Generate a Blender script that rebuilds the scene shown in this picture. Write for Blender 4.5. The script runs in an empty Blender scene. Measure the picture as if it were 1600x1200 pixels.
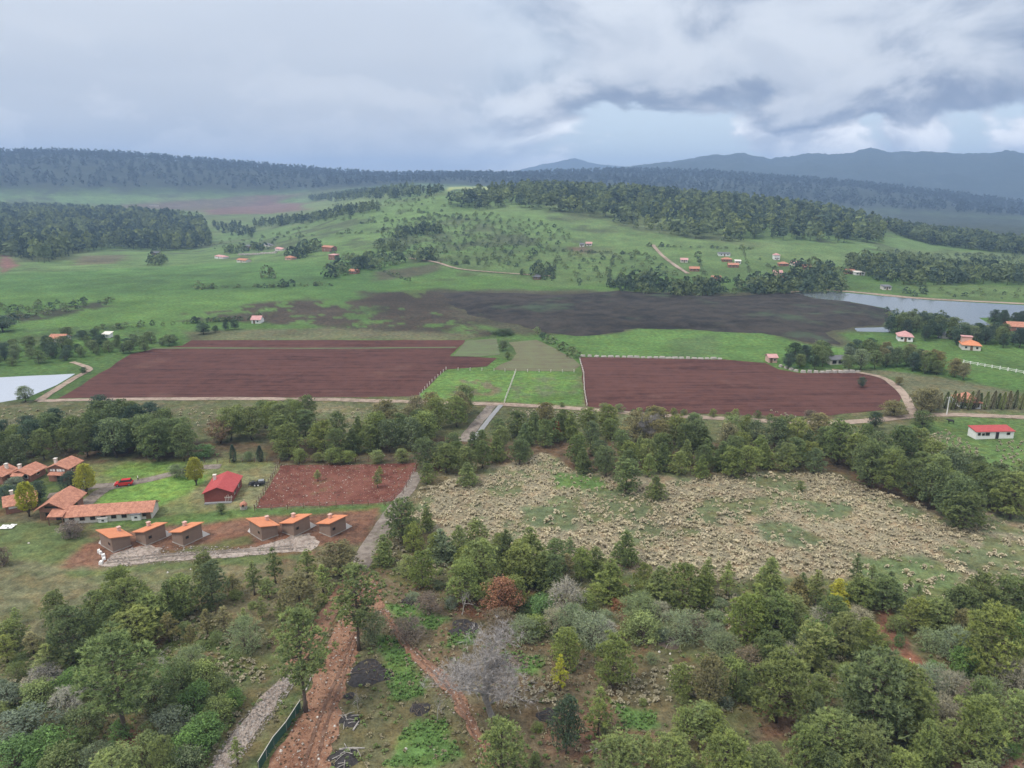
import bpy, math, random
import numpy as np
from mathutils import Vector, Matrix
from mathutils.geometry import delaunay_2d_cdt

random.seed(11)
RNG = np.random.default_rng(11)
SC = bpy.context.scene
COL = SC.collection

# ------------------------------------------------------------------ camera, sky, sun, exposure
CAM_H = 72.0
PITCH = math.radians(15.3)
FPX = 1150.0                      # focal length in pixels of the 1600 px wide photograph
cam_data = bpy.data.cameras.new("camera")
cam_data.sensor_width = 36.0
cam_data.lens = 36.0 * FPX / 1600.0
cam_data.clip_start = 0.5
cam_data.clip_end = 40000.0
cam = bpy.data.objects.new("camera", cam_data)
COL.objects.link(cam)
cam.location = (0, 0, CAM_H)
cam.rotation_euler = (math.radians(90) - PITCH, 0, 0)
SC.camera = cam

SUN_EL, SUN_AZ = math.radians(56), math.radians(-118)     # azimuth measured from +Y towards +X
sd = bpy.data.lights.new("sun", 'SUN')
sd.energy = 1.5
sd.angle = math.radians(10)
sd.color = (1.0, 0.95, 0.88)
sun = bpy.data.objects.new("sun", sd)
COL.objects.link(sun)
sdir = Vector((math.sin(SUN_AZ) * math.cos(SUN_EL), math.cos(SUN_AZ) * math.cos(SUN_EL), math.sin(SUN_EL)))
sun.rotation_euler = sdir.to_track_quat('Z', 'Y').to_euler()
sun.location = (0, 0, 300)

SC.view_settings.view_transform = 'Standard'
SC.view_settings.look = 'None'
SC.view_settings.gamma = 1.0
SC.view_settings.use_curve_mapping = False
SC.view_settings.exposure = 0.80
SC.render.engine = 'CYCLES'
SC.cycles.use_denoising = True
SC.cycles.use_adaptive_sampling = True
SC.cycles.adaptive_threshold = 0.02
SC.cycles.max_bounces = 5
SC.cycles.diffuse_bounces = 2
SC.cycles.glossy_bounces = 2
SC.cycles.transmission_bounces = 3
SC.cycles.volume_bounces = 0
SC.cycles.transparent_max_bounces = 4
SC.cycles.caustics_reflective = False
SC.cycles.caustics_refractive = False


class NT:
    """small helper to wire node trees"""
    def __init__(self, tree):
        self.t = tree
        tree.nodes.clear()

    def n(self, typ, **kw):
        nd = self.t.nodes.new(typ)
        for k, v in kw.items():
            if k == 'inp':
                for key, val in v.items():
                    if hasattr(val, 'is_linked') or isinstance(val, bpy.types.NodeSocket):
                        self.t.links.new(val, nd.inputs[key])
                    else:
                        nd.inputs[key].default_value = val
            else:
                setattr(nd, k, v)
        return nd

    def math(self, op, a, b=0.0, c=0.0, clamp=False):
        nd = self.n('ShaderNodeMath', operation=op, use_clamp=clamp)
        for i, v in enumerate((a, b, c)):
            if isinstance(v, bpy.types.NodeSocket):
                self.t.links.new(v, nd.inputs[i])
            else:
                nd.inputs[i].default_value = v
        return nd.outputs[0]

    def mix(self, fac, a, b, blend='MIX'):
        nd = self.n('ShaderNodeMix', data_type='RGBA', blend_type=blend)
        for key, v in ((0, fac), (6, a), (7, b)):
            if isinstance(v, bpy.types.NodeSocket):
                self.t.links.new(v, nd.inputs[key])
            elif key == 0:
                nd.inputs[0].default_value = v
            else:
                nd.inputs[key].default_value = (*v, 1.0) if len(v) == 3 else v
        return nd.outputs[2]

    def noise(self, vec, scale, detail=4, rough=0.55, dist=0.0, lac=2.0, dim='3D'):
        nd = self.n('ShaderNodeTexNoise', noise_dimensions=dim)
        nd.inputs['Scale'].default_value = scale
        nd.inputs['Detail'].default_value = detail
        nd.inputs['Roughness'].default_value = rough
        nd.inputs['Lacunarity'].default_value = lac
        nd.inputs['Distortion'].default_value = dist
        if vec is not None:
            self.t.links.new(vec, nd.inputs['Vector'])
        return nd.outputs['Fac']

    def remap(self, v, a, b, c=0.0, d=1.0, smooth=True):
        nd = self.n('ShaderNodeMapRange', interpolation_type='SMOOTHSTEP' if smooth else 'LINEAR')
        self.t.links.new(v, nd.inputs[0])
        for i, x in enumerate((a, b, c, d)):
            nd.inputs[i + 1].default_value = x
        return nd.outputs[0]


def build_world():
    w = bpy.data.worlds.new("World")
    SC.world = w
    w.use_nodes = True
    t = NT(w.node_tree)
    sky = t.n('ShaderNodeTexSky', sky_type='NISHITA')
    sky.sun_disc = False
    sky.sun_elevation = SUN_EL
    sky.sun_rotation = SUN_AZ
    sky.altitude = 2200
    sky.air_density = 1.0
    sky.dust_density = 2.0
    tc = t.n('ShaderNodeTexCoord')
    sep = t.n('ShaderNodeSeparateXYZ', inp={0: tc.outputs['Generated']})
    X, Y, Z = sep.outputs
    zc = t.math('MAXIMUM', Z, 0.0)
    # cloud deck seen in perspective: the same deck in every direction
    den = t.math('ADD', zc, 0.10)
    u = t.math('DIVIDE', X, den)
    v = t.math('DIVIDE', Y, den)
    P = t.n('ShaderNodeCombineXYZ', inp={0: u, 1: v, 2: 0.0}).outputs[0]
    P = t.n('ShaderNodeMapping', inp={'Vector': P, 'Location': (1.7, 0.6, 0.0)}).outputs[0]
    Q = t.n('ShaderNodeCombineXYZ', inp={0: X, 1: Y, 2: t.math('MULTIPLY', zc, 1.7)}).outputs[0]
    Qu = t.n('ShaderNodeMapping', inp={'Vector': Q, 'Location': (0.012, 0.0, 0.030)}).outputs[0]
    deck = t.noise(P, 0.50, 5, 0.48, 0.15)
    big = t.noise(P, 0.33, 3, 0.5, 0.2)
    bil = t.noise(Q, 6.5, 9, 0.54, 0.3)
    bil_up = t.noise(Qu, 6.5, 9, 0.54, 0.3)
    wide = t.noise(Q, 3.2, 4, 0.5, 0.3)
    relief = t.remap(t.math('SUBTRACT', bil, bil_up), -0.10, 0.10)          # lit tops, grey undersides
    # a rain veil in the west thins into broken heaps in the east
    side = t.remap(t.math('ADD', X, t.math('MULTIPLY', t.math('SUBTRACT', wide, 0.5), 0.45)), -0.13, 0.12)
    veil = t.mix(t.remap(deck, 0.36, 0.66), (3.55, 3.90, 4.45), (3.90, 4.20, 4.65))
    clear = t.mix(0.70, sky.outputs[0], (4.9, 5.6, 6.0))
    base = t.mix(t.math('MULTIPLY', side, 0.75), veil, clear)
    # white heaps low over the horizon
    cum = t.remap(t.math('ADD', bil, t.math('MULTIPLY', t.math('SUBTRACT', wide, 0.5), 0.50)), 0.47, 0.54)
    band = t.remap(zc, 0.19, 0.08)
    cum = t.math('MULTIPLY', t.math('MULTIPLY', cum, band), t.math('ADD', 0.12, t.math('MULTIPLY', side, 0.80)))
    cumc = t.mix(relief, (3.9, 4.2, 4.8), (8.6, 8.5, 8.4))
    c1 = t.mix(cum, base, cumc)
    # the grey deck with a ragged underside
    edge = t.math('ADD', zc, t.math('ADD', t.math('MULTIPLY', t.math('SUBTRACT', bil, 0.5), 0.16), t.math('MULTIPLY', t.math('SUBTRACT', wide, 0.5), 0.10)))
    mass = t.math('MULTIPLY', t.remap(edge, 0.072, 0.086), side)
    low_edge = t.remap(edge, 0.080, 0.135, -0.10, 0.05)            # the underside near its edge is darkest
    tone = t.math('ADD', t.math('ADD', t.math('MULTIPLY', deck, 0.45), t.math('MULTIPLY', bil, 0.55)), low_edge)
    massc = t.mix(t.remap(tone, 0.40, 0.60), (1.55, 1.90, 2.65), (3.65, 3.95, 4.45))
    massc = t.mix(t.math('MULTIPLY', relief, 0.30), massc, (5.6, 5.8, 6.0))
    mass = t.math('MULTIPLY', mass, 0.93)
    skyall = t.mix(mass, c1, massc)
    # overcast skies brighten and whiten towards the zenith (CIE overcast sky)
    skyall = t.mix(t.remap(zc, 0.25, 0.7, 0.0, 0.75), skyall, t.mix(t.remap(deck, 0.35, 0.65), (3.3, 3.3, 3.35), (4.5, 4.45, 4.4)))
    grad = t.math('ADD', 0.95, t.math('MULTIPLY', t.math('POWER', zc, 1.5), 2.0))
    vec = t.n('ShaderNodeVectorMath', operation='SCALE')
    t.t.links.new(skyall, vec.inputs[0])
    t.t.links.new(grad, vec.inputs['Scale'])
    bg = t.n('ShaderNodeBackground', inp={'Color': vec.outputs[0], 'Strength': 0.095})
    out = t.n('ShaderNodeOutputWorld')
    t.t.links.new(bg.outputs[0], out.inputs['Surface'])
    w.cycles.sampling_method = 'MANUAL'
    w.cycles.sample_map_resolution = 512


build_world()

# ------------------------------------------------------------------ numeric helpers
FWD = np.array([0, math.cos(PITCH), -math.sin(PITCH)])
UP = np.array([0, math.sin(PITCH), math.cos(PITCH)])
RIGHT = np.array([1.0, 0, 0])


def pix_dir(px, py):
    return FWD + RIGHT * ((px - 800.0) / FPX) + UP * ((600.0 - py) / FPX)


def az_el(px, py):
    d = pix_dir(px, py)
    h = math.hypot(d[0], d[1])
    return math.atan2(d[0], d[1]), d[2] / h


def _hash(i, j, s):
    n = (i * 374761393 + j * 668265263 + s * 1442695041) & 0xFFFFFFFF
    n = ((n ^ (n >> 13)) * 1274126177) & 0xFFFFFFFF
    n = n ^ (n >> 16)
    return (n & 0xFFFFFF) / float(0xFFFFFF)


def vnoise(x, y, s=0):
    x = np.asarray(x, float); y = np.asarray(y, float)
    i = np.floor(x).astype(np.int64); j = np.floor(y).astype(np.int64)
    fx = x - i; fy = y - j
    fx = fx * fx * (3 - 2 * fx); fy = fy * fy * (3 - 2 * fy)
    a = _hash(i, j, s); b = _hash(i + 1, j, s); c = _hash(i, j + 1, s); d = _hash(i + 1, j + 1, s)
    return (a * (1 - fx) + b * fx) * (1 - fy) + (c * (1 - fx) + d * fx) * fy


def fbm(x, y, s=0, o=4, g=0.5):
    t = 0; a = 1.0; n = 0
    for k in range(o):
        t = t + a * vnoise(x * 2 ** k + 17.3 * k, y * 2 ** k - 9.1 * k, s + k)
        n += a; a *= g
    return t / n


def sstep(a, b, x):
    t = np.clip((np.asarray(x, float) - a) / (b - a), 0, 1)
    return t * t * (3 - 2 * t)


# ------------------------------------------------------------------ terrain height
R_CREST, R_RIDGE, R_MTN, R_FAR = 1200.0, 3500.0, 5400.0, 7600.0


def sil(pts, R, drop=0.0):
    a, z = [], []
    for px, py in pts:
        az, te = az_el(px, py)
        a.append(az); z.append(CAM_H + R * te - drop)
    o = np.argsort(a)
    return np.array(a)[o], np.array(z)[o]


CREST = sil([(-600, 384), (300, 384), (400, 372), (480, 350), (560, 326), (690, 303), (850, 301), (1000, 309), (1100, 317),
             (1200, 326), (1350, 350), (1450, 372), (1600, 384), (2200, 384)], R_CREST)
RIDGE = sil([(-500, 240), (0, 237), (100, 236), (200, 241), (300, 249), (400, 257), (500, 265), (600, 273), (660, 272),
             (720, 271), (800, 273), (860, 269), (960, 266), (1100, 268), (1200, 276), (1300, 283), (1400, 293),
             (1500, 304), (1600, 318), (2100, 350)], R_RIDGE, 10)
MTN = sil([(-500, 300), (820, 300), (900, 276), (960, 263), (1000, 257), (1050, 252), (1085, 246), (1112, 241),
           (1130, 242), (1155, 238), (1172, 241), (1200, 247), (1235, 243), (1260, 239), (1300, 240), (1330, 238),
           (1345, 233), (1360, 230), (1375, 234), (1390, 237), (1440, 236), (1500, 239), (1550, 238), (1575, 235),
           (1600, 239), (1800, 246), (2200, 250)], R_MTN, 2)
FARP = sil([(-500, 300), (740, 292), (800, 268), (830, 261), (850, 256), (870, 253), (885, 250), (898, 247), (912, 251),
            (930, 256), (960, 259), (1000, 262), (1100, 280), (2200, 290)], R_FAR)


def Hf(x, y):
    x = np.asarray(x, float); y = np.asarray(y, float)
    r = np.hypot(x, y); az = np.arctan2(x, y)
    zc = np.interp(az, *CREST); zr = np.interp(az, *RIDGE); zm = np.interp(az, *MTN); zf = np.interp(az, *FARP)
    a_l, _ = az_el(420, 290); a_m, _ = az_el(640, 290); a_r, _ = az_el(1000, 290); a_rr, _ = az_el(1350, 290)
    z1 = np.interp(az, [a_l, a_m, a_r, a_rr], [4, 59, 46, -18])
    z2 = np.interp(az, [a_l, a_m, a_r, a_rr], [8, 60, 30, -30])
    keys = [(0, 0 * r), (540, 0 * r), (R_CREST, zc), (1700, z1), (2350, z2), (R_RIDGE, zr), (4300, zr * 0.45 - 20),
            (R_MTN, zm), (6500, 0.4 * zm), (R_FAR, zf), (9000, 0 * r - 50)]
    z = np.zeros_like(r)
    for (r0, za), (r1, zb) in zip(keys[:-1], keys[1:]):
        m = (r >= r0) & (r < r1)
        if np.any(m):
            t = (r - r0) / (r1 - r0)
            if r1 in (R_RIDGE, R_MTN, R_FAR):
                t = np.clip(t, 0, 1) ** 1.25
                t = np.where(t > 0.0, t * (1.6 - 0.6 * t), t)
                t = np.clip(t, 0, 1)
            else:
                t = sstep(0, 1, t)
            z = np.where(m, za + (zb - za) * t, z)
    z = np.where(r >= 9000, -50, z)
    # gentle swells close by, rolling relief on the hillside, gullies on the mountains
    near = 1 - sstep(230, 300, r)
    z = z + near * (fbm(x / 46, y / 46, 3, 3) - 0.5) * 1.6
    hill = sstep(620, 900, r) * (1 - sstep(2200, 2600, r))
    z = z + hill * (fbm(x / 150, y / 150, 5, 4) - 0.5) * 9 * sstep(-2, 25, z)
    mt = sstep(2600, 3200, r)
    off = (fbm(x / 620, y / 620, 8, 5, 0.55) - 0.5)
    peak = np.exp(-((r - R_RIDGE) / 240) ** 2) + np.exp(-((r - R_MTN) / 300) ** 2) + np.exp(-((r - R_FAR) / 450) ** 2)
    z = z + mt * off * np.where(r < 4300, 70, 200) * (1 - np.clip(peak, 0, 1) * 0.96)
    return z


_T = np.concatenate([np.linspace(30, 700, 900), np.geomspace(702, 9500, 1400)])


def ground(px, py):
    """where the sight line through a pixel meets the ground"""
    d = pix_dir(px, py)
    d = d / np.linalg.norm(d)
    P = d[None, :] * _T[:, None]
    h = CAM_H + P[:, 2] - Hf(P[:, 0], P[:, 1])
    i = int(np.argmax(h < 0))
    if h[i] >= 0:
        i = len(_T) - 1
    lo, hi = (_T[i - 1], _T[i]) if i > 0 else (0, _T[0])
    f0, f1 = h[i - 1], h[i]
    t = lo + (hi - lo) * f0 / (f0 - f1) if f0 != f1 else hi
    x, y = d[0] * t, d[1] * t
    return np.array([x, y, float(Hf(x, y))])


def gxy(pts):
    return np.array([ground(*p)[:2] for p in pts])


def height_for(base, top_py):
    """height of something standing at base whose top shows at photo row top_py"""
    b = np.array(base, float)
    lo, hi = 0.05, 80.0
    for _ in range(40):
        m = (lo + hi) / 2
        q = b + np.array([0, 0, m]) - np.array([0, 0, CAM_H])
        py = 600 - FPX * (q @ UP) / (q @ FWD)
        if py > top_py:
            lo = m
        else:
            hi = m
    return lo


def px_size(base):
    q = np.array(base, float) - np.array([0, 0, CAM_H])
    return (q @ FWD) / FPX          # metres per photo pixel at that depth


def seg_dist(P, A, B):
    d = B - A
    t = np.clip(((P - A) @ d) / max(d @ d, 1e-9), 0, 1)
    return np.linalg.norm(P - (A + t[:, None] * d), axis=1)


def poly_sd(P, poly):
    """signed distance to a polygon, negative inside"""
    n = len(poly)
    inside = np.zeros(len(P), bool)
    dist = np.full(len(P), 1e9)
    for i in range(n):
        a = poly[i]; b = poly[(i + 1) % n]
        dist = np.minimum(dist, seg_dist(P, a, b))
        c = ((a[1] > P[:, 1]) != (b[1] > P[:, 1]))
        with np.errstate(divide='ignore', invalid='ignore'):
            xi = (b[0] - a[0]) * (P[:, 1] - a[1]) / (b[1] - a[1]) + a[0]
        inside ^= c & (P[:, 0] < xi)
    return np.where(inside, -dist, dist)


def in_poly(P, poly):
    return poly_sd(np.asarray(P, float), poly) < 0


# ------------------------------------------------------------------ mesh helpers
def raw_mesh(name, V, F):
    """V (n,3), F (m,k)"""
    V = np.asarray(V, np.float32); F = np.asarray(F, np.int32)
    k = F.shape[1]
    me = bpy.data.meshes.new(name)
    me.vertices.add(len(V)); me.vertices.foreach_set("co", V.ravel())
    me.loops.add(F.size); me.loops.foreach_set("vertex_index", F.ravel())
    me.polygons.add(len(F)); me.polygons.foreach_set("loop_start", np.arange(0, F.size, k, dtype=np.int32))
    me.update(calc_edges=True)
    return me


def set_col(me, name, C):
    at = me.attributes.new(name, 'FLOAT_COLOR', 'POINT')
    C = np.asarray(C, np.float32)
    if C.shape[1] == 3:
        C = np.concatenate([C, np.ones((len(C), 1), np.float32)], 1)
    at.data.foreach_set("color", np.ascontiguousarray(C).ravel())


def set_val(me, name, v):
    at = me.attributes.new(name, 'FLOAT', 'POINT')
    at.data.foreach_set("value", np.asarray(v, np.float32))


def smooth(me):
    me.polygons.foreach_set("use_smooth", np.ones(len(me.polygons), bool))


def link(name, me, mat=None, parent=None, loc=None):
    o = bpy.data.objects.new(name, me)
    COL.objects.link(o)
    if mat is not None and me is not None and len(me.materials) == 0:
        me.materials.append(mat)
    if parent is not None:
        o.parent = parent
    if loc is not None:
        o.location = loc
    return o


def empty(name, loc, rz=0.0):
    o = bpy.data.objects.new(name, None)
    COL.objects.link(o)
    o.location = loc
    o.rotation_euler = (0, 0, rz)
    o.empty_display_size = 0.5
    return o


def tag(o, label=None, cat=None, group=None, kind=None):
    if label: o['label'] = label
    if cat: o['category'] = cat
    if group: o['group'] = group
    if kind or cat: o['kind'] = kind or 'thing'
    return o


class MB:
    """collects boxes, prisms and tubes for one mesh"""
    def __init__(self):
        self.v = []; self.f = []

    def add(self, vs, fs):
        o = len(self.v)
        self.v += [tuple(map(float, p)) for p in vs]
        self.f += [tuple(i + o for i in f) for f in fs]
        return self

    def box(self, c, s, rz=0.0):
        cx, cy, cz = c; hx, hy, hz = s[0] / 2, s[1] / 2, s[2] / 2
        ca, sa = math.cos(rz), math.sin(rz)
        vs = []
        for dz in (-hz, hz):
            for dx, dy in ((-hx, -hy), (hx, -hy), (hx, hy), (-hx, hy)):
                vs.append((cx + dx * ca - dy * sa, cy + dx * sa + dy * ca, cz + dz))
        return self.add(vs, [(3, 2, 1, 0), (4, 5, 6, 7), (0, 1, 5, 4), (1, 2, 6, 5), (2, 3, 7, 6), (3, 0, 4, 7)])

    def tube(self, pts, rad, sides=6, cap=True):
        pts = [Vector(p) for p in pts]
        if not hasattr(rad, '__len__'):
            rad = [rad] * len(pts)
        o = len(self.v)
        for i, p in enumerate(pts):
            d = (pts[min(i + 1, len(pts) - 1)] - pts[max(i - 1, 0)])
            d = d.normalized() if d.length > 1e-9 else Vector((0, 0, 1))
            a = d.orthogonal().normalized(); b = d.cross(a)
            for k in range(sides):
                t = 2 * math.pi * k / sides
                q = p + (a * math.cos(t) + b * math.sin(t)) * rad[i]
                self.v.append(tuple(q))
        for i in range(len(pts) - 1):
            for k in range(sides):
                k2 = (k + 1) % sides
                self.f.append((o + i * sides + k, o + i * sides + k2, o + (i + 1) * sides + k2, o + (i + 1) * sides + k))
        if cap:
            self.f.append(tuple(o + k for k in reversed(range(sides))))
            self.f.append(tuple(o + (len(pts) - 1) * sides + k for k in range(sides)))
        return self

    def mesh(self, name, mat=None, sm=False):
        me = bpy.data.meshes.new(name)
        me.from_pydata(self.v, [], self.f)
        me.update()
        if mat: me.materials.append(mat)
        if sm: smooth(me)
        return me

    def build(self, name, mat, parent=None, sm=False):
        return link(name, self.mesh(name, mat, sm), None, parent)


# ------------------------------------------------------------------ materials
def mat_plain(name, col, rough=0.8, var=0.15, scale=2.0, bump=0.0, metal=0.0, spec=0.3):
    m = bpy.data.materials.new(name); m.use_nodes = True
    t = NT(m.node_tree)
    tc = t.n('ShaderNodeTexCoord')
    nz = t.noise(tc.outputs['Object'], scale, 5, 0.6)
    k = t.remap(nz, 0.25, 0.75, 1 - var, 1 + var, False)
    c = t.n('ShaderNodeVectorMath', operation='SCALE'); c.inputs[0].default_value = col
    t.t.links.new(k, c.inputs['Scale'])
    b = t.n('ShaderNodeBsdfPrincipled', inp={'Base Color': c.outputs[0], 'Roughness': rough, 'Metallic': metal,
                                             'Specular IOR Level': spec})
    if bump:
        bp = t.n('ShaderNodeBump', inp={'Height': nz, 'Strength': bump, 'Distance': 0.1})
        t.t.links.new(bp.outputs[0], b.inputs['Normal'])
    o = t.n('ShaderNodeOutputMaterial'); t.t.links.new(b.outputs[0], o.inputs[0])
    return m


def mat_leaf(name, attr_col=False, trans=0.30):
    """foliage: object colour (or vertex colour) varied by a per-clump tint"""
    m = bpy.data.materials.new(name); m.use_nodes = True
    t = NT(m.node_tree)
    if attr_col:
        a = t.n('ShaderNodeAttribute', attribute_name='col', attribute_type='GEOMETRY')
        base = a.outputs['Color']
    else:
        oi = t.n('ShaderNodeObjectInfo')
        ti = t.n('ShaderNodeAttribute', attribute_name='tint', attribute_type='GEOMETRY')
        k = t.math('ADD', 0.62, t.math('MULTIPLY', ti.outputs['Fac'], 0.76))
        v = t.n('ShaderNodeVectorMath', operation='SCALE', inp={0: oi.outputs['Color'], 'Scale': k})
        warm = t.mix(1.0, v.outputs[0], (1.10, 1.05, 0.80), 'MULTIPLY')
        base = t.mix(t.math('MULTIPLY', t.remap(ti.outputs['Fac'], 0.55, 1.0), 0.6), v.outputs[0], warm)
    d = t.n('ShaderNodeBsdfDiffuse', inp={'Color': base})
    tr = t.n('ShaderNodeBsdfTranslucent', inp={'Color': base})
    mx = t.n('ShaderNodeMixShader', inp={0: trans, 1: d.outputs[0], 2: tr.outputs[0]})
    o = t.n('ShaderNodeOutputMaterial'); t.t.links.new(mx.outputs[0], o.inputs[0])
    return m


def mat_ground():
    m = bpy.data.materials.new("ground_cover"); m.use_nodes = True
    t = NT(m.node_tree)
    a = t.n('ShaderNodeAttribute', attribute_name='col', attribute_type='GEOMETRY')
    g = t.n('ShaderNodeNewGeometry')
    p = g.outputs['Position']
    n1 = t.noise(p, 0.55, 6, 0.65)
    n2 = t.noise(p, 2.6, 4, 0.7)
    n3 = t.noise(p, 0.05, 5, 0.6)
    k = t.math('MULTIPLY', t.remap(n1, 0.28, 0.72, 0.52, 1.5, False), t.remap(n2, 0.25, 0.75, 0.55, 1.45, False))
    k = t.math('MULTIPLY', k, t.remap(n3, 0.3, 0.7, 0.76, 1.24, False))
    v = t.n('ShaderNodeVectorMath', operation='SCALE', inp={0: a.outputs['Color'], 'Scale': k})
    dry = t.mix(1.0, v.outputs[0], (1.22, 0.98, 0.86), 'MULTIPLY')
    c = t.mix(t.math('MULTIPLY', t.remap(t.noise(p, 0.23, 5, 0.6), 0.42, 0.66), 0.75), v.outputs[0], dry)
    bp = t.n('ShaderNodeBump', inp={'Height': t.math('ADD', n1, t.math('MULTIPLY', n2, 0.5)), 'Strength': 0.9, 'Distance': 0.6})
    b = t.n('ShaderNodeBsdfPrincipled', inp={'Base Color': c, 'Roughness': 0.95, 'Specular IOR Level': 0.1, 'Normal': bp.outputs[0]})
    o = t.n('ShaderNodeOutputMaterial'); t.t.links.new(b.outputs[0], o.inputs[0])
    return m


def mat_soil(name, c1, c2, sc=0.35, furrow=None, blotch=0.06, spots=None):
    m = bpy.data.materials.new(name); m.use_nodes = True
    t = NT(m.node_tree)
    g = t.n('ShaderNodeNewGeometry'); p = g.outputs['Position']
    n1 = t.noise(p, sc, 6, 0.62); n2 = t.noise(p, sc * 7, 5, 0.7); n3 = t.noise(p, blotch, 4, 0.55)
    f = t.math('ADD', t.math('MULTIPLY', n1, 0.5), t.math('ADD', t.math('MULTIPLY', n2, 0.28), t.math('MULTIPLY', n3, 0.35)))
    if furrow:
        mp = t.n('ShaderNodeMapping', inp={'Vector': p, 'Rotation': (0, 0, furrow[0]), 'Scale': (0.03, furrow[1], 1)})
        st = t.noise(mp.outputs[0], 1.0, 5, 0.6)
        f = t.math('ADD', t.math('MULTIPLY', f, 0.6), t.math('MULTIPLY', st, 0.48))
    c = t.mix(t.remap(f, 0.44, 0.66), c1, c2)
    if spots:
        c = t.mix(t.math('MULTIPLY', t.remap(t.noise(p, spots[1], 6, 0.65), spots[2], spots[3]), spots[4]), c, spots[0])
    bp = t.n('ShaderNodeBump', inp={'Height': t.math('ADD', f, t.math('MULTIPLY', n2, 0.6)), 'Strength': 0.5, 'Distance': 0.4})
    b = t.n('ShaderNodeBsdfPrincipled', inp={'Base Color': c, 'Roughness': 0.95, 'Specular IOR Level': 0.12, 'Normal': bp.outputs[0]})
    o = t.n('ShaderNodeOutputMaterial'); t.t.links.new(b.outputs[0], o.inputs[0])
    return m


def mat_water(name, col, rough, wave):
    m = bpy.data.materials.new(name); m.use_nodes = True
    t = NT(m.node_tree)
    g = t.n('ShaderNodeNewGeometry')
    mp = t.n('ShaderNodeMapping', inp={'Vector': g.outputs['Position'], 'Scale': (0.25, 1.0, 1.0)})
    nz = t.noise(mp.outputs[0], 0.6, 4, 0.6)
    bp = t.n('ShaderNodeBump', inp={'Height': nz, 'Strength': wave, 'Distance': 0.15})
    b = t.n('ShaderNodeBsdfPrincipled', inp={'Base Color': (*col, 1), 'Roughness': rough, 'IOR': 1.33,
                                             'Specular IOR Level': 0.5, 'Normal': bp.outputs[0]})
    o = t.n('ShaderNodeOutputMaterial'); t.t.links.new(b.outputs[0], o.inputs[0])
    return m


def mat_roof(name, c1, c2, pitch=0.28, amt=0.5, axis=0):
    """clay tile or sheet roof: ribs running down the slope (local x is along the ridge of the sheet)"""
    m = bpy.data.materials.new(name); m.use_nodes = True
    t = NT(m.node_tree)
    tc = t.n('ShaderNodeTexCoord'); p = tc.outputs['Object']
    n1 = t.noise(p, 1.3, 6, 0.7); n2 = t.noise(p, 6.0, 3, 0.7)
    c = t.mix(t.remap(t.math('ADD', t.math('MULTIPLY', n1, 0.6), t.math('MULTIPLY', n2, 0.4)), 0.33, 0.67), c1, c2)
    w = t.n('ShaderNodeTexWave', wave_type='BANDS', bands_direction='X' if axis == 0 else 'Y',
            inp={'Vector': p, 'Scale': 0.314 / pitch, 'Distortion': 0.4, 'Detail': 1.0})
    bp = t.n('ShaderNodeBump', inp={'Height': w.outputs['Fac'], 'Strength': amt, 'Distance': 0.08})
    b = t.n('ShaderNodeBsdfPrincipled', inp={'Base Color': c, 'Roughness': 0.8, 'Specular IOR Level': 0.2, 'Normal': bp.outputs[0]})
    o = t.n('ShaderNodeOutputMaterial'); t.t.links.new(b.outputs[0], o.inputs[0])
    return m


M = {}
M['ground'] = mat_ground()
M['leaf'] = mat_leaf('foliage')
M['leaf_attr'] = mat_leaf('foliage_mixed', True)
M['straw'] = mat_leaf('straw_grass', True, 0.35)
M['bark'] = mat_plain('bark', (0.11, 0.085, 0.065), 0.95, 0.35, 3.0, 0.5)
M['bark_grey'] = mat_plain('weathered_wood', (0.34, 0.31, 0.28), 0.9, 0.25, 4.0, 0.3)
M['plough'] = mat_soil('ploughed_soil', (0.046, 0.0195, 0.0155), (0.100, 0.044, 0.035), 0.25, (0.03, 0.42), 0.02, ((0.140, 0.075, 0.058), 0.035, 0.55, 0.70, 0.55))
M['plough_r'] = mat_soil('ploughed_soil_right', (0.050, 0.021, 0.017), (0.104, 0.046, 0.036), 0.25, (-0.02, 0.42), 0.02, ((0.145, 0.078, 0.060), 0.035, 0.55, 0.70, 0.55))
M['paddock'] = mat_soil('red_paddock_soil', (0.110, 0.038, 0.027), (0.185, 0.076, 0.054), 0.4, None, 0.08,
                        ((0.12, 0.13, 0.05), 0.16, 0.56, 0.72, 0.5))
M['track'] = mat_soil('red_dirt', (0.160, 0.076, 0.046), (0.315, 0.180, 0.115), 0.9, None, 0.12, ((0.105, 0.062, 0.042), 0.45, 0.57, 0.68, 0.6))
M['road'] = mat_soil('pale_dirt_road', (0.19, 0.14, 0.105), (0.36, 0.28, 0.22), 0.5, None, 0.05, ((0.11, 0.12, 0.05), 0.12, 0.57, 0.68, 0.6))
M['gravel'] = mat_soil('gravel', (0.21, 0.165, 0.135), (0.44, 0.37, 0.315), 1.1, None, 0.10, ((0.15, 0.14, 0.075), 0.35, 0.56, 0.70, 0.6))
M['lane'] = mat_soil('grey_lane', (0.13, 0.105, 0.085), (0.26, 0.22, 0.185), 0.7, None, 0.10, ((0.11, 0.12, 0.05), 0.30, 0.56, 0.68, 0.55))
M['crop'] = mat_soil('thin_crop', (0.115, 0.088, 0.062), (0.135, 0.145, 0.075), 0.2, (0.15, 0.5), 0.03)
M['fallow'] = mat_soil('fallow', (0.105, 0.095, 0.065), (0.115, 0.150, 0.068), 0.2, (0.0, 0.5), 0.03)
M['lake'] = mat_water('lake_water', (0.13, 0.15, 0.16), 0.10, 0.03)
M['pond'] = mat_water('plastic_mulch', (0.36, 0.39, 0.44), 0.4, 0.8)
M['white'] = mat_plain('white_paint', (0.74, 0.73, 0.70), 0.7, 0.08)
M['offwhite'] = mat_plain('lime_render', (0.60, 0.56, 0.50), 0.85, 0.12)
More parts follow.
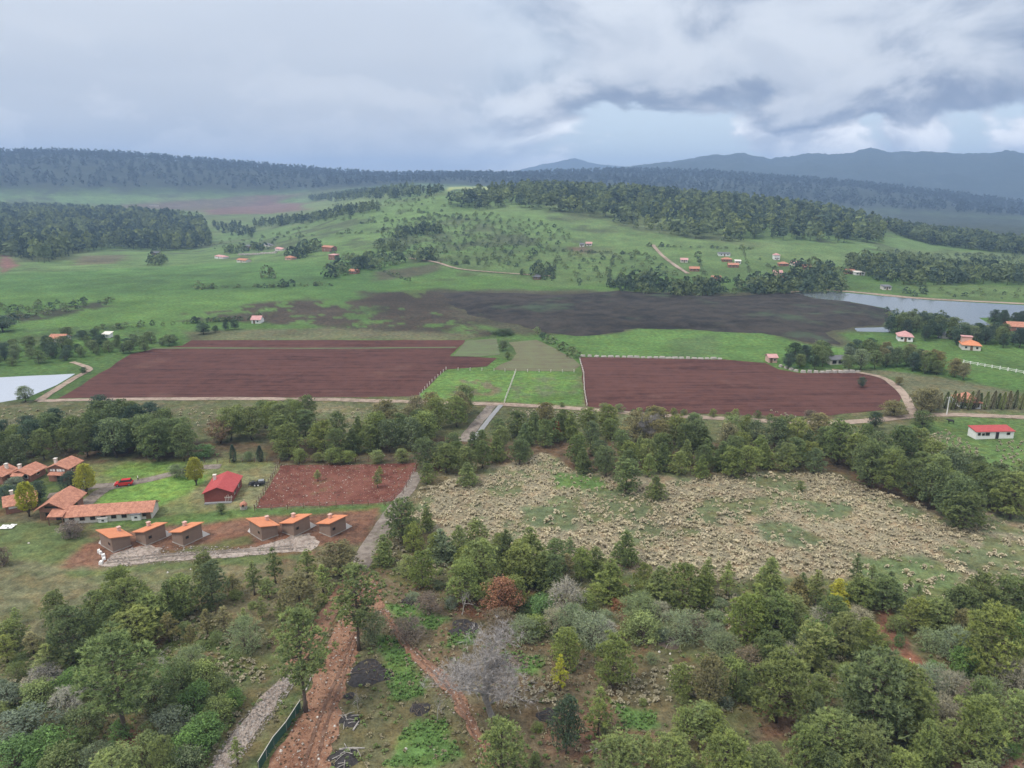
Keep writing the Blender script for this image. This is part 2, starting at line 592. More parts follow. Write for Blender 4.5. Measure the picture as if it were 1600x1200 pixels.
M['adobe'] = mat_plain('brown_render', (0.235, 0.165, 0.125), 0.9, 0.12, 1.2, 0.15)
M['brick'] = mat_plain('brick_wall', (0.27, 0.135, 0.095), 0.9, 0.25, 3.5, 0.3)
M['barnwall'] = mat_plain('red_brown_wall', (0.20, 0.060, 0.045), 0.9, 0.2, 2.5)
M['pinkwall'] = mat_plain('pink_wall', (0.55, 0.36, 0.30), 0.85, 0.1)
M['glass'] = mat_plain('dark_glass', (0.02, 0.022, 0.025), 0.15, 0.1, 1.0, 0, 0, 0.5)
M['dark'] = mat_plain('dark_opening', (0.03, 0.026, 0.024), 0.9)
M['wood'] = mat_plain('wood', (0.16, 0.10, 0.06), 0.85, 0.3, 3.0)
M['metal'] = mat_plain('grey_metal', (0.30, 0.31, 0.32), 0.45, 0.1, 2, 0, 0.6)
M['tile'] = mat_roof('clay_tile', (0.26, 0.110, 0.072), (0.56, 0.265, 0.175), 0.30)
M['tile_y'] = mat_roof('clay_tile_turned', (0.26, 0.110, 0.072), (0.56, 0.265, 0.175), 0.30, 0.5, 1)
M['orange'] = mat_roof('orange_sheet', (0.50, 0.185, 0.090), (0.60, 0.245, 0.125), 0.25, 0.35)
M['redsheet'] = mat_roof('red_sheet', (0.33, 0.055, 0.055), (0.42, 0.085, 0.08), 0.22, 0.4, 1)
M['pinkroof'] = mat_roof('faded_roof', (0.42, 0.20, 0.19), (0.58, 0.34, 0.32), 0.25)
M['greyroof'] = mat_roof('grey_sheet', (0.10, 0.10, 0.11), (0.17, 0.17, 0.18), 0.25)
M['stone'] = mat_plain('pale_stone', (0.33, 0.30, 0.265), 0.9, 0.3, 3.0, 0.4)
M['ash'] = mat_plain('charcoal', (0.036, 0.032, 0.031), 0.95, 0.6, 2.5, 0.8)
M['concrete'] = mat_plain('concrete', (0.23, 0.23, 0.23), 0.85, 0.15)
M['mesh_green'] = mat_plain('green_shade_net', (0.035, 0.085, 0.060), 0.8, 0.2, 3)
M['carred'] = mat_plain('red_car_paint', (0.50, 0.025, 0.03), 0.25, 0.03, 1, 0, 0, 0.6)
M['rubber'] = mat_plain('rubber', (0.025, 0.025, 0.026), 0.85)
M['black'] = mat_plain('black_paint', (0.02, 0.02, 0.021), 0.5)

# ------------------------------------------------------------------ ground sheet
A_IN = math.radians(39)


def build_ground():
    az = np.concatenate([np.radians(np.linspace(-75, -40, 22)), np.linspace(-A_IN, A_IN, 560), np.radians(np.linspace(40, 75, 22))])
    dep = np.radians(np.concatenate([np.linspace(86, 46, 22), np.linspace(45.6, 7.0, 310)]))
    r_near = CAM_H / np.tan(dep)
    r_far = np.geomspace(r_near[-1] * 1.008, 9000, 330)
    r = np.concatenate([r_near, r_far])
    Rg, Ag = np.meshgrid(r, az, indexing='ij')
    X = (Rg * np.sin(Ag)).ravel(); Y = (Rg * np.cos(Ag)).ravel()
    Z = Hf(X, Y)
    P = np.stack([X, Y], 1)
    rr = Rg.ravel()
    C = np.zeros((len(P), 3))

    def mixc(mask, col):
        nonlocal C
        C = C * (1 - mask[:, None]) + np.asarray(col)[None, :] * mask[:, None]

    n_a = fbm(X / 9, Y / 9, 21, 4, 0.6); n_b = fbm(X / 24, Y / 24, 22, 4, 0.55); n_c = fbm(X / 3.2, Y / 3.2, 23, 3, 0.6)
    n_d = fbm(X / 70, Y / 70, 24, 4, 0.55); n_e = fbm(X / 200, Y / 200, 25, 4, 0.55)
    # near ground: dry grass, green grass, red earth
    C[:] = (0.125, 0.112, 0.062)
    mixc(sstep(0.40, 0.60, n_b * 0.6 + n_a * 0.4), (0.085, 0.115, 0.040))
    mixc(sstep(0.56, 0.70, n_a * 0.7 + n_c * 0.3) * 0.75, (0.150, 0.088, 0.058))
    mixc(sstep(0.60, 0.72, n_c * 0.6 + n_b * 0.4) * 0.6, (0.175, 0.150, 0.100))
    # lake plain: bright pasture
    pl = sstep(255, 300, rr)
    past = np.stack([0.082 + 0.03 * (n_d - 0.5), 0.158 + 0.10 * (n_d - 0.5), 0.040 + 0 * n_d], 1)
    C = C * (1 - pl[:, None]) + past * pl[:, None]
    mixc(pl * sstep(0.55, 0.72, n_d * 0.6 + n_b * 0.4) * 0.55, (0.105, 0.115, 0.050))
    mixc(pl * sstep(0.60, 0.75, n_b) * 0.35, (0.070, 0.085, 0.040))
    # hillside pasture further out, duller, with brushy patches
    hs = sstep(620, 800, rr)
    mixc(hs * 0.8, (0.092, 0.150, 0.050))
    mixc(hs * sstep(0.50, 0.64, n_d * 0.55 + n_e * 0.45) * 0.65, (0.080, 0.098, 0.046))
    mixc(hs * sstep(0.53, 0.64, n_b * 0.5 + n_d * 0.5) * 0.75, (0.052, 0.068, 0.034))
    mixc(hs * sstep(0.56, 0.66, n_e) * 0.5, (0.115, 0.150, 0.062))
    # wooded hills and mountains
    fo = sstep(2450, 2750, rr)
    mixc(fo, (0.030, 0.042, 0.026))
    mixc(fo * sstep(0.52, 0.66, n_d) * 0.5, (0.042, 0.052, 0.030))

    # the wooded valley beyond the crest on the right
    azv = Ag.ravel()
    a0, a1 = az_el(820, 290)[0], az_el(960, 290)[0]
    rightwood = sstep(a0, a1, azv) * sstep(1230, 1330, rr) * (1 - sstep(2450, 2750, rr))
    mixc(rightwood, (0.034, 0.046, 0.028))

    def zone(pts, col, soft=1.0, amp=2.0, wl=6.0, k=1.0, seed=40, mottle=None):
        poly = gxy(pts)
        lo = poly.min(0) - soft * 3 - amp * 2; hi = poly.max(0) + soft * 3 + amp * 2
        s = np.where((P[:, 0] > lo[0]) & (P[:, 0] < hi[0]) & (P[:, 1] > lo[1]) & (P[:, 1] < hi[1]))[0]
        if len(s) == 0:
            return
        d = poly_sd(P[s], poly) + (fbm(X[s] / wl, Y[s] / wl, seed, 4, 0.6) - 0.5) * 2 * amp
        m = 1 - sstep(-soft, soft, d)
        m = m * k
        if mottle:
            wl2, a, b = mottle
            m = m * sstep(a, b, fbm(X[s] / wl2, Y[s] / wl2, seed + 7, 4, 0.62))
        C[s] = C[s] * (1 - m[:, None]) + np.asarray(col)[None, :] * m[:, None]

    G_B, G_M = (0.095, 0.175, 0.045), (0.088, 0.135, 0.045)
    # far valley on the left: hazy reddish and green fields
    zone([(300, 330), (420, 306), (600, 303), (520, 322), (420, 334), (330, 336)], (0.13, 0.085, 0.07), 25, 40, 120)
    zone([(470, 320), (600, 300), (640, 300), (560, 322), (480, 330)], (0.11, 0.155, 0.06), 15, 20, 90)
    zone([(150, 322), (420, 305), (470, 303), (300, 330)], (0.10, 0.07, 0.06), 25, 40, 120, 0.8)
    zone([(700, 292), (770, 291), (782, 297), (700, 299)], (0.24, 0.28, 0.075), 6, 6, 60)
    # hillside details
    zone([(660, 340), (760, 345), (830, 375), (790, 420), (640, 410), (600, 385), (640, 360)], (0.062, 0.080, 0.040), 12, 25, 40, 0.85, 51, (30, 0.42, 0.58))
    zone([(880, 385), (960, 386), (965, 402), (885, 402)], (0.12, 0.085, 0.062), 6, 8, 30, 0.8, 52)
    zone([(745, 318), (860, 325), (850, 334), (740, 330)], (0.10, 0.155, 0.055), 5, 8, 40)
    zone([(710, 395), (880, 390), (950, 400), (960, 440), (860, 448), (690, 415)], (0.105, 0.165, 0.055), 8, 12, 40, 0.7)
    zone([(900, 360), (1060, 372), (1180, 385), (1320, 390), (1330, 425), (1200, 440), (1050, 430), (960, 430)], (0.098, 0.160, 0.052), 8, 12, 40, 0.75)
    zone([(1380, 385), (1600, 395), (1700, 400), (1700, 420), (1500, 412), (1380, 405)], (0.090, 0.125, 0.050), 8, 14, 30, 0.8)
    zone([(1355, 341), (1385, 344), (1388, 349), (1358, 348)], (0.36, 0.26, 0.17), 3, 4, 12)
    zone([(0, 398), (15, 400), (28, 415), (0, 430)], (0.15, 0.085, 0.07), 4, 5, 20)
    # plain, left
    zone([(-60, 430), (120, 425), (330, 410), (600, 425), (650, 445), (560, 470), (300, 480), (-60, 480)], (0.072, 0.150, 0.040), 14, 18, 60, 0.85)
    zone([(-60, 455), (250, 462), (460, 452), (520, 470), (380, 500), (150, 520), (-60, 520)], (0.098, 0.190, 0.045), 10, 12, 50, 0.8)
    zone([(330, 478), (480, 466), (620, 470), (700, 462), (740, 500), (770, 522), (640, 522), (520, 510), (400, 500)], (0.066, 0.056, 0.040), 6, 14, 22, 1.0, 61, (14, 0.40, 0.50))
    zone([(660, 452), (900, 453), (1130, 458), (1240, 454), (1330, 475), (1400, 488), (1390, 512), (1330, 520), (1316, 545), (1250, 541), (1190, 524), (1000, 517), (900, 530), (800, 520), (700, 495)], (0.075, 0.070, 0.046), 5, 9, 16, 0.9, 66)
    zone([(560, 455), (690, 455), (740, 500), (700, 515), (600, 490)], (0.056, 0.048, 0.035), 6, 12, 22, 1.0, 62, (16, 0.36, 0.46))
    zone([(-60, 520), (200, 505), (300, 515), (150, 530), (-60, 540)], (0.060, 0.100, 0.036), 4, 8, 20, 0.8, 67, (10, 0.42, 0.54))
    zone([(400, 520), (560, 505), (760, 518), (800, 528), (600, 527)], (0.062, 0.060, 0.040), 3, 7, 12, 0.95, 68, (7, 0.44, 0.54))
    zone([(100, 440), (330, 420), (560, 440), (420, 452), (200, 456)], (0.060, 0.115, 0.036), 6, 12, 40, 0.7, 69, (40, 0.4, 0.6))
    zone([(590, 425), (690, 412), (660, 432), (580, 440)], (0.085, 0.075, 0.052), 5, 8, 20, 0.8, 63)
    zone([(-40, 498), (60, 485), (180, 468), (190, 474), (70, 500), (-40, 515)], (0.052, 0.055, 0.034), 3, 6, 14, 0.95, 64, (8, 0.38, 0.50))
    zone([(280, 490), (400, 480), (480, 488), (380, 503), (285, 500)], (0.070, 0.060, 0.042), 4, 8, 14, 0.95, 65, (9, 0.38, 0.50))
    zone([(130, 400), (200, 398), (180, 412), (110, 415)], (0.10, 0.088, 0.055), 6, 8, 25, 0.8)
    zone([(285, 518), (520, 512), (760, 524), (730, 531), (500, 531), (300, 532)], (0.125, 0.125, 0.070), 3, 4, 12, 0.85)
    zone([(700, 558), (900, 582), (915, 636), (650, 620), (690, 580)], G_B, 1.5, 2, 6, 0.95)
    zone([(700, 600), (760, 588), (785, 598), (770, 618), (700, 622)], (0.125, 0.108, 0.070), 2, 5, 9, 0.9, 71, (5, 0.42, 0.55))
    zone([(810, 590), (900, 588), (905, 615), (800, 625)], (0.105, 0.120, 0.065), 2, 5, 9, 0.8, 72, (6, 0.40, 0.58))
    zone([(830, 522), (960, 524), (1000, 512), (1190, 520), (1260, 537), (1330, 545), (1310, 560), (1190, 563), (1000, 560), (905, 556)], (0.100, 0.195, 0.048), 3, 3, 14, 0.95)
    zone([(1040, 530), (1110, 525), (1130, 555), (1060, 558)], (0.085, 0.130, 0.055), 4, 6, 12, 0.6, 73)
    zone([(1330, 545), (1430, 530), (1610, 545), (1700, 560), (1700, 610), (1500, 575), (1400, 560)], (0.098, 0.185, 0.046), 3, 5, 14, 0.95)
    zone([(1400, 440), (1600, 448), (1700, 450), (1700, 472), (1450, 465)], (0.110, 0.175, 0.055), 5, 6, 18, 0.9)
    zone([(1260, 578), (1370, 578), (1480, 592), (1600, 612), (1700, 625), (1700, 645), (1480, 645), (1420, 625), (1390, 592)], (0.155, 0.150, 0.090), 3, 5, 10, 0.85)
    zone([(1480, 500), (1600, 508), (1700, 512), (1700, 530), (1500, 515)], (0.10, 0.115, 0.055), 3, 4, 10, 0.8)
    # brushy strip between the plain and the pine belt
    zone([(-80, 628), (250, 626), (660, 628), (780, 635), (1420, 660), (1420, 690), (800, 690), (400, 720), (-80, 730)], (0.100, 0.112, 0.052), 2, 4, 8, 0.95)
    zone([(-80, 628), (660, 628), (620, 680), (300, 700), (-80, 720)], (0.145, 0.135, 0.080), 2, 6, 7, 0.8, 81, (5, 0.48, 0.62))
    # under the pine belt: needles and red earth
    zone([(-60, 690), (300, 690), (660, 680), (830, 690), (1000, 690), (1300, 700), (1480, 770), (1600, 790), (1600, 815), (1460, 810), (1280, 740), (900, 735), (680, 740), (300, 722), (-60, 735)], (0.095, 0.062, 0.042), 2, 4, 8, 0.75, 82, (7, 0.35, 0.6))
    # right: meadow round the white house
    zone([(1400, 665), (1500, 652), (1700, 655), (1700, 800), (1560, 760), (1450, 720)], (0.098, 0.165, 0.050), 2, 4, 8, 0.95)
    zone([(1400, 690), (1470, 680), (1500, 700), (1500, 750), (1450, 740)], (0.120, 0.115, 0.068), 2, 4, 6, 0.8, 83, (4, 0.4, 0.6))
    # tussock field
    TF = [(640, 790), (700, 750), (850, 705), (900, 735), (1100, 745), (1290, 738), (1450, 800), (1620, 800), (1720, 860), (1720, 960), (1500, 910), (1300, 905), (1100, 900), (900, 895), (700, 850)]
    zone(TF, (0.225, 0.200, 0.135), 2, 3, 8, 1.0)
    zone(TF, (0.112, 0.138, 0.064), 2, 3, 8, 0.9, 84, (13, 0.50, 0.60))
    zone([(810, 790), (900, 795), (905, 830), (830, 825)], (0.100, 0.125, 0.062), 1.5, 2.5, 5)
    zone([(1180, 820), (1230, 815), (1290, 845), (1260, 858), (1190, 845)], (0.100, 0.125, 0.062), 1.5, 2.5, 5)
    zone([(1255, 782), (1330, 785), (1330, 812), (1270, 808)], (0.100, 0.125, 0.062), 1.5, 2.5, 5)
    zone([(860, 735), (940, 745), (950, 765), (870, 762)], (0.090, 0.150, 0.046), 1.5, 2, 5)
    zone([(1330, 865), (1440, 868), (1510, 900), (1500, 930), (1420, 925), (1340, 900)], (0.112, 0.160, 0.062), 2, 3, 6, 0.9)
    # near-left meadow
    zone([(-60, 850), (90, 880), (400, 880), (420, 890), (330, 905), (150, 960), (60, 1000), (-60, 1010)], (0.145, 0.142, 0.080), 2, 3, 8, 0.9)
    zone([(-60, 880), (150, 890), (330, 900), (200, 930), (-60, 990)], (0.105, 0.125, 0.055), 2, 4, 7, 0.7, 85, (6, 0.45, 0.6))
    zone([(-60, 815), (90, 820), (150, 845), (90, 885), (-60, 870)], (0.098, 0.135, 0.050), 1.5, 2, 6, 0.9)
    # ranch lawn and yard
    zone([(110, 728), (300, 716), (420, 722), (430, 730), (395, 795), (260, 805), (100, 815), (60, 800), (120, 770)], (0.150, 0.175, 0.070), 1.5, 2, 6, 0.95)
    zone([(140, 790), (175, 758), (260, 745), (330, 742), (290, 775), (250, 792)], (0.115, 0.205, 0.045), 1.2, 1.5, 6, 0.95)
    zone([(150, 740), (200, 724), (290, 722), (280, 735), (190, 752)], (0.120, 0.200, 0.048), 1.2, 1.5, 6, 0.95)
    zone([(-30, 760), (70, 750), (130, 760), (110, 780), (20, 790), (-30, 800)], (0.095, 0.140, 0.045), 1.5, 2, 5, 0.9)
    zone([(300, 770), (330, 745), (440, 725), (430, 790), (380, 800), (310, 795)], (0.170, 0.165, 0.088), 1.5, 2, 5, 0.8)
    zone([(140, 815), (380, 797), (620, 785), (610, 800), (400, 812), (150, 832)], (0.085, 0.145, 0.042), 1.2, 2, 5, 0.9)
    # red yard round the cabins
    zone([(85, 890), (110, 862), (160, 838), (230, 825), (330, 818), (420, 808), (540, 800), (590, 795), (585, 830), (560, 850), (480, 852), (330, 862), (150, 890)], (0.165, 0.090, 0.060), 1.2, 2, 5, 0.95)
    zone([(300, 868), (400, 850), (390, 835), (330, 850), (250, 862)], (0.095, 0.135, 0.045), 1, 1.5, 4, 0.7, 86)
    zone([(100, 893), (400, 868), (480, 862), (470, 875), (330, 885), (110, 905)], (0.085, 0.120, 0.042), 1, 2, 4, 0.8)
    # foreground: clearing between the two red tracks, soil on either side
    zone([(570, 895), (620, 905), (760, 980), (900, 1010), (960, 1060), (930, 1180), (800, 1230), (420, 1230), (480, 1080), (545, 960)], (0.135, 0.105, 0.066), 1, 2, 4, 0.8)
    zone([(560, 1000), (610, 985), (690, 1080), (750, 1130), (770, 1210), (520, 1210), (540, 1110)], (0.110, 0.110, 0.055), 0.8, 1.2, 3, 0.85)
    for q in ([(590, 990), (625, 1000), (655, 1045), (660, 1085), (610, 1100), (600, 1040)],
              [(605, 945), (660, 945), (700, 965), (680, 985), (640, 980)],
              [(700, 990), (745, 985), (740, 1005), (700, 1010)],
              [(640, 1130), (700, 1125), (720, 1180), (650, 1200), (600, 1195)],
              [(820, 930), (865, 925), (860, 985), (825, 990)],
              [(960, 1100), (1030, 1110), (1020, 1140), (970, 1140)],
              [(790, 1020), (850, 1030), (840, 1055), (790, 1045)],
              [(90, 1055), (130, 1050), (110, 1085)], [(300, 1130), (350, 1120), (345, 1165), (300, 1170)]):
        zone(q, (0.088, 0.165, 0.045), 0.8, 1.6, 2.5, 0.9)
    zone([(730, 930), (830, 925), (790, 975), (700, 960)], (0.175, 0.085, 0.055), 1, 2, 4, 0.8)
    zone([(860, 1110), (960, 1105), (980, 1170), (900, 1200), (840, 1160)], (0.160, 0.100, 0.070), 1, 2, 4, 0.8)
    zone([(1370, 955), (1395, 945), (1400, 985), (1445, 1035), (1430, 1050), (1385, 1010), (1365, 985)], (0.190, 0.095, 0.062), 0.8, 1.2, 3, 0.95)
    zone([(1470, 1150), (1600, 1140), (1640, 1220), (1480, 1230)], (0.170, 0.105, 0.078), 1, 2, 4, 0.85)
    zone([(1190, 1100), (1300, 1090), (1310, 1150), (1190, 1160)], (0.165, 0.095, 0.066), 1, 2, 4, 0.8)
    zone([(1000, 960), (1130, 960), (1120, 1010), (1000, 1010)], (0.115, 0.135, 0.062), 1, 2, 4, 0.7)
    zone([(940, 1000), (1130, 985), (1150, 1000), (1000, 1015)], (0.165, 0.105, 0.072), 0.8, 1, 3, 0.7, 91, (4, 0.4, 0.6))
    zone([(180, 1145), (250, 1120), (250, 1170), (190, 1175)], (0.165, 0.080, 0.052), 0.8, 1.2, 3, 0.9)
    zone([(200, 990), (260, 995), (250, 1010), (205, 1008)], (0.155, 0.080, 0.055), 0.8, 1.2, 3, 0.8)

    # canopy relief on the wooded hills
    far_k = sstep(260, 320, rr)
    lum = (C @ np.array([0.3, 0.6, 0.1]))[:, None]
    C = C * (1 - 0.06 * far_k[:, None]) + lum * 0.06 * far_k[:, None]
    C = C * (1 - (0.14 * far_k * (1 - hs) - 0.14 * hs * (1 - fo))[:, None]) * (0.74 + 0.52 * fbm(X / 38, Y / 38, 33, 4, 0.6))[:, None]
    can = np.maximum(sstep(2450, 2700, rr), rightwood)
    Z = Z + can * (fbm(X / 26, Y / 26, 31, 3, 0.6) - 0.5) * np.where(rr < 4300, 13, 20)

    global TOP
    TOP = float(Z[np.abs(Ag.ravel()) < 1.31].max())
    nr, na = len(r), len(az)
    idx = np.arange(nr * na).reshape(nr, na)
    V = np.stack([X, Y, Z], 1)
    cuts = [0, int(np.searchsorted(r, 2450)), int(np.searchsorted(r, 4300)), nr - 1]
    for name, a, b in zip(('ground', 'hills', 'mountains'), cuts[:-1], cuts[1:]):
        sub = idx[a:b + 1]
        k0 = sub[0, 0]
        q = np.stack([sub[:-1, :-1], sub[:-1, 1:], sub[1:, 1:], sub[1:, :-1]], -1).reshape(-1, 4)[:, ::-1] - k0
        vs = V[k0:sub[-1, -1] + 1]
        me = raw_mesh(name, vs, q)
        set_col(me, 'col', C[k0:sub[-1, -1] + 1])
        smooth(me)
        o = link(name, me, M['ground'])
        o['kind'] = 'structure'


build_ground()


# ------------------------------------------------------------------ sheets laid on the ground
def densify(poly, step):
    out = []
    for i in range(len(poly)):
        a = poly[i]; b = poly[(i + 1) % len(poly)]
        n = max(1, int(np.linalg.norm(b - a) / step))
        for k in range(n):
            out.append(a + (b - a) * k / n)
    return np.array(out)


def sheet(name, poly, mat, off, step, jit=0.3, wl=4.0, seed=5, hfun=None, kind='structure'):
    poly = np.asarray(poly, float)
    b = densify(poly, step)
    b = b + np.stack([fbm(b[:, 0] / wl, b[:, 1] / wl, seed, 3, 0.6) - 0.5, fbm(b[:, 0] / wl, b[:, 1] / wl, seed + 9, 3, 0.6) - 0.5], 1) * 2 * jit
    lo, hi = b.min(0), b.max(0)
    gx, gy = np.meshgrid(np.arange(lo[0], hi[0], step), np.arange(lo[1], hi[1], step))
    g = np.stack([gx.ravel(), gy.ravel()], 1)
    g = g + RNG.uniform(-0.2, 0.2, g.shape) * step
    g = g[poly_sd(g, b) < -0.6 * step] if len(g) else g
    pts = np.concatenate([b, g]) if len(g) else b
    n = len(b)
    res = delaunay_2d_cdt([Vector(p) for p in pts], [(i, (i + 1) % n) for i in range(n)], [], 1, 1e-5)
    V2 = np.array([tuple(v) for v in res[0]]); F = np.array([f for f in res[2] if len(f) == 3])
    z = Hf(V2[:, 0], V2[:, 1]) + off
    if hfun is not None:
        z = z + hfun(V2)
    me = raw_mesh(name, np.column_stack([V2, z]), F)
    # faces upward
    a = me.polygons[0].normal.z if len(me.polygons) else 1
    if a < 0:
        me.flip_normals()
    smooth(me)
    o = link(name, me, mat)
    o['kind'] = kind
    return o


def ribbon(name, pts, widths, mat, off, step=3.0, jit=0.25, wl=5.0, seed=7, world=False, kind='structure'):
    c = np.asarray(pts, float) if world else gxy(pts)
    w = np.interp(np.linspace(0, 1, len(c)), np.linspace(0, 1, len(widths)), widths)
    # Catmull-Rom resample
    P = np.concatenate([[2 * c[0] - c[1]], c, [2 * c[-1] - c[-2]]])
    out, wo = [], []
    for i in range(1, len(P) - 2):
        n = max(2, int(np.linalg.norm(P[i + 1] - P[i]) / step))
        for k in range(n):
            t = k / n
            out.append(0.5 * (2 * P[i] + (P[i + 1] - P[i - 1]) * t + (2 * P[i - 1] - 5 * P[i] + 4 * P[i + 1] - P[i + 2]) * t * t
                              + (3 * P[i] - P[i - 1] - 3 * P[i + 1] + P[i + 2]) * t ** 3))
            wo.append(w[i - 1] + (w[i] - w[i - 1]) * t)
    out.append(c[-1]); wo.append(w[-1])
    c = np.array(out); w = np.array(wo)
    t = np.gradient(c, axis=0); t /= np.linalg.norm(t, axis=1)[:, None] + 1e-9
    nrm = np.stack([-t[:, 1], t[:, 0]], 1)
    m = 5
    V = []
    for k in range(m):
        s = k / (m - 1) - 0.5
        e = 2 * abs(s) * jit * (fbm(c[:, 0] / wl, c[:, 1] / wl, seed + k, 3, 0.6) - 0.5) * 2
        q = c + nrm * (s * w + np.sign(s) * e)[:, None]
        V.append(np.column_stack([q, Hf(q[:, 0], q[:, 1]) + off]))
    V = np.concatenate(V)
    n = len(c)
    F = []
    for k in range(m - 1):
        for i in range(n - 1):
            F.append((k * n + i, k * n + i + 1, (k + 1) * n + i + 1, (k + 1) * n + i))
    me = raw_mesh(name, V, np.array(F))
    if me.polygons[0].normal.z < 0:
        me.flip_normals()
    smooth(me)
    o = link(name, me, mat)
    o['kind'] = kind
    return o


furrows = lambda V: 0.10 * (fbm(V[:, 0] / 3, V[:, 1] / 3, 77, 2) - 0.5)
sheet('ploughed_field', gxy([(92, 623), (150, 588), (205, 553), (243, 545), (285, 540), (300, 531.5), (500, 531.5), (728, 531.5), (704, 556.5),
                             (776, 559.5), (772, 563), (759, 573), (697, 577.5), (656, 617.5), (643, 619.5), (560, 621), (300, 621)]),
      M['plough'], 0.08, 4.0, 0.9, 9, hfun=furrows)
sheet('ploughed_field', gxy([(905, 558), (1130, 562), (1195, 567), (1215, 577), (1250, 583), (1345, 583), (1375, 590), (1400, 605),
                             (1412, 622), (1398, 638), (1300, 650), (1230, 650), (1100, 647), (990, 643), (925, 636), (916, 634)]),
      M['plough_r'], 0.08, 4.0, 0.9, 9, hfun=furrows)
sheet('red_paddock', gxy([(438, 727), (655, 724), (648, 742), (622, 780), (598, 786), (500, 790), (402, 795), (415, 770)]), M['paddock'], 0.05, 1.6, 0.9, 4)
sheet('crop_field', gxy([(794, 535), (839, 531.5), (869, 545.5), (897, 562), (906, 571), (897, 580.5), (812, 580), (772, 578), (781, 570),
                         (800, 563), (808, 553), (801, 542)]), M['crop'], 0.09, 3.0, 0.6, 7)
sheet('fallow_field', gxy([(730, 531.8), (775, 529), (778, 538), (781, 554), (750, 557.6), (707, 556)]), M['fallow'], 0.09, 3.0, 0.5, 7)
ribbon('field_path', [(238, 545), (300, 544.3), (500, 544.8), (690, 543.5), (712, 543)], [2.6, 2.2, 2.0], M['fallow'], 0.20, 4)
ribbon('dirt_road', [(60, 627), (110, 625.5), (300, 623.5), (450, 624), (560, 626), (680, 629.5), (790, 632.5), (950, 643), (1150, 655.5),
                     (1300, 661), (1430, 650.5), (1500, 648.5), (1600, 652.5), (1750, 657)], [3.2, 3.4, 3.6, 3.6, 3.8], M['road'], 0.12, 3, 0.5)
ribbon('dirt_track', [(60, 627), (75, 617), (95, 604), (120, 589), (140, 578), (128, 571), (112, 566)], [3.0, 2.6, 2.4], M['road'], 0.16, 3, 0.4)
ribbon('dirt_track', [(1300, 578), (1345, 583), (1380, 591), (1402, 606), (1416, 622), (1424, 640), (1430, 650)], [2.6, 3.0], M['road'], 0.16, 3, 0.4)
ribbon('side_lane', [(768, 634), (757, 648), (745, 662), (732, 678), (722, 690)], [3.2, 3.4, 3.6], M['lane'], 0.10, 2, 0.3)
ribbon('canal', [(783, 633), (772, 646), (761, 660), (748, 677), (738, 690)], [1.6, 1.6], M['concrete'], 0.16, 2, 0.1)
ribbon('ranch_lane', [(345, 729), (310, 731), (275, 739), (235, 749), (195, 757), (165, 764), (140, 782), (118, 804)], [3.0, 3.0, 3.2, 3.4], M['lane'], 0.06, 2, 0.3)
ribbon('ranch_lane', [(190, 758), (150, 760), (110, 770), (75, 775)], [2.4, 3.0, 3.0], M['lane'], 0.10, 2, 0.4)
sheet('gravel_yard', gxy([(155, 885), (172, 868), (200, 858), (235, 853), (252, 856), (246, 866), (300, 864), (400, 857), (425, 848), (455, 838),
                          (482, 834), (500, 846), (494, 855), (485, 862), (400, 867), (250, 878), (170, 886)]), M['gravel'], 0.05, 1.0, 0.9, 2.2)
# the lane that runs from the paddock down to the bottom edge
ribbon('gravel_lane', [(655, 738), (640, 762), (620, 790), (603, 815), (588, 840), (572, 865), (560, 890)], [2.6, 3.2, 3.6, 4.0, 3.4], M['lane'], 0.06, 1.5, 0.5)
ribbon('dirt_track', [(558, 892), (535, 925), (510, 963), (485, 1003), (462, 1040)], [3.0, 3.0, 3.4], M['track'], 0.05, 1.5, 0.5)
sheet('gravel_lane', gxy([(455, 1050), (470, 1048), (440, 1087), (412, 1130), (382, 1172), (350, 1215), (310, 1230), (345, 1180), (380, 1128), (412, 1084)]),
      M['gravel'], 0.07, 0.9, 0.8, 2.0)
sheet('red_track', gxy([(556, 925), (563, 905), (575, 895), (590, 905), (598, 930), (602, 950), (590, 958), (568, 965), (560, 985), (557, 1017), (552, 1042),
                        (540, 1064), (533, 1100), (527, 1137), (515, 1187), (508, 1240), (405, 1240), (427, 1187), (455, 1142), (475, 1112), (482, 1080),
                        (502, 1040), (520, 992), (540, 955)]), M['track'], 0.05, 0.9, 1.0, 2.0)
sheet('red_track', gxy([(590, 951), (604, 957), (625, 986), (645, 1014), (682, 1042), (712, 1063), (728, 1086), (740, 1125), (772, 1178), (790, 1230),
                        (762, 1230), (745, 1165), (724, 1130), (702, 1090), (667, 1052), (628, 1008), (604, 972)]), M['track'], 0.09, 0.9, 0.9, 2.0)
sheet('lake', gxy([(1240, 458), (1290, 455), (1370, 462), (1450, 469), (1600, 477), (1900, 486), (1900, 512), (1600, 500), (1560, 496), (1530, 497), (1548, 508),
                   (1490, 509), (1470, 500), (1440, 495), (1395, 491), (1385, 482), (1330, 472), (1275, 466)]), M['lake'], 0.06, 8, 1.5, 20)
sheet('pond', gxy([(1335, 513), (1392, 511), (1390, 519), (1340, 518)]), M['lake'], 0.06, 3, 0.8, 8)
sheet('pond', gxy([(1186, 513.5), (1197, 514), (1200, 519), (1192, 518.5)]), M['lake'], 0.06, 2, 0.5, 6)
sheet('plastic_covered_field', gxy([(-90, 594), (60, 587), (118, 584), (105, 592), (88, 602), (40, 622), (-10, 631), (-90, 640)]), M['pond'], 0.06, 3, 0.4, 8)
M['reeds'] = mat_soil('reed_bed', (0.015, 0.0145, 0.013), (0.050, 0.043, 0.035), 0.10, None, 0.010, ((0.055, 0.080, 0.045), 0.018, 0.54, 0.66, 0.75))
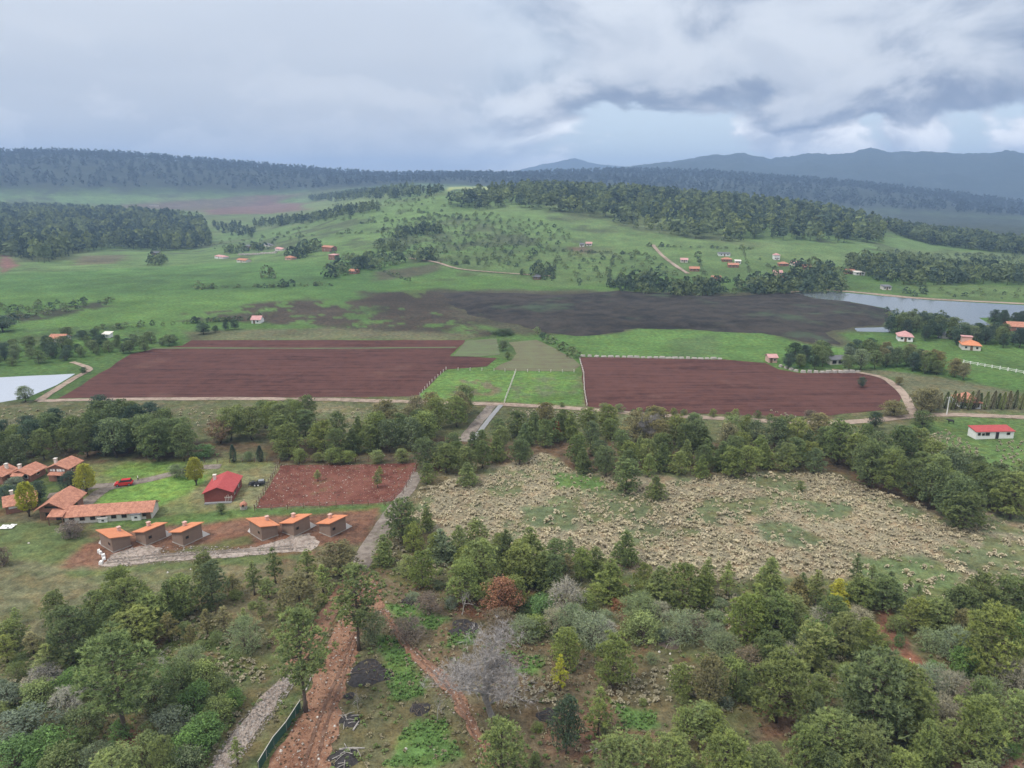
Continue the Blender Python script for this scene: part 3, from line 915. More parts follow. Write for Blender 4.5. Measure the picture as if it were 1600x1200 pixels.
RB = gxy([(690, 458), (760, 456), (870, 460), (960, 455), (1130, 463), (1180, 460), (1240, 458), (1275, 466), (1330, 472), (1388, 482), (1396, 494),
          (1380, 508), (1330, 512), (1300, 522), (1306, 540), (1260, 536), (1190, 519), (1000, 512), (960, 520), (900, 523), (820, 512), (730, 490), (700, 470)])
rb = sheet('reed_bed', RB, M['reeds'], 0.10, 3.2, 7, 18, kind='stuff',
           hfun=lambda V: sstep(0, 9, -poly_sd(V, RB) - 4) * (0.25 + 1.3 * fbm(V[:, 0] / 5, V[:, 1] / 5, 78, 4, 0.7)))
tag(rb, 'dark brown reed bed filling the marsh beside the lake', 'reeds')
ribbon('shore_strip', [(1235, 456.5), (1290, 453.5), (1340, 457), (1400, 463), (1450, 467), (1600, 474.5), (1750, 481)], [3, 5, 8, 6, 5], M['road'], 0.12, 6, 1.0, 12)
ribbon('dirt_track', [(1020, 383), (1030, 395), (1045, 408), (1062, 420), (1075, 428)], [3.5, 3.5], M['road'], 0.5, 6, 0.5)
ribbon('dirt_track', [(640, 404), (680, 410), (720, 421), (800, 428), (860, 432)], [3.5, 3.0], M['road'], 0.5, 6, 0.5)

# wheel ruts
M['rut'] = mat_soil('damp_rut', (0.115, 0.062, 0.042), (0.215, 0.130, 0.090), 0.8)
for pts in ([(575, 905), (562, 960), (545, 1010), (522, 1070), (497, 1130), (468, 1215)], [(585, 905), (570, 960), (553, 1010), (532, 1070), (511, 1130), (490, 1215)],
            [(596, 955), (620, 990), (655, 1030), (696, 1070), (716, 1105), (742, 1150), (765, 1205)], [(602, 955), (630, 992), (666, 1032), (706, 1068), (726, 1105), (752, 1150), (778, 1205)]):
    ribbon('wheel_rut', pts, [0.35, 0.45, 0.4], M['rut'], 0.14, 0.8, 0.22, 1.6)
for pts in ([(165, 881), (260, 870), (400, 861), (480, 856)], [(175, 875), (260, 866), (400, 858), (485, 850)]):
    ribbon('wheel_rut', pts, [0.4, 0.5], M['lane'], 0.10, 1.0, 0.25, 2.0)

# ------------------------------------------------------------------ tree prototypes (metres, base at the origin)
def rand_dirs(n, zmin=-1.0, rng=RNG):
    z = rng.uniform(zmin, 1, n); a = rng.uniform(0, 2 * math.pi, n); s = np.sqrt(1 - z * z)
    return np.stack([s * np.cos(a), s * np.sin(a), z], 1)


def norm(v):
    return v / (np.linalg.norm(v, axis=-1, keepdims=True) + 1e-9)


def needles(centers, dirs, tint, n=10, L=0.42, w=0.07, spread=0.9, rng=RNG):
    """tufts of blades: one triangle a blade"""
    m = len(centers)
    d = norm(np.repeat(dirs, n, 0) + rand_dirs(m * n, rng=rng) * spread)
    c = np.repeat(centers, n, 0)
    p = norm(np.cross(d, rand_dirs(m * n, rng=rng)))
    l = L * rng.uniform(0.7, 1.25, (m * n, 1))
    V = np.stack([c - p * w, c + p * w, c + d * l], 1).reshape(-1, 3)
    F = np.arange(len(V)).reshape(-1, 3)
    t = np.repeat(np.repeat(tint, n), 3)
    t[2::3] += 0.45                                   # needle tips are paler; the lift also paints highlights into the tint
    return V, F, t


def leaves(centers, dirs, tint, size=0.3, rng=RNG):
    """leaf sprays: one bent quad each, as two triangles"""
    m = len(centers)
    nrm = norm(dirs + rand_dirs(m, rng=rng) * 0.9)
    a = norm(np.cross(nrm, rand_dirs(m, rng=rng))); b = np.cross(nrm, a)
    s = size * rng.uniform(0.55, 1.3, (m, 1))
    V = np.stack([centers - a * s, centers - b * s * 0.55 + nrm * s * 0.2, centers + a * s, centers + b * s * 0.55 + nrm * s * 0.2], 1).reshape(-1, 3)
    k = np.arange(m)[:, None] * 4
    F = np.concatenate([k + np.array([[0, 1, 2]]), k + np.array([[0, 2, 3]])])
    return V, F, np.repeat(tint, 4)


def join(parts):
    V, F, T, o = [], [], [], 0
    for v, f, t in parts:
        V.append(v); F.append(f + o); T.append(t); o += len(v)
    return np.concatenate(V), np.concatenate(F), np.concatenate(T)


PROTO = {}


def store(key, crown, trunk_mb, h, w, bark='bark', flat=True):
    V, F, T = crown if crown is not None else (None, None, None)
    cm = None
    if V is not None:
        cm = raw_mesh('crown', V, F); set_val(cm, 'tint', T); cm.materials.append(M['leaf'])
    tm = trunk_mb.mesh('trunk', M[bark], True)
    PROTO.setdefault(key, []).append((cm, tm, h, w))


def pine(key, seed, h, R, zb, shape, nl, lr, nt, nb, L, bw, bare=0.0, lean=0.0):
    rng = np.random.default_rng(seed)
    mb = MB()
    zs = np.linspace(0, h * 0.97, 9)
    bx = np.cumsum(rng.normal(0, 0.02 * h / 9, 9)) + lean * zs; by = np.cumsum(rng.normal(0, 0.02 * h / 9, 9))
    bx -= bx[0]; by -= by[0]
    r0 = 0.016 * h + 0.03
    mb.tube(list(zip(bx, by, zs)), [r0 * (1.25 - 0.45 * min(1, i)) * (1 - 0.88 * z / h) + 0.01 for i, z in enumerate(zs)], 7)
    at = lambda z: np.array([np.interp(z, zs, bx), np.interp(z, zs, by), z])
    cs, rs = [], []
    ga = rng.uniform(0, 6.28)
    for i in range(nl):
        u = (i + rng.uniform(0, 1)) / nl
        if shape == 'cone':
            z = zb + (h - zb) * (1 - (1 - u) ** 0.62) * 0.97
            rr = R * (1 - ((z - zb) / (h - zb))) ** 0.72 * (0.75 + 0.25 * min(1, (z - zb) / (0.12 * h) + 0.3))
        elif shape == 'dome':
            z = zb + (h - zb) * (0.02 + 0.96 * u)
            q = (z - zb) / (h - zb)
            rr = R * math.sqrt(max(0.03, 1 - max(0, (q - 0.32) / 0.70) ** 2)) * (0.72 + 0.28 * min(1, q / 0.3))
        else:
            z = zb + (h - zb) * u
            q = (z - zb) / (h - zb)
            rr = R * math.sqrt(max(0.02, 1 - (2 * q - 1) ** 2 * 0.9)) * (0.75 + 0.5 * rng.uniform())
        ga += 2.39996 + rng.normal(0, 0.35)
        f = rng.uniform(0.62, 1.0) if rng.uniform() < 0.8 else rng.uniform(0.2, 0.6)
        f *= rng.uniform(0.86, 1.12)
        lob = lr * rng.uniform(0.7, 1.25) * (0.55 + 0.45 * rr / R)
        rad = max(0.0, rr * f - 0.35 * lob)
        zz = min(z + rng.normal(0, 0.02 * h), h - lob * 0.45)
        p = at(zz) + np.array([math.cos(ga) * rad, math.sin(ga) * rad, 0])
        cs.append(p); rs.append(lob)
        # a limb out to the clump
        if rad > 0.35 and (i % 2 == 0 or bare > 0):
            s = at(max(0.15 * h * 0.2, zz - 0.35 * rad - 0.1))
            mid = (s + p) / 2 + np.array([0, 0, -0.08 * rad])
            mb.tube([s, mid, p], [r0 * 0.30, r0 * 0.2, r0 * 0.07], 4, False)
    cs = np.array(cs); rs = np.array(rs)
    top = at(h - lr * 0.4); cs = np.concatenate([cs, [top]]); rs = np.concatenate([rs, [lr * 0.55]])
    d = rand_dirs(len(cs) * nt, -0.45, rng)
    c = np.repeat(cs, nt, 0); rl = np.repeat(rs, nt)[:, None]
    pos = c + d * rl * rng.uniform(0.55, 1.0, (len(c), 1)) * np.array([1, 1, 0.72])
    lt = np.repeat(rng.uniform(0.15, 0.85, len(cs)), nt)
    tint = np.clip(lt + rng.normal(0, 0.16, len(c)), 0, 1)
    dd = norm(d * 0.7 + np.array([0, 0, 0.55]))
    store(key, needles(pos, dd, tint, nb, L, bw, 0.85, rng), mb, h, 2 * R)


for s in range(4):
    pine('dense', 100 + s, 8.0, 2.5, 0.5, 'dome' if s % 2 else 'cone', 66, 0.78, 12, 10, 0.40, 0.060)
for s in range(3):
    pine('tall', 200 + s, 18.0, 4.0, 6.0, 'oval', 74, 1.25, 13, 11, 0.55, 0.085, 1)
for s in range(3):
    pine('round', 300 + s, 11.0, 3.7, 1.6, 'dome', 86, 1.05, 13, 10, 0.48, 0.075, 1)
for s in range(3):
    pine('thin', 400 + s, 8.0, 1.9, 2.2, 'cone', 30, 0.55, 9, 10, 0.42, 0.050, 1)


def broad(key, seed, h, R, zb, nl, lr, nlv, size, trunk_r=0.14, twig=0):
    rng = np.random.default_rng(seed)
    mb = MB()
    nst = 3 if zb < 1 else 1
    base = []
    for k in range(nst):
        a = rng.uniform(0, 6.28); sp = 0.12 * R if nst > 1 else 0
        base.append(np.array([math.cos(a) * sp, math.sin(a) * sp, 0]))
        tip = np.array([math.cos(a) * R * 0.25, math.sin(a) * R * 0.25, max(zb, h * 0.45)])
        mb.tube([base[-1], (base[-1] + tip) / 2 + rng.normal(0, 0.06 * R, 3), tip], [trunk_r, trunk_r * 0.7, trunk_r * 0.4], 6)
    cs, rs = [], []
    for i in range(nl):
        q = (i + 0.5) / nl
        z = zb + (h - zb) * q
        rr = R * math.sqrt(max(0.04, 1 - max(0, (q - 0.35) / 0.68) ** 2)) * (0.7 + 0.3 * min(1, q / 0.3))
        a = i * 2.39996 + rng.normal(0, 0.5)
        f = rng.uniform(0.45, 1.05)
        lob = lr * rng.uniform(0.65, 1.3)
        p = np.array([math.cos(a) * max(0, rr * f - 0.4 * lob), math.sin(a) * max(0, rr * f - 0.4 * lob), min(z, h - lob * 0.5)])
        cs.append(p); rs.append(lob)
        if i % 2 == 0:
            b = base[i % nst]; s = b + (np.array([0, 0, max(zb, 0.3 * h)]) - b * 0) * 0.7
            mb.tube([s, (s + p) / 2 + np.array([0, 0, 0.08 * h]), p], [trunk_r * 0.4, trunk_r * 0.28, trunk_r * 0.1], 4, False)
    cs = np.array(cs); rs = np.array(rs)
    d = rand_dirs(nl * nlv, -0.5, rng); c = np.repeat(cs, nlv, 0)
    pos = c + d * np.repeat(rs, nlv)[:, None] * rng.uniform(0.5, 1.05, (len(c), 1)) * np.array([1, 1, 0.8])
    tint = np.clip(np.repeat(rng.uniform(0.1, 0.9, nl), nlv) + rng.normal(0, 0.15, len(c)), 0, 1)
    parts = [leaves(pos, d * 0.6 + np.array([0, 0, 0.5]), tint, size, rng)]
    if twig:
        k = rng.choice(len(pos), twig)
        parts.append(needles(pos[k], d[k], np.ones(twig) * 0.9, 3, 0.55, 0.022, 0.6, rng))
    store(key, join(parts), mb, h, 2 * R)


for s in range(3):
    broad('bush', 500 + s, 4.0, 2.3, 0.3, 46, 0.72, 58, 0.125, 0.09)
for s in range(3):
    broad('grey', 600 + s, 3.6, 2.2, 0.4, 42, 0.70, 40, 0.09, 0.09, 600)
for s in range(3):
    broad('oak', 700 + s, 9.0, 3.6, 1.8, 64, 1.15, 62, 0.19, 0.22)


def cypress(key, seed, h, R, n, up):
    rng = np.random.default_rng(seed)
    mb = MB()
    mb.tube([(0, 0, 0), (0.05, 0.02, h * 0.3), (0, 0, h * 0.8)], [0.02 * h + 0.05, 0.015 * h + 0.03, 0.03], 7)
    if up < 0.9:
        for k in range(7):
            a = k * 0.9; q = np.array([math.cos(a) * R * 0.55, math.sin(a) * R * 0.55, h * 0.42])
            mb.tube([(0, 0, h * 0.06), q * np.array([0.5, 0.5, 0.6]), q], [0.1, 0.08, 0.04], 5, False)
    z = (rng.uniform(0, 1, n) ** 0.85) * h * (0.97 - (0.24 if up < 0.9 else 0.03)) + h * (0.24 if up < 0.9 else 0.03)
    q = z / h
    rr = R * np.clip(1.15 - np.abs(q - 0.5) * 1.5, 0.12, 1) if up < 0.9 else R * np.clip(np.minimum((1 - q) * 2.2, 0.6 + q * 2), 0.06, 1)
    a = rng.uniform(0, 6.28, n); f = rng.uniform(0.6, 1.05, n) * (1 + 0.16 * np.sin(a * 5 + q * 7))
    pos = np.stack([np.cos(a) * rr * f, np.sin(a) * rr * f, z], 1)
    d = norm(np.stack([np.cos(a), np.sin(a), np.full(n, 1.4)], 1))
    tint = np.clip(0.25 + 0.6 * rng.uniform(0, 1, n) * (0.5 + 0.5 * np.sin(a * 3 + z)), 0, 1)
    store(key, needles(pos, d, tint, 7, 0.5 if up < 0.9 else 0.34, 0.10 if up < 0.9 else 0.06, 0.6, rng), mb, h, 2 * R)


for s in range(2):
    cypress('golden', 800 + s, 9.0, 2.2, 900, 0.8)
    cypress('column', 820 + s, 8.0, 0.8, 520, 1.0)


def branching(key, seed, h, R, levels, nb, r0, twigs, leafless=True, bark='bark_grey'):
    rng = np.random.default_rng(seed)
    mb = MB(); ends = []

    def grow(p, d, L, r, lv):
        n = 4
        pts = [p]; q = p; dd = d
        for i in range(n):
            dd = norm(dd + rng.normal(0, 0.22, 3) + np.array([0, 0, 0.05]))
            q = q + dd * L / n
            pts.append(q)
        mb.tube(pts, np.linspace(r, r * 0.5, n + 1), 6 if lv == 0 else 4, False)
        if lv >= levels:
            ends.append((q, dd)); return
        k = nb if lv else nb + 1
        for j in range(k):
            t = rng.uniform(0.35, 1.0)
            i = min(n, max(1, int(t * n + 0.5)))
            a = norm(dd * 0.75 + rand_dirs(1, -0.25, rng)[0] * 0.95)
            grow(pts[i], a, L * rng.uniform(0.55, 0.8), r * 0.48, lv + 1)

    grow(np.zeros(3), np.array([0.05, 0, 1.0]), h * 0.36, r0, 0)
    V = np.array(mb.v)
    # twigs: fine slivers at the ends
    if twigs and ends:
        P = np.array([e[0] for e in ends]); D = np.array([e[1] for e in ends])
        v, f, _ = needles(P, D, np.ones(len(P)), twigs, h * 0.05, 0.008 + r0 * 0.02, 0.9, rng)
        o = len(mb.v)
        mb.v += [tuple(x) for x in v]; mb.f += [tuple(int(i) + o for i in x) for x in f]
    me = mb.mesh('branches', M[bark], False)
    V = np.array(mb.v)
    PROTO.setdefault(key, []).append((None, me, float(V[:, 2].max()), float(2 * np.percentile(np.abs(V[:, :2]), 97))))


M['bark_lichen'] = mat_plain('lichened_bark', (0.30, 0.275, 0.255), 0.95, 0.35, 3.0, 0.3)
branching('bare', 900, 9.0, 4, 5, 4, 0.24, 7, True, 'bark_lichen')
branching('snag', 910, 6.0, 2, 3, 3, 0.09, 5)
branching('snag', 911, 6.0, 2, 3, 3, 0.09, 5)

# ------------------------------------------------------------------ colours of foliage
FC = {'g': (0.225, 0.270, 0.105), 'd': (0.175, 0.220, 0.100), 'y': (0.245, 0.280, 0.108), 'o': (0.255, 0.235, 0.125),
      'l': (0.240, 0.290, 0.115), 'b': (0.150, 0.245, 0.085), 's': (0.215, 0.260, 0.165), 'w': (0.320, 0.310, 0.260),
      'r': (0.330, 0.170, 0.105), 'k': (0.088, 0.125, 0.082), 'Y': (0.440, 0.440, 0.085), 'R': (0.280, 0.075, 0.042), 'm': (0.165, 0.210, 0.102),
      'n': (0.235, 0.195, 0.165), 'v': (0.235, 0.165, 0.105), 'f': (0.045, 0.062, 0.040)}
CW = {'g': 'green', 'd': 'dark green', 'y': 'yellow-green', 'o': 'olive-brown', 'l': 'fresh green', 'b': 'bright green', 's': 'grey-green',
      'w': 'pale grey', 'r': 'rust-brown', 'k': 'blackish green', 'Y': 'golden', 'R': 'dead red', 'm': 'mid green', 'n': 'twiggy brown', 'v': 'brown'}
KIND = {'dense': ('pine_tree', 'pine tree', 'bushy pine'), 'tall': ('pine_tree', 'pine tree', 'tall pine'), 'round': ('pine_tree', 'pine tree', 'broad pine'),
        'thin': ('pine_tree', 'pine tree', 'thin pine'), 'bush': ('shrub', 'shrub', 'leafy shrub'), 'grey': ('shrub', 'shrub', 'scrubby bush'),
        'oak': ('broadleaf_tree', 'tree', 'broadleaf tree'), 'golden': ('cypress_tree', 'cypress', 'cedar'), 'column': ('cypress_tree', 'cypress', 'slim cypress'),
        'bare': ('bare_tree', 'bare tree', 'leafless tree'), 'snag': ('bare_tree', 'bare tree', 'small leafless tree')}
TREES = []                       # (x, y, h, w, kind, col, zone)  filled first, labelled afterwards


def add_px(kind, col, bx, by, top, w, zone, group=None):
    b = ground(bx, by)
    h = height_for(b, top)
    # the crown's far side shows above its true tip when seen from above, so trim a little
    h = h * 0.93
    TREES.append([b[0], b[1], h, w * px_size(b) * 1.04, kind, col, zone, group])


def add_many(kind, zone, rows, col='g'):
    for row in rows:
        c = row[4] if len(row) > 4 else col
        add_px(row[5] if len(row) > 5 else kind, c, row[0], row[1], row[2], row[3], zone)


def poisson(pts, spacing, n_max, seed, world=False):
    poly = np.asarray(pts) if world else gxy(pts)
    rng = np.random.default_rng(seed)
    lo, hi = poly.min(0), poly.max(0)
    area = np.prod(hi - lo)
    n = int(min(60000, area / spacing ** 2 * 4))
    c = rng.uniform(lo, hi, (n, 2))
    c = c[in_poly(c, poly)]
    cell = {}
    out = []
    for p in c:
        k = (int(p[0] // spacing), int(p[1] // spacing))
        ok = True
        for dx in (-1, 0, 1):
            for dy in (-1, 0, 1):
                for q in cell.get((k[0] + dx, k[1] + dy), ()):
                    if (p[0] - q[0]) ** 2 + (p[1] - q[1]) ** 2 < spacing ** 2:
                        ok = False
        if ok:
            cell.setdefault(k, []).append(p); out.append(p)
            if len(out) >= n_max: break
    return np.array(out).reshape(-1, 2)


def add_wood(pts, spacing, n_max, seed, hr, wr, kinds, cols, zone, world=False):
    rng = np.random.default_rng(seed)
    for p in poisson(pts, spacing, n_max, seed, world):
        h = rng.uniform(*hr); w = h * rng.uniform(*wr)
        if 'belt' in zone or 'wood b' in zone: h *= 0.88
        TREES.append([p[0], p[1], h, w, kinds[rng.integers(len(kinds))], cols[rng.integers(len(cols))], zone, zone])


# --- foreground, left of the gravel lane
Z = 'on the slope left of the gravel lane'
add_many('thin', Z, [(26, 977, 948, 22, 'g'), (53, 1021, 985, 34, 'o'), (80, 1058, 1004, 52, 'y'), (325, 994, 950, 34, 'o'), (352, 988, 945, 36, 'o'),
                     (384, 985, 948, 26, 'y'), (265, 1003, 955, 36, 'o'), (300, 1015, 975, 30, 'o'), (410, 968, 930, 24, 'y'), (440, 972, 935, 26, 'y'), (12, 1035, 990, 40, 'y')])
add_many('round', Z, [(115, 1036, 947, 74, 'd'), (165, 992, 920, 62, 'g'), (204, 985, 902, 72, 'g'), (238, 990, 925, 60, 'l'), (288, 962, 897, 58, 'g'),
                      (215, 1012, 948, 84, 'y'), (470, 968, 893, 70, 'o'), (532, 900, 845, 60, 'o')])
add_many('thin', 'between the gravel yard and the red track', [(398, 930, 874, 32, 'g'), (431, 912, 853, 34, 'd'), (481, 902, 856, 38, 'g'), (505, 925, 880, 36, 'g'), (420, 935, 900, 30, 'g'), (365, 930, 895, 30, 'o')])
add_px('tall', 'm', 196, 1150, 982, 112, 'with a huge pale crown in the left foreground')
add_px('tall', 'g', 478, 1112, 941, 80, 'leaning over the gravel lane')
add_px('tall', 'g', 561, 1016, 878, 74, 'with a bare lower trunk beside the red track')
add_many('round', 'at the bottom left corner of the picture', [(182, 1236, 1172, 80, 'l'), (258, 1215, 1150, 40, 'y'), (20, 1010, 970, 50, 'g')])
add_px('thin', 'g', 372, 1194, 1150, 26, 'alone beside the gravel lane')
Z = 'in the thicket at the lower left'
add_many('bush', Z, [(115, 1085, 1048, 60, 'b'), (45, 1150, 1108, 90, 's'), (80, 1185, 1140, 80, 'b'), (30, 1205, 1155, 80, 'b'), (100, 1215, 1165, 70, 'l'),
                     (60, 1100, 1065, 60, 'l'), (240, 1105, 1060, 60, 'd'), (282, 1085, 1030, 60, 'd'), (320, 1075, 1030, 55, 'l'), (310, 1110, 1070, 60, 'b'),
                     (345, 1130, 1090, 50, 'l'), (325, 1160, 1118, 66, 'b'), (265, 1150, 1110, 70, 's'), (300, 1180, 1140, 60, 'b'), (130, 1150, 1105, 60, 'd'),
                     (230, 1190, 1150, 60, 'l'), (15, 1100, 1070, 50, 's'), (290, 1205, 1170, 60, 's'), (350, 1095, 1060, 40, 'd'), (150, 1205, 1165, 60, 's')])
add_many('grey', 'left of the red track', [(386, 1018, 962, 52, 's'), (300, 1050, 1010, 50, 's'), (70, 1070, 1040, 50, 'w'), (110, 1110, 1075, 50, 'w')])
add_px('grey', 's', 583, 1003, 953, 48, 'standing beside the red track')
# --- along the near edge of the tussock field
Z = 'at the near edge of the tussock field'
add_many('dense', Z, [(630, 848, 778, 60, 'd', 'round'), (668, 828, 786, 28, 'g'), (660, 918, 858, 46, 'g'), (600, 882, 832, 42, 'g'), (640, 900, 866, 36, 'y'),
                      (690, 876, 824, 52, 's'), (718, 872, 818, 46, 'g'), (752, 916, 840, 62, 'g', 'round'), (726, 942, 874, 58, 'g', 'round'), (790, 886, 824, 42, 'd'),
                      (828, 884, 820, 56, 'g'), (815, 914, 850, 70, 'y', 'round'), (850, 916, 858, 60, 'g'), (884, 912, 862, 34, 'o', 'thin'), (890, 876, 838, 30, 'd', 'thin'),
                      (976, 884, 826, 52, 'd'), (930, 895, 852, 46, 'g'), (952, 938, 870, 66, 'g'), (1030, 942, 882, 66, 'y'), (1066, 950, 876, 60, 'g'), (1098, 942, 882, 46, 'g'),
                      (1104, 918, 868, 30, 'g', 'thin'), (1134, 932, 888, 34, 'g', 'thin'), (1201, 922, 868, 50, 'l'), (1273, 946, 888, 40, 'y', 'thin'), (1308, 948, 902, 42, 'Y', 'dense'),
                      (1345, 950, 902, 48, 'g'), (1378, 952, 898, 58, 'd', 'round'), (1336, 916, 862, 24, 'd', 'thin'), (1435, 928, 912, 10, 'd', 'thin'), (1362, 905, 880, 18, 'd', 'thin'),
                      (1244, 945, 898, 44, 'o'), (1420, 916, 902, 8, 'g', 'thin')])
Z = 'in the scrub right of the red tracks'
add_many('round', Z, [(803, 948, 900, 44, 'g'), (768, 952, 905, 40, 'y'), (885, 1046, 980, 50, 'g'), (956, 1076, 988, 62, 'g'), (1062, 1088, 1035, 40, 'g'), (1108, 1100, 1022, 52, 'o'),
                      (1165, 1012, 928, 70, 'g'), (1204, 1010, 922, 64, 'd'), (1232, 992, 930, 56, 'y'), (1212, 1128, 1014, 98, 'g'), (1206, 1045, 990, 44, 'y'),
                      (1350, 1018, 966, 46, 'y', 'dense'), (1356, 1160, 1018, 118, 'd'), (1400, 1150, 1030, 90, 'g')])
add_many('thin', Z, [(875, 1079, 1020, 30, 'Y'), (934, 1152, 1070, 54, 'l'), (1010, 1190, 1142, 34, 'g'), (1305, 1012, 985, 20, 'y')])
add_px('oak', 'k', 884, 1178, 1084, 54, 'standing alone on red earth in the foreground')
Z = 'along the bottom edge of the picture'
add_many('round', Z, [(785, 1230, 1124, 84, 'l'), (965, 1240, 1146, 92, 'g'), (1048, 1236, 1148, 78, 'g'), (1130, 1236, 1142, 80, 'l'), (1290, 1215, 1112, 92, 'g'),
                      (1345, 1230, 1135, 80, 'g'), (1400, 1240, 1172, 70, 'g'), (1250, 1225, 1130, 60, 'l'), (1460, 1190, 1130, 60, 'y'), (1195, 1240, 1165, 60, 'g'), (1530, 1245, 1195, 60, 'g')])
add_many('tall', Z, [(1068, 1168, 1104, 44, 'l'), (1092, 1172, 1098, 50, 'l'), (1110, 1178, 1108, 42, 'g')])
Z = 'on the right beside the earth path'
add_many('round', Z, [(1430, 985, 932, 46, 'y'), (1462, 990, 934, 56, 'g'), (1492, 985, 930, 46, 'd'), (1522, 960, 905, 56, 'd'), (1545, 1066, 945, 92, 'y'), (1526, 975, 890, 44, 'g'),
                      (1580, 985, 900, 70, 'd'), (1615, 1000, 905, 70, 'd'), (1592, 1168, 1082, 72, 'l'), (1640, 1080, 980, 70, 'g'), (1500, 1005, 950, 40, 'o')])
Z = 'in the scrub right of the large bare tree'
add_many('grey', Z, [(884, 962, 908, 62, 'w'), (893, 990, 945, 60, 's'), (926, 1010, 958, 62, 's'), (945, 1005, 970, 40, 'w'), (866, 985, 950, 40, 'w'), (1000, 972, 928, 62, 's'), (1062, 1002, 955, 62, 's'),
                     (1085, 992, 960, 36, 'n'), (1030, 965, 940, 36, 'w'), (780, 985, 952, 50, 'n'), (640, 1000, 965, 50, 'n'), (672, 960, 925, 40, 'n'), (820, 1000, 965, 50, 's')])
add_many('bush', Z, [(845, 965, 930, 46, 'b'), (915, 955, 928, 40, 'l'), (1002, 1003, 955, 62, 'l'), (1146, 1082, 1026, 60, 'l'), (965, 950, 935, 30, 'r'), (835, 990, 960, 40, 'l')])
Z = 'in the scrub near the right edge'
add_many('grey', Z, [(1290, 985, 950, 50, 'w'), (1255, 1030, 990, 46, 's'), (1316, 1018, 975, 40, 's'), (1340, 965, 950, 40, 'w'), (1450, 1085, 1040, 64, 's'), (1482, 1100, 1050, 60, 'w'), (1475, 1140, 1092, 56, 'w'),
                     (1520, 1120, 1068, 62, 'n'), (1540, 1100, 1060, 50, 's'), (1495, 1030, 985, 70, 's'), (1455, 1015, 985, 44, 's'), (1580, 1085, 1030, 60, 'w'), (1230, 1045, 1005, 40, 'w'), (1130, 1030, 990, 56, 's'), (1170, 1055, 1010, 50, 'n'), (1115, 1010, 975, 40, 's')])
add_many('bush', Z, [(1275, 1025, 972, 52, 'b'), (1305, 995, 960, 44, 'l'), (1500, 1055, 1010, 50, 'b'), (1595, 1015, 965, 50, 'b'), (1600, 1060, 1010, 50, 'l'), (1404, 1010, 990, 18, 'b'), (1380, 1020, 1005, 16, 'b'),
                     (1185, 1045, 1010, 50, 'd'), (1545, 1190, 1150, 50, 's')])
add_px('oak', 'r', 783, 962, 902, 62, 'with rust-coloured leaves behind the bare tree')
add_px('bare', 'g', 768, 1118, 962, 128, 'with a wide grey crown between the red tracks')
add_px('snag', 'g', 683, 1126, 1068, 26, 'with pale bark beside the right-hand red track')
add_px('snag', 'g', 722, 960, 918, 34, 'with a white stem near the rusty tree')
add_px('snag', 'g', 560, 1108, 1068, 22, 'among the burnt heaps beside the red track')
add_px('snag', 'g', 805, 1062, 1025, 40, 'behind the wide bare tree')
# --- ranch
Z = 'among the tile-roofed ranch houses'
add_many('golden', Z, [(46, 807, 750, 27, 'Y'), (136, 772, 722, 26, 'Y'), (307, 758, 712, 22, 'Y')])
add_many('oak', Z, [(64, 784, 749, 24, 'k'), (112, 770, 735, 34, 'k'), (12, 785, 758, 36, 'k'), (25, 760, 745, 28, 's'), (275, 746, 725, 26, 's'), (293, 748, 727, 20, 'd')])
add_px('oak', 'd', 346, 803, 785, 16, 'in front of the red-roofed barn')
add_px('bush', 'n', 112, 838, 814, 40, 'below the main ranch house')
add_px('bush', 'n', 4, 884, 855, 28, 'at the left edge below the ranch')
add_many('column', 'on the fence line behind the lawn', [(365, 722, 692, 9, 'k'), (407, 721, 694, 9, 'k')])
add_many('oak', 'in the fence row behind the red paddock', [(388, 720, 705, 17, 'd'), (442, 720, 706, 16, 'd'), (468, 724, 700, 26, 'g'), (520, 725, 699, 32, 'g'), (545, 724, 703, 24, 'g'), (590, 724, 702, 26, 'l'), (628, 723, 700, 24, 'g'), (497, 722, 706, 20, 'y')])
add_many('thin', 'planted in the red paddock', [(590, 762, 735, 18, 'l'), (594, 745, 727, 14, 'g'), (497, 752, 733, 16, 'g')])
# --- pine belts
add_wood([(-40, 745), (-40, 690), (70, 680), (110, 685), (120, 712), (60, 722), (10, 735)], 4.6, 30, 31, (8, 12), (0.62, 0.8), ['round', 'oak'], ['d', 'd', 'k', 'g'], 'in the wood behind the ranch houses, at the left edge')
add_wood([(115, 685), (190, 664), (290, 684), (298, 722), (210, 722), (120, 714)], 4.2, 46, 32, (8.5, 12.5), (0.62, 0.8), ['round', 'oak', 'round'], ['d', 'd', 'k', 'm'], 'in the dark wood behind the lawn')
add_wood([(345, 668), (480, 655), (490, 685), (360, 690)], 5.5, 18, 33, (8, 12), (0.6, 0.8), ['round', 'oak'], ['g', 'd', 'm'], 'in the wood between the ploughed field and the paddock')
add_wood([(420, 700), (500, 690), (660, 672), (670, 705), (560, 714), (450, 716)], 4.8, 46, 34, (7, 11), (0.62, 0.85), ['round', 'oak', 'dense'], ['g', 'd', 'm', 'd', 'y'], 'in the wood behind the red paddock')
add_wood([(600, 668), (700, 648), (735, 645), (720, 665), (650, 700)], 5.0, 16, 35, (8, 11), (0.65, 0.85), ['round', 'oak'], ['g', 'd', 'o'], 'in the wood beside the canal lane')
add_wood([(655, 735), (680, 715), (740, 705), (800, 700), (830, 725), (760, 735), (690, 745)], 4.2, 26, 36, (6.5, 9.5), (0.62, 0.8), ['dense', 'round', 'dense'], ['g', 'd', 'm'], 'in the pine belt above the tussock field, left part')
add_wood([(765, 690), (850, 668), (980, 672), (975, 695), (840, 700)], 5.0, 26, 37, (7, 10), (0.65, 0.85), ['round', 'dense'], ['g', 'd', 'm', 'o'], 'in the pine belt beside the dirt road, left part')
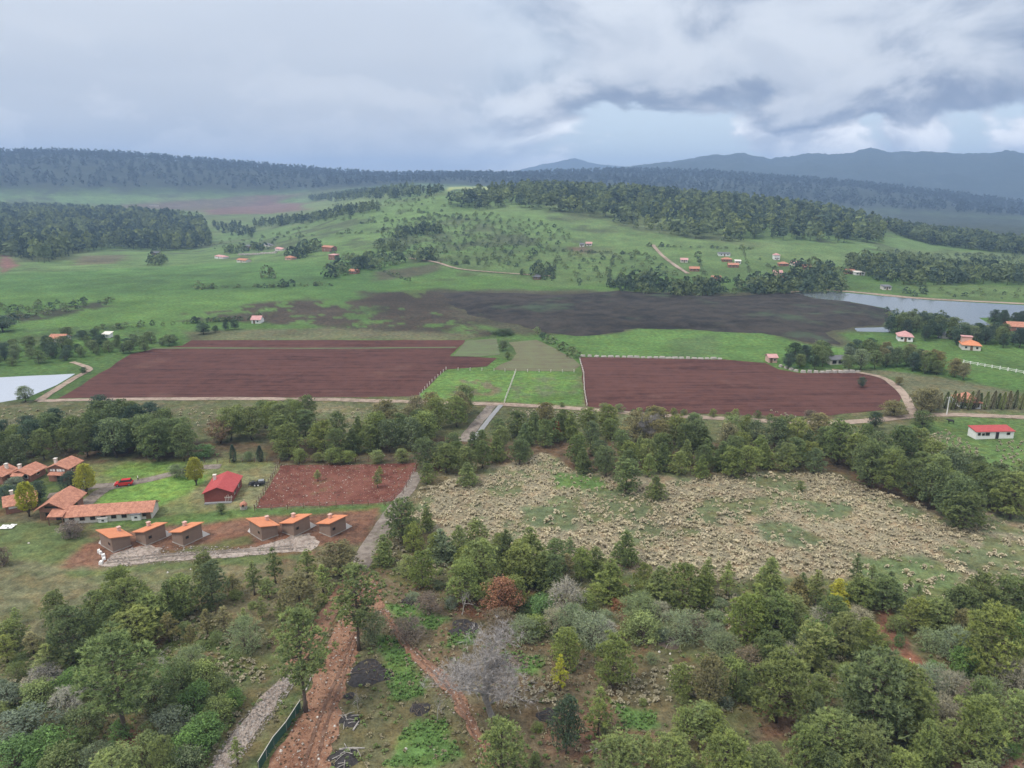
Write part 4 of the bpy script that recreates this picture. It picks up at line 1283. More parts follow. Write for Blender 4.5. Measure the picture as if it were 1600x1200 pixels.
add_wood([(885, 735), (900, 712), (1000, 705), (1290, 712), (1285, 738), (1180, 748), (1060, 748), (960, 748)], 4.4, 70, 38, (6.5, 9.5), (0.62, 0.8), ['dense', 'round', 'dense'], ['g', 'd', 'm', 'y'], 'in the pine belt above the tussock field, middle part')
add_wood([(985, 685), (1200, 690), (1290, 690), (1290, 708), (1100, 706), (990, 704)], 5.0, 34, 39, (8, 11.5), (0.65, 0.85), ['round', 'oak'], ['g', 'd', 'm', 'o', 'y'], 'in the pine belt beside the dirt road, right part')
add_wood([(1290, 715), (1330, 705), (1440, 735), (1500, 765), (1620, 785), (1640, 815), (1540, 812), (1500, 820), (1440, 790), (1330, 752)], 4.8, 52, 40, (8, 12), (0.65, 0.85), ['round', 'oak', 'round'], ['g', 'd', 'd', 'm'], 'in the dark pine row right of the tussock field')
add_many('dense', 'standing clear of the belt in the tussocks', [(730, 758, 720, 38, 'g'), (668, 756, 722, 28, 'g'), (978, 768, 714, 46, 'd'), (1024, 778, 740, 36, 'g'), (1250, 768, 750, 14, 'g'), (1505, 826, 768, 66, 'd', 'round'), (1480, 808, 760, 50, 'd', 'round')])
add_px('oak', 'R', 868, 690, 656, 16, 'with dead red needles in the pine belt')
add_px('bare', 'g', 1017, 696, 638, 34, 'with white dead boughs beside the dirt road')
add_px('oak', 'v', 345, 692, 655, 44, 'with a brown flat crown behind the lawn')
add_px('bush', 'b', 320, 714, 695, 42, 'with bright green leaves behind the lawn')
add_many('oak', 'between the dirt road and the white house', [(1366, 672, 642, 24, 'k'), (1416, 686, 665, 20, 'k'), (1440, 672, 640, 40, 'm'), (1440, 645, 605, 40, 'o'), (1453, 645, 604, 30, 'o'), (1395, 650, 625, 40, 'o'), (1265, 655, 640, 22, 'n'),
                                                              (1480, 750, 708, 44, 'n'), (1555, 752, 735, 24, 'k'), (1346, 606, 588, 14, 'k'), (1404, 602, 588, 14, 'o')])
add_wood([(930, 640), (1240, 656), (1235, 660), (935, 646)], 3.2, 26, 41, (1.6, 2.8), (0.9, 1.5), ['bush'], ['g', 'd', 'l'], 'in the hedge along the dirt road')
# --- trees of the plain
add_wood([(-30, 558), (60, 540), (150, 540), (240, 532), (280, 535), (250, 548), (130, 560), (40, 572), (-30, 580)], 5.5, 46, 42, (3.5, 6.5), (0.8, 1.2), ['oak', 'bush'], ['k', 'd', 'm'], 'in the dark hedge beside the reservoir')
add_many('oak', 'in the pasture beyond the left ploughed field', [(318, 522, 504, 24, 'k'), (337, 519, 508, 12, 'k'), (353, 516, 502, 12, 'k'), (367, 515, 498, 16, 'k'), (265, 540, 522, 26, 'd'), (105, 528, 510, 22, 'd'), (130, 530, 515, 22, 'k'), (150, 530, 513, 20, 'k'), (204, 552, 530, 20, 'd'), (5, 518, 492, 40, 'k')])
add_px('oak', 'd', 40, 628, 602, 26, 'at the corner of the reservoir')
add_px('bush', 'k', 131, 583, 573, 12, 'beside the track by the reservoir')
add_many('oak', 'between the fallow field and the crop field', [(786, 548, 531, 16, 'd'), (793, 562, 549, 10, 'd'), (788, 522, 514, 40, 'k', 'bush'), (878, 636, 628, 10, 'd', 'bush')])
add_wood([(1230, 578), (1240, 560), (1290, 553), (1300, 575), (1260, 580)], 3.6, 14, 43, (5, 8), (0.7, 1.0), ['oak'], ['k', 'd'], 'in the grove beside the long shed')
add_wood([(1315, 572), (1330, 555), (1380, 558), (1400, 575), (1370, 580), (1320, 582)], 3.8, 16, 44, (5, 8.5), (0.7, 1.0), ['oak'], ['k', 'd', 's'], 'in the grove right of the long shed')
add_wood([(1380, 562), (1440, 572), (1510, 588), (1505, 596), (1430, 582), (1378, 572)], 3.6, 26, 45, (5.5, 9), (0.65, 0.9), ['oak', 'round'], ['k', 'd', 'm', 'o'], 'in the tree row below the lakeside meadow')
add_wood([(1385, 520), (1440, 505), (1490, 512), (1495, 530), (1440, 535), (1425, 525)], 4.5, 26, 46, (5.5, 9), (0.7, 1.0), ['oak'], ['k', 'd'], 'in the grove around the lakeside houses')
add_wood([(1485, 530), (1530, 525), (1620, 540), (1640, 548), (1560, 545), (1540, 538), (1490, 540)], 4.5, 22, 47, (5, 9), (0.7, 1.0), ['oak'], ['k', 'd'], 'in the grove at the right edge by the lake')
add_wood([(1540, 507), (1600, 505), (1640, 505), (1640, 511), (1560, 512)], 4, 14, 48, (5, 9), (0.6, 0.9), ['round'], ['k'], 'in the dark clump on the lake shore')
ZC = 'in the row by the white-walled tiled house'
for i, bx in enumerate(range(1458, 1600, 9)):
    add_px('column', ['y', 'o', 'd'][i % 3], bx + (i % 4) - 2, 640 - (i % 3), 606 + (i * 5 % 7), 7, ZC, ZC)

# --- undergrowth that fills in between the near trees
LS = ['bush', 'grey', 'bush']
add_wood([(-60, 1060), (60, 1040), (160, 1070), (340, 1040), (380, 1090), (320, 1180), (280, 1240), (-100, 1240)], 3.4, 46, 401, (1.4, 3.0), (1.0, 1.5), LS, ['b', 'l', 'd', 'd', 'l', 's'], 'in the dense undergrowth at the lower left')
add_wood([(60, 985), (250, 940), (440, 905), (520, 900), (500, 960), (330, 1030), (100, 1050)], 4.8, 22, 402, (1.2, 2.4), (1.0, 1.5), LS, ['l', 'd', 'g'], 'under the pines left of the gravel lane')
add_wood([(660, 905), (720, 885), (860, 920), (1000, 935), (1130, 950), (1130, 1020), (950, 1000), (830, 985), (760, 960), (640, 950)], 4.4, 24, 403, (1.2, 2.6), (1.0, 1.6), LS, ['l', 's', 'd', 'g'], 'behind the large bare tree')
add_wood([(1120, 940), (1300, 960), (1500, 970), (1640, 1000), (1660, 1230), (1450, 1230), (1440, 1060), (1370, 1040), (1200, 1130), (1100, 1130)], 4.6, 50, 404, (1.2, 2.8), (1.0, 1.6), LS, ['l', 's', 'd', 'g', 'b', 'g'], 'in the thicket at the lower right')
add_wood([(830, 1020), (960, 1020), (1100, 1020), (1140, 1100), (1120, 1180), (960, 1190), (820, 1200), (800, 1130)], 5.5, 18, 405, (0.9, 1.8), (1.0, 1.6), LS, ['l', 's', 'd', 'g'], 'on the open ground at the bottom centre')
add_wood([(1150, 975), (1300, 985), (1330, 1040), (1290, 1110), (1150, 1110)], 6.5, 9, 406, (5.0, 8.0), (0.6, 0.8), ['round', 'dense'], ['g', 'y', 'd'], 'in the thicket below the tussock field')
add_wood([(1420, 960), (1620, 940), (1650, 1060), (1540, 1090), (1450, 1010)], 6.5, 12, 407, (6.0, 9.0), (0.6, 0.8), ['round'], ['g', 'y', 'd'], 'in the wood at the right edge')
add_wood([(1230, 1130), (1480, 1100), (1560, 1150), (1560, 1240), (1200, 1240)], 6.2, 12, 408, (6.0, 9.0), (0.6, 0.8), ['round', 'dense'], ['g', 'l', 'd'], 'in the wood at the bottom right')
add_wood([(60, 985), (330, 915), (360, 960), (120, 1040)], 5.5, 12, 409, (5.0, 8.5), (0.6, 0.8), ['round', 'dense'], ['g', 'd', 'y'], 'in the copse below the near-left meadow')
add_wood([(600, 870), (700, 850), (900, 905), (1060, 920), (1060, 945), (880, 935), (700, 905)], 5.5, 14, 410, (4.5, 7.0), (0.6, 0.8), ['dense', 'round'], ['g', 'd', 'y'], 'in the copse between bare tree and tussock field')
add_wood([(1100, 905), (1250, 925), (1420, 940), (1400, 965), (1200, 955)], 5.5, 10, 411, (4.0, 6.5), (0.6, 0.8), ['dense', 'thin'], ['g', 'd', 'y'], 'in the loose row along the tussock field')

# ------------------------------------------------------------------ set the trees out
def mesh_copy(o):
    c = o.copy()
    COL.objects.link(c)
    return c


ORD = ['', 'second', 'third', 'fourth', 'fifth', 'sixth', 'seventh', 'eighth', 'ninth', 'tenth', 'eleventh', 'twelfth']


def label_trees():
    keyed = {}
    for i, t in enumerate(TREES):
        noun = KIND[t[4]][2]
        if t[7]:
            noun = noun.replace('broadleaf ', '').replace('bushy ', '').replace('broad ', '')
        desc = noun if t[4] in ('bare', 'snag') else CW[t[5]] + ' ' + noun
        keyed.setdefault((desc, t[6]), []).append(i)
    lab = {}
    for (desc, zone), ids in keyed.items():
        if len(ids) == 1:
            lab[ids[0]] = desc + ' ' + zone
            continue
        ids.sort(key=lambda i: math.atan2(TREES[i][0], TREES[i][1]))
        for k, i in enumerate(ids):
            if k == 0: pre = 'leftmost'
            elif k == len(ids) - 1: pre = 'rightmost'
            elif k < 12: pre = ORD[k] + '-from-left'
            else: pre = ORD[len(ids) - 1 - k] + '-from-right' if len(ids) - 1 - k < 12 else 'middle'
            lab[i] = pre + ' ' + desc + ' ' + zone
    return lab


def place_trees():
    lab = label_trees()
    seen = {}
    for i, (x, y, h, w, kind, col, zone, group) in enumerate(TREES):
        z = float(Hf(x, y))
        vs = PROTO[kind]
        cm, tm, h0, w0 = vs[(i * 7 + int(x * 13)) % len(vs)]
        name, cat, noun = KIND[kind]
        rng = random.Random(i * 31 + 5)
        t = empty(name, (x, y, z - 0.05), rng.uniform(0, 6.28))
        sx = w / w0
        sx = min(sx, 3.2); sz = h / h0
        t.scale = (sx * rng.uniform(0.93, 1.07), sx * rng.uniform(0.93, 1.07), sz)
        if kind == 'column' and group:
            t.rotation_euler = (0, 0.16 * rng.uniform(0.2, 1), 0)
        c = FC[col]
        j = [rng.uniform(0.86, 1.14) for _ in range(2)]
        color = (c[0] * j[0], c[1] * j[0] * (0.97 + 0.06 * rng.random()), c[2] * j[0] * j[1], 1)
        if cm is not None:
            o = link('crown', cm, None, t); o.color = color
        link('trunk' if cm is not None else 'branches', tm, None, t)
        many = sum(1 for q in TREES if KIND[q[4]][1] == cat and q[6] == zone) > 1
        plural = {'pine tree': 'pines', 'tree': 'trees', 'shrub': 'bushes', 'cypress': 'cypresses', 'bare tree': 'bare trees'}[cat]
        tag(t, lab[i], cat, plural + ' ' + zone if many else None)


place_trees()


# ------------------------------------------------------------------ far woods: real trees, too many and too small to part
def far_tree(seed, kind):
    rng = np.random.default_rng(seed)
    n = {0: 54, 1: 54, 2: 56, 3: 12}[kind]
    q = rng.uniform(0, 1, n)
    if kind in (0, 3):      # pine, oval on a stem
        z = 0.28 + 0.70 * q; rr = 0.24 * np.sqrt(np.clip(1 - (2 * q - 0.85) ** 2 * 0.85, 0.03, 1))
    elif kind == 1:    # cone
        z = 0.08 + 0.90 * q; rr = 0.30 * (1 - q) ** 0.7 + 0.02
    else:              # round bush
        z = 0.08 + 0.86 * q; rr = 0.55 * np.sqrt(np.clip(1 - (1.7 * q - 0.6) ** 2, 0.05, 1))
    a = rng.uniform(0, 6.28, n); f = rng.uniform(0.5, 1.1, n)
    p = np.stack([np.cos(a) * rr * f, np.sin(a) * rr * f, z], 1)
    d = np.stack([np.cos(a), np.sin(a), np.full(n, 0.8)], 1)
    V, F, T = leaves(p, d, rng.uniform(0, 1, n), {0: 0.115, 1: 0.115, 2: 0.155, 3: 0.22}[kind], rng)
    if kind == 0:
        tr = np.array([[-.018, 0, 0], [.018, 0.01, 0], [0, -0.018, 0], [0, 0, 0.6]])
        tf = np.array([[0, 1, 3], [1, 2, 3], [2, 0, 3]]) + len(V)
        V = np.concatenate([V, tr]); F = np.concatenate([F, tf]); T = np.concatenate([T, np.full(4, 0.15)])
    return V, F, T


FARP_T = {k: [far_tree(40 + k * 10 + s, k) for s in range(4)] for k in range(4)}


def forest(name, label, cat, spots, mat='leaf_attr'):
    """spots: rows of x, y, height, width factor, kind, colour"""
    Vs, Fs, Cs, o = [], [], [], 0
    rng = np.random.default_rng(len(spots))
    for x, y, h, wf, k, col in spots:
        V, F, T = FARP_T[k][rng.integers(4)]
        a = rng.uniform(0, 6.28); ca, sa = math.cos(a), math.sin(a)
        v = np.stack([(V[:, 0] * ca - V[:, 1] * sa) * h * wf + x, (V[:, 0] * sa + V[:, 1] * ca) * h * wf + y, V[:, 2] * h + float(Hf(x, y)) - 0.2], 1)
        Vs.append(v); Fs.append(F + o); o += len(V)
        c = np.array(FC[col]) * rng.uniform(0.8, 1.2)
        Cs.append(c[None, :] * (0.66 + 0.36 * T)[:, None])
    me = raw_mesh(name, np.concatenate(Vs), np.concatenate(Fs))
    set_col(me, 'col', np.concatenate(Cs))
    ob = link(name, me, M[mat])
    tag(ob, label, cat, None, 'stuff')
    return ob


def wood_spots(pts, spacing, n, seed, hr, kinds, cols, wf=(0.9, 1.25)):
    rng = np.random.default_rng(seed)
    out = []
    for p in poisson(pts, spacing, n, seed):
        out.append((p[0], p[1], rng.uniform(*hr), rng.uniform(*wf), kinds[rng.integers(len(kinds))], cols[rng.integers(len(cols))]))
    return out


s = wood_spots([(-120, 418), (-120, 332), (0, 330), (60, 330), (150, 336), (240, 340), (318, 352), (330, 384), (250, 393), (180, 388), (120, 396), (70, 412), (30, 404), (0, 398)],
               8.0, 3000, 61, (9, 25), [0, 0, 0, 1], ['d', 'k', 'm', 'k', 'g'], (0.8, 1.4))
forest('far_wood', 'dense pine wood on the plain at the far left', 'wood', s)
s = wood_spots([(690, 322), (740, 312), (780, 302), (860, 299), (950, 305), (1060, 312), (1150, 318), (1250, 330), (1350, 349), (1385, 362), (1375, 380), (1300, 381), (1200, 374),
                (1130, 379), (1060, 372), (1000, 360), (940, 342), (880, 333), (800, 324), (750, 330)], 7.4, 3000, 62, (9, 22), [0, 0, 1], ['d', 'k', 'm', 'k', 'g'], (0.9, 1.5))
forest('far_wood', 'dark pine wood covering the hill crest', 'wood', s)
s = wood_spots([(1385, 356), (1450, 366), (1600, 385), (1760, 392), (1760, 402), (1600, 398), (1540, 393), (1480, 386), (1400, 368)], 6.5, 600, 63, (10, 17), [0, 0, 1], ['d', 'm', 'k'], (1.1, 1.6))
forest('far_wood', 'pine wood running down the ridge at the far right', 'wood', s)
s = wood_spots([(1318, 424), (1330, 412), (1420, 414), (1500, 424), (1600, 432), (1740, 440), (1740, 452), (1600, 446), (1500, 444), (1420, 448), (1380, 440)], 6.5, 320, 64, (8, 14), [0, 2, 0], ['d', 'k', 'm'], (0.9, 1.3))
forest('far_wood', 'wood on the far lake shore at the right', 'wood', s)
s = wood_spots([(395, 350), (440, 345), (520, 336), (590, 326), (592, 331), (520, 345), (450, 352), (400, 356)], 7, 160, 65, (9, 15), [0, 1], ['d', 'k', 'm'])
s += wood_spots([(480, 310), (560, 303), (660, 300), (700, 302), (680, 308), (580, 313), (490, 316)], 9, 300, 66, (12, 18), [0, 1], ['d', 'k'])
s += wood_spots([(330, 352), (370, 352), (400, 362), (395, 372), (345, 366)], 8, 60, 67, (8, 13), [0, 1], ['d', 'k'])
forest('far_wood', 'tree belts on the hazy slope left of centre', 'wood', s)
s = []
for pts, n, seed in (([(940, 448), (1010, 440), (1060, 455), (1040, 462), (960, 456)], 34, 70), ([(1050, 452), (1110, 450), (1130, 462), (1060, 464)], 26, 71),
                     ([(1140, 452), (1200, 445), (1320, 450), (1300, 458), (1190, 460)], 60, 72), ([(1230, 420), (1260, 412), (1320, 436), (1300, 448), (1230, 440)], 44, 73),
                     ([(510, 424), (560, 408), (625, 400), (632, 410), (560, 428), (515, 436)], 44, 74), ([(440, 400), (490, 385), (500, 390), (470, 404)], 22, 75),
                     ([(340, 398), (380, 390), (420, 388), (400, 398)], 18, 76), ([(230, 410), (255, 402), (262, 410), (240, 418)], 12, 77), ([(408, 434), (428, 432), (428, 436), (410, 437)], 9, 78),
                     ([(812, 428), (860, 424), (860, 438), (820, 438)], 12, 79), ([(590, 385), (625, 382), (625, 392), (592, 394)], 12, 80), ([(620, 365), (690, 358), (690, 366), (622, 372)], 34, 81),
                     ([(655, 402), (680, 400), (680, 408), (650, 410)], 14, 82)):
    s += wood_spots(pts, 5.0, n, seed, (5, 12), [0, 2, 2], ['d', 'k', 'm', 'k'], (0.8, 1.2))
forest('village_trees', 'scattered trees around the far village houses', 'trees', s)
s = []
for pts, sp, n, seed in (([(600, 345), (760, 335), (860, 350), (900, 372), (800, 420), (650, 410), (590, 385)], 7.5, 420, 85), ([(860, 395), (1010, 395), (1060, 430), (900, 448)], 9, 170, 86),
                         ([(1370, 390), (1600, 400), (1740, 405), (1740, 430), (1560, 420), (1380, 405)], 7.5, 300, 87), ([(300, 365), (480, 355), (480, 375), (330, 390)], 12, 60, 88),
                         ([(1400, 452), (1620, 455), (1620, 470), (1420, 462)], 10, 34, 89), ([(1040, 440), (1320, 440), (1320, 455), (1060, 462)], 8, 90, 90),
                         ([(0, 480), (180, 468), (180, 474), (0, 505)], 6, 60, 91), ([(520, 320), (700, 312), (690, 350), (520, 350)], 11, 130, 92),
                         ([(840, 520), (900, 558), (896, 560), (836, 523)], 4.0, 34, 93), ([(1385, 486), (1470, 492), (1490, 500), (1400, 504), (1385, 500)], 4.5, 150, 94), ([(1545, 498), (1640, 500), (1640, 506), (1540, 505)], 4.5, 60, 95)):
    s += wood_spots(pts, sp, n, seed, (1.2, 4.6), [2], ['d', 'k', 'm'], (0.9, 1.5))
# hedge lines that divide the hillside pastures
rng = np.random.default_rng(133)
for a, b, n in (((600, 385), (700, 395), 26), ((705, 415), (860, 392), 34), ((870, 400), (862, 440), 16), ((960, 395), (950, 440), 18), ((1010, 385), (1180, 390), 34), ((860, 392), (1010, 398), 30), ((1090, 402), (1100, 430), 12),
                ((1185, 405), (1240, 445), 22), ((300, 452), (520, 446), 40), ((150, 515), (420, 498), 40), ((640, 330), (740, 345), 24), ((560, 350), (690, 340), 30), ((1160, 388), (1175, 440), 16), ((430, 372), (600, 362), 30), ((520, 395), (640, 440), 30)):
    for k in range(n):
        u = rng.uniform(0, 1); g = ground(a[0] + (b[0] - a[0]) * u, a[1] + (b[1] - a[1]) * u + rng.normal(0, 0.5))
        s.append((g[0], g[1], rng.uniform(1.0, 3.6) * (1.8 if rng.uniform() < 0.12 else 1), rng.uniform(0.9, 1.4), 2, ['d', 'k', 'm'][k % 3]))
forest('hill_scrub', 'low dark scrub dotted over the pastures', 'scrub', s)
# tree tops along the skyline ridges
rng = np.random.default_rng(99)
s = []
for k in range(5200):
    az = rng.uniform(-0.66, 0.66); r = R_RIDGE + (rng.normal(-60, 110) if k % 2 else -rng.uniform(0, 850))
    s.append((r * math.sin(az), r * math.cos(az), rng.uniform(16, 27), rng.uniform(0.9, 1.3), 3, 'f'))
forest('ridge_wood', 'hazy pine wood along the skyline ridge', 'wood', s)


# ------------------------------------------------------------------ tussock grass and low growth
def tufts(name, label, cat, P, size, col_a, col_b, nb=22, seed=1, droop=0.35, mat='straw', width=0.035):
    rng = np.random.default_rng(seed)
    n = len(P)
    z = Hf(P[:, 0], P[:, 1])
    c = np.column_stack([P, z])
    m = n * nb
    c = np.repeat(c, nb, 0); s = np.repeat(size, nb)[:, None]
    a = rng.uniform(0, 6.28, m); out = rng.uniform(0.15, 1.0, m)
    side = np.stack([-np.sin(a), np.cos(a), np.zeros(m)], 1)
    rad = np.stack([np.cos(a), np.sin(a), np.zeros(m)], 1)
    h = np.sqrt(np.clip(1.05 - out ** 2, 0.05, 1))
    tip = c + rad * (out[:, None] * s) + np.array([0, 0, 1.0]) * (h[:, None] * s * rng.uniform(0.8, 1.1, (m, 1)))
    low = c + rad * (0.25 * out[:, None] * s)
    ww = s * width * 5
    end = tip + rad * s * 0.28 - np.array([0, 0, 1.0]) * s * droop * out[:, None]
    V = np.stack([low - side * ww * 0.5, low + side * ww * 0.5, tip + side * ww, tip - side * ww, end], 1).reshape(-1, 3)
    k = np.arange(m)[:, None] * 5
    F = np.concatenate([k + np.array([[0, 1, 2]]), k + np.array([[0, 2, 3]]), k + np.array([[3, 2, 4]])])
    f = np.repeat(rng.uniform(0.75, 1.2, n), nb)[:, None] * rng.uniform(0.8, 1.2, (m, 1))
    mixv = np.clip(np.repeat(rng.uniform(0, 1, n), nb)[:, None] * 0.5 + rng.uniform(0, 0.3, (m, 1)), 0, 1)
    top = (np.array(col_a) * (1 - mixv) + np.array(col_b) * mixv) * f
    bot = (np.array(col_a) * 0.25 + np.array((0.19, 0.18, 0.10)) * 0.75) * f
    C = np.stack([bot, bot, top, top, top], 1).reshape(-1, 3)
    me = raw_mesh(name, V, F)
    set_col(me, 'col', C)
    o = link(name, me, M[mat])
    tag(o, label, cat, None, 'stuff')
    return o


TFIELD = gxy([(640, 790), (655, 765), (700, 752), (760, 745), (850, 708), (900, 738), (1000, 760), (1100, 748), (1290, 738), (1360, 765), (1440, 790), (1480, 820), (1560, 815), (1620, 800), (1760, 850),
              (1760, 960), (1560, 905), (1480, 935), (1400, 915), (1300, 905), (1220, 895), (1150, 915), (1020, 885), (900, 880), (760, 845), (700, 822), (640, 810)])
P = poisson(TFIELD, 0.86, 15000, 111, True)
gap = fbm(P[:, 0] / 11, P[:, 1] / 11, 84 + 7, 4, 0.62)
gap2 = fbm(P[:, 0] / 13, P[:, 1] / 13, 91, 4, 0.62)
keep = (gap2 + RNG.normal(0, 0.045, len(P)) < 0.63) | (RNG.uniform(0, 1, len(P)) < 0.18)
for q in ([(810, 790), (900, 795), (905, 830), (830, 825)], [(1180, 820), (1230, 815), (1290, 845), (1260, 858), (1190, 845)], [(1255, 782), (1330, 785), (1330, 812), (1270, 808)],
          [(860, 735), (940, 745), (950, 765), (870, 762)], [(1330, 865), (1440, 868), (1510, 900), (1500, 930), (1420, 925), (1340, 900)]):
    keep &= ~(in_poly(P, gxy(q)) & (RNG.uniform(0, 1, len(P)) < 0.80))
# the footpath through the field
pth = gxy([(1600, 812), (1560, 835), (1535, 865), (1520, 895)])
for a, b in zip(pth[:-1], pth[1:]):
    keep &= seg_dist(P, a, b) > 1.2
P = P[keep]
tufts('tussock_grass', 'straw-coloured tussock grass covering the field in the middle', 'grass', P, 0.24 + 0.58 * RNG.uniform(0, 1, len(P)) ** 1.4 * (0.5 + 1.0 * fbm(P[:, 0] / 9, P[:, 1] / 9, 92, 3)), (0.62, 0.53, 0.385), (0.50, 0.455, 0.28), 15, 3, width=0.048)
# tussocks elsewhere
parts = []
for q, sp, n, seed in (([(335, 1030), (400, 1025), (410, 1062), (345, 1070)], 1.0, 160, 120), ([(1400, 690), (1480, 672), (1530, 705), (1520, 745), (1440, 730)], 1.3, 420, 121),
                       ([(1555, 690), (1650, 690), (1650, 750), (1560, 735)], 1.7, 160, 122), ([(260, 960), (420, 985), (400, 1010), (270, 1000)], 1.3, 120, 123),
                       ([(940, 1060), (1080, 1040), (1090, 1090), (960, 1110)], 1.1, 190, 124), ([(1250, 1030), (1330, 1025), (1310, 1080), (1250, 1075)], 1.1, 140, 125),
                       ([(1060, 930), (1170, 930), (1160, 985), (1070, 985)], 1.1, 180, 126), ([(780, 1060), (870, 1060), (870, 1100), (790, 1105)], 1.1, 110, 127),
                       ([(800, 640), (930, 646), (930, 660), (800, 652)], 1.5, 220, 128), ([(-60, 640), (640, 640), (560, 668), (-60, 690)], 2.6, 700, 129), ([(610, 830), (720, 870), (700, 900), (590, 870)], 1.3, 110, 130),
                       ([(1200, 640), (1400, 690), (1390, 720), (1300, 700)], 1.5, 160, 131), ([(0, 1075), (60, 1050), (70, 1090), (0, 1110)], 1.1, 80, 132), ([(280, 1150), (370, 1110), (360, 1165), (300, 1190)], 1.1, 70, 133)):
    parts.append(poisson(q, sp, n, seed))
P = np.concatenate(parts)
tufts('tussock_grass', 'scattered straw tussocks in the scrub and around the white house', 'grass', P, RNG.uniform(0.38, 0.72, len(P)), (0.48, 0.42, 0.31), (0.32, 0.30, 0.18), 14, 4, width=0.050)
# low weeds and scrub on the near ground
low = poisson([(-120, 1010), (60, 1000), (200, 930), (420, 900), (560, 880), (900, 905), (1200, 915), (1720, 935), (1800, 1260), (-200, 1260)], 0.95, 16000, 140)
polys = [gxy(q) for q in ([(556, 925), (575, 893), (602, 950), (568, 965), (557, 1017), (540, 1064), (527, 1137), (508, 1240), (405, 1240), (455, 1142), (482, 1080), (520, 992)],
                          [(590, 951), (604, 957), (645, 1014), (712, 1063), (740, 1125), (790, 1230), (762, 1230), (724, 1130), (667, 1052), (604, 972)],
                          [(455, 1050), (470, 1048), (412, 1130), (350, 1215), (310, 1230), (380, 1128)], [(1370, 955), (1395, 945), (1445, 1035), (1430, 1050), (1365, 985)])]
for q in polys:
    low = low[~in_poly(low, q)]
kk = fbm(low[:, 0] / 7, low[:, 1] / 7, 150, 4, 0.6)
low = low[kk + RNG.uniform(-0.12, 0.12, len(low)) > 0.43]
sel = RNG.uniform(0, 1, len(low)) < 0.5
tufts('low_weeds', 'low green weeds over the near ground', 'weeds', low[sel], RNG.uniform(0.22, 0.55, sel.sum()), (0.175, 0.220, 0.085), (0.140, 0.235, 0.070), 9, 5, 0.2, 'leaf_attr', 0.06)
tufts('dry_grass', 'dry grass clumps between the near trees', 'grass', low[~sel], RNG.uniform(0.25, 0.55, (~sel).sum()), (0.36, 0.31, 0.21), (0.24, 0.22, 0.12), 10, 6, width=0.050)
parts = []
for q in ([(590, 990), (625, 1000), (655, 1045), (660, 1085), (610, 1100), (600, 1040)], [(605, 945), (660, 945), (700, 965), (680, 985), (640, 980)], [(700, 990), (745, 985), (740, 1005), (700, 1010)],
          [(640, 1130), (700, 1125), (720, 1180), (650, 1200), (600, 1195)], [(820, 930), (865, 925), (860, 985), (825, 990)], [(960, 1100), (1030, 1110), (1020, 1140), (970, 1140)],
          [(790, 1020), (850, 1030), (840, 1055), (790, 1045)], [(300, 1130), (350, 1120), (345, 1165), (300, 1170)], [(1240, 960), (1300, 965), (1310, 1010), (1270, 1020)]):
    parts.append(poisson(q, 0.55, 420, len(parts) + 160))
P = np.concatenate(parts)
P = P[fbm(P[:, 0] / 2.5, P[:, 1] / 2.5, 170, 3) > 0.42]
tufts('leafy_weeds', 'bright green leafy weeds between the red tracks', 'weeds', P, RNG.uniform(0.22, 0.45, len(P)), (0.140, 0.260, 0.070), (0.165, 0.260, 0.085), 12, 7, 0.2, 'leaf_attr', 0.07)

# pebbles and clods strewn over the bare earth
def pebbles(name, label, polys, n, seed, pal=((0.34, 0.25, 0.19), (0.12, 0.065, 0.045), (0.24, 0.13, 0.09), (0.45, 0.40, 0.35), (0.09, 0.075, 0.05))):
    rng = np.random.default_rng(seed)
    P = []
    for q in polys:
        w = gxy(q); lo, hi = w.min(0), w.max(0)
        c = rng.uniform(lo, hi, (n * 3, 2)); c = c[poly_sd(c, w) < 0.6][:n]
        P.append(c)
    P = np.concatenate(P); m = len(P)
    s = (0.05 + 0.16 * rng.uniform(0, 1, m) ** 3)[:, None]
    z = Hf(P[:, 0], P[:, 1]) + 0.12
    c = np.column_stack([P, z])
    k = np.array([[-1, -0.8, 0], [1, -0.7, 0], [0.1, 1.1, 0], [0.05, 0.0, 0.9]])
    a = rng.uniform(0, 6.28, m); ca, sa = np.cos(a), np.sin(a)
    V = np.stack([k[None, :, 0] * ca[:, None] - k[None, :, 1] * sa[:, None], k[None, :, 0] * sa[:, None] + k[None, :, 1] * ca[:, None], np.repeat(k[None, :, 2], m, 0)], -1) * s[:, None] + c[:, None, :]
    F = (np.arange(m)[:, None, None] * 4 + np.array([[0, 1, 3], [1, 2, 3], [2, 0, 3]])[None]).reshape(-1, 3)
    pal = np.array(pal)
    C = np.repeat(pal[rng.integers(0, 5, m)], 4, 0)
    me = raw_mesh(name, V.reshape(-1, 3), F); set_col(me, 'col', C)
    tag(link(name, me, M['leaf_attr']), label, 'pebbles', None, 'stuff')


pebbles('pebbles', 'pebbles and clods strewn over the red tracks', [
    [(556, 925), (575, 893), (602, 950), (568, 965), (557, 1017), (540, 1064), (527, 1137), (508, 1240), (405, 1240), (455, 1142), (482, 1080), (520, 992)],
    [(590, 951), (604, 957), (645, 1014), (712, 1063), (740, 1125), (790, 1230), (762, 1230), (724, 1130), (667, 1052), (604, 972)]], 2200, 9)
pebbles('gravel', 'grey gravel on the lane and the yard below the cabins', [
    [(455, 1050), (470, 1048), (412, 1130), (350, 1215), (310, 1230), (380, 1128)], [(155, 885), (200, 858), (250, 856), (400, 857), (482, 834), (494, 855), (400, 867), (170, 886)]], 1800, 19, ((0.36, 0.32, 0.29), (0.22, 0.20, 0.18), (0.30, 0.25, 0.21), (0.45, 0.41, 0.38), (0.16, 0.14, 0.12)))
pebbles('clods', 'earth clods over the red paddock', [[(438, 727), (655, 724), (622, 780), (402, 795)]], 2500, 10)

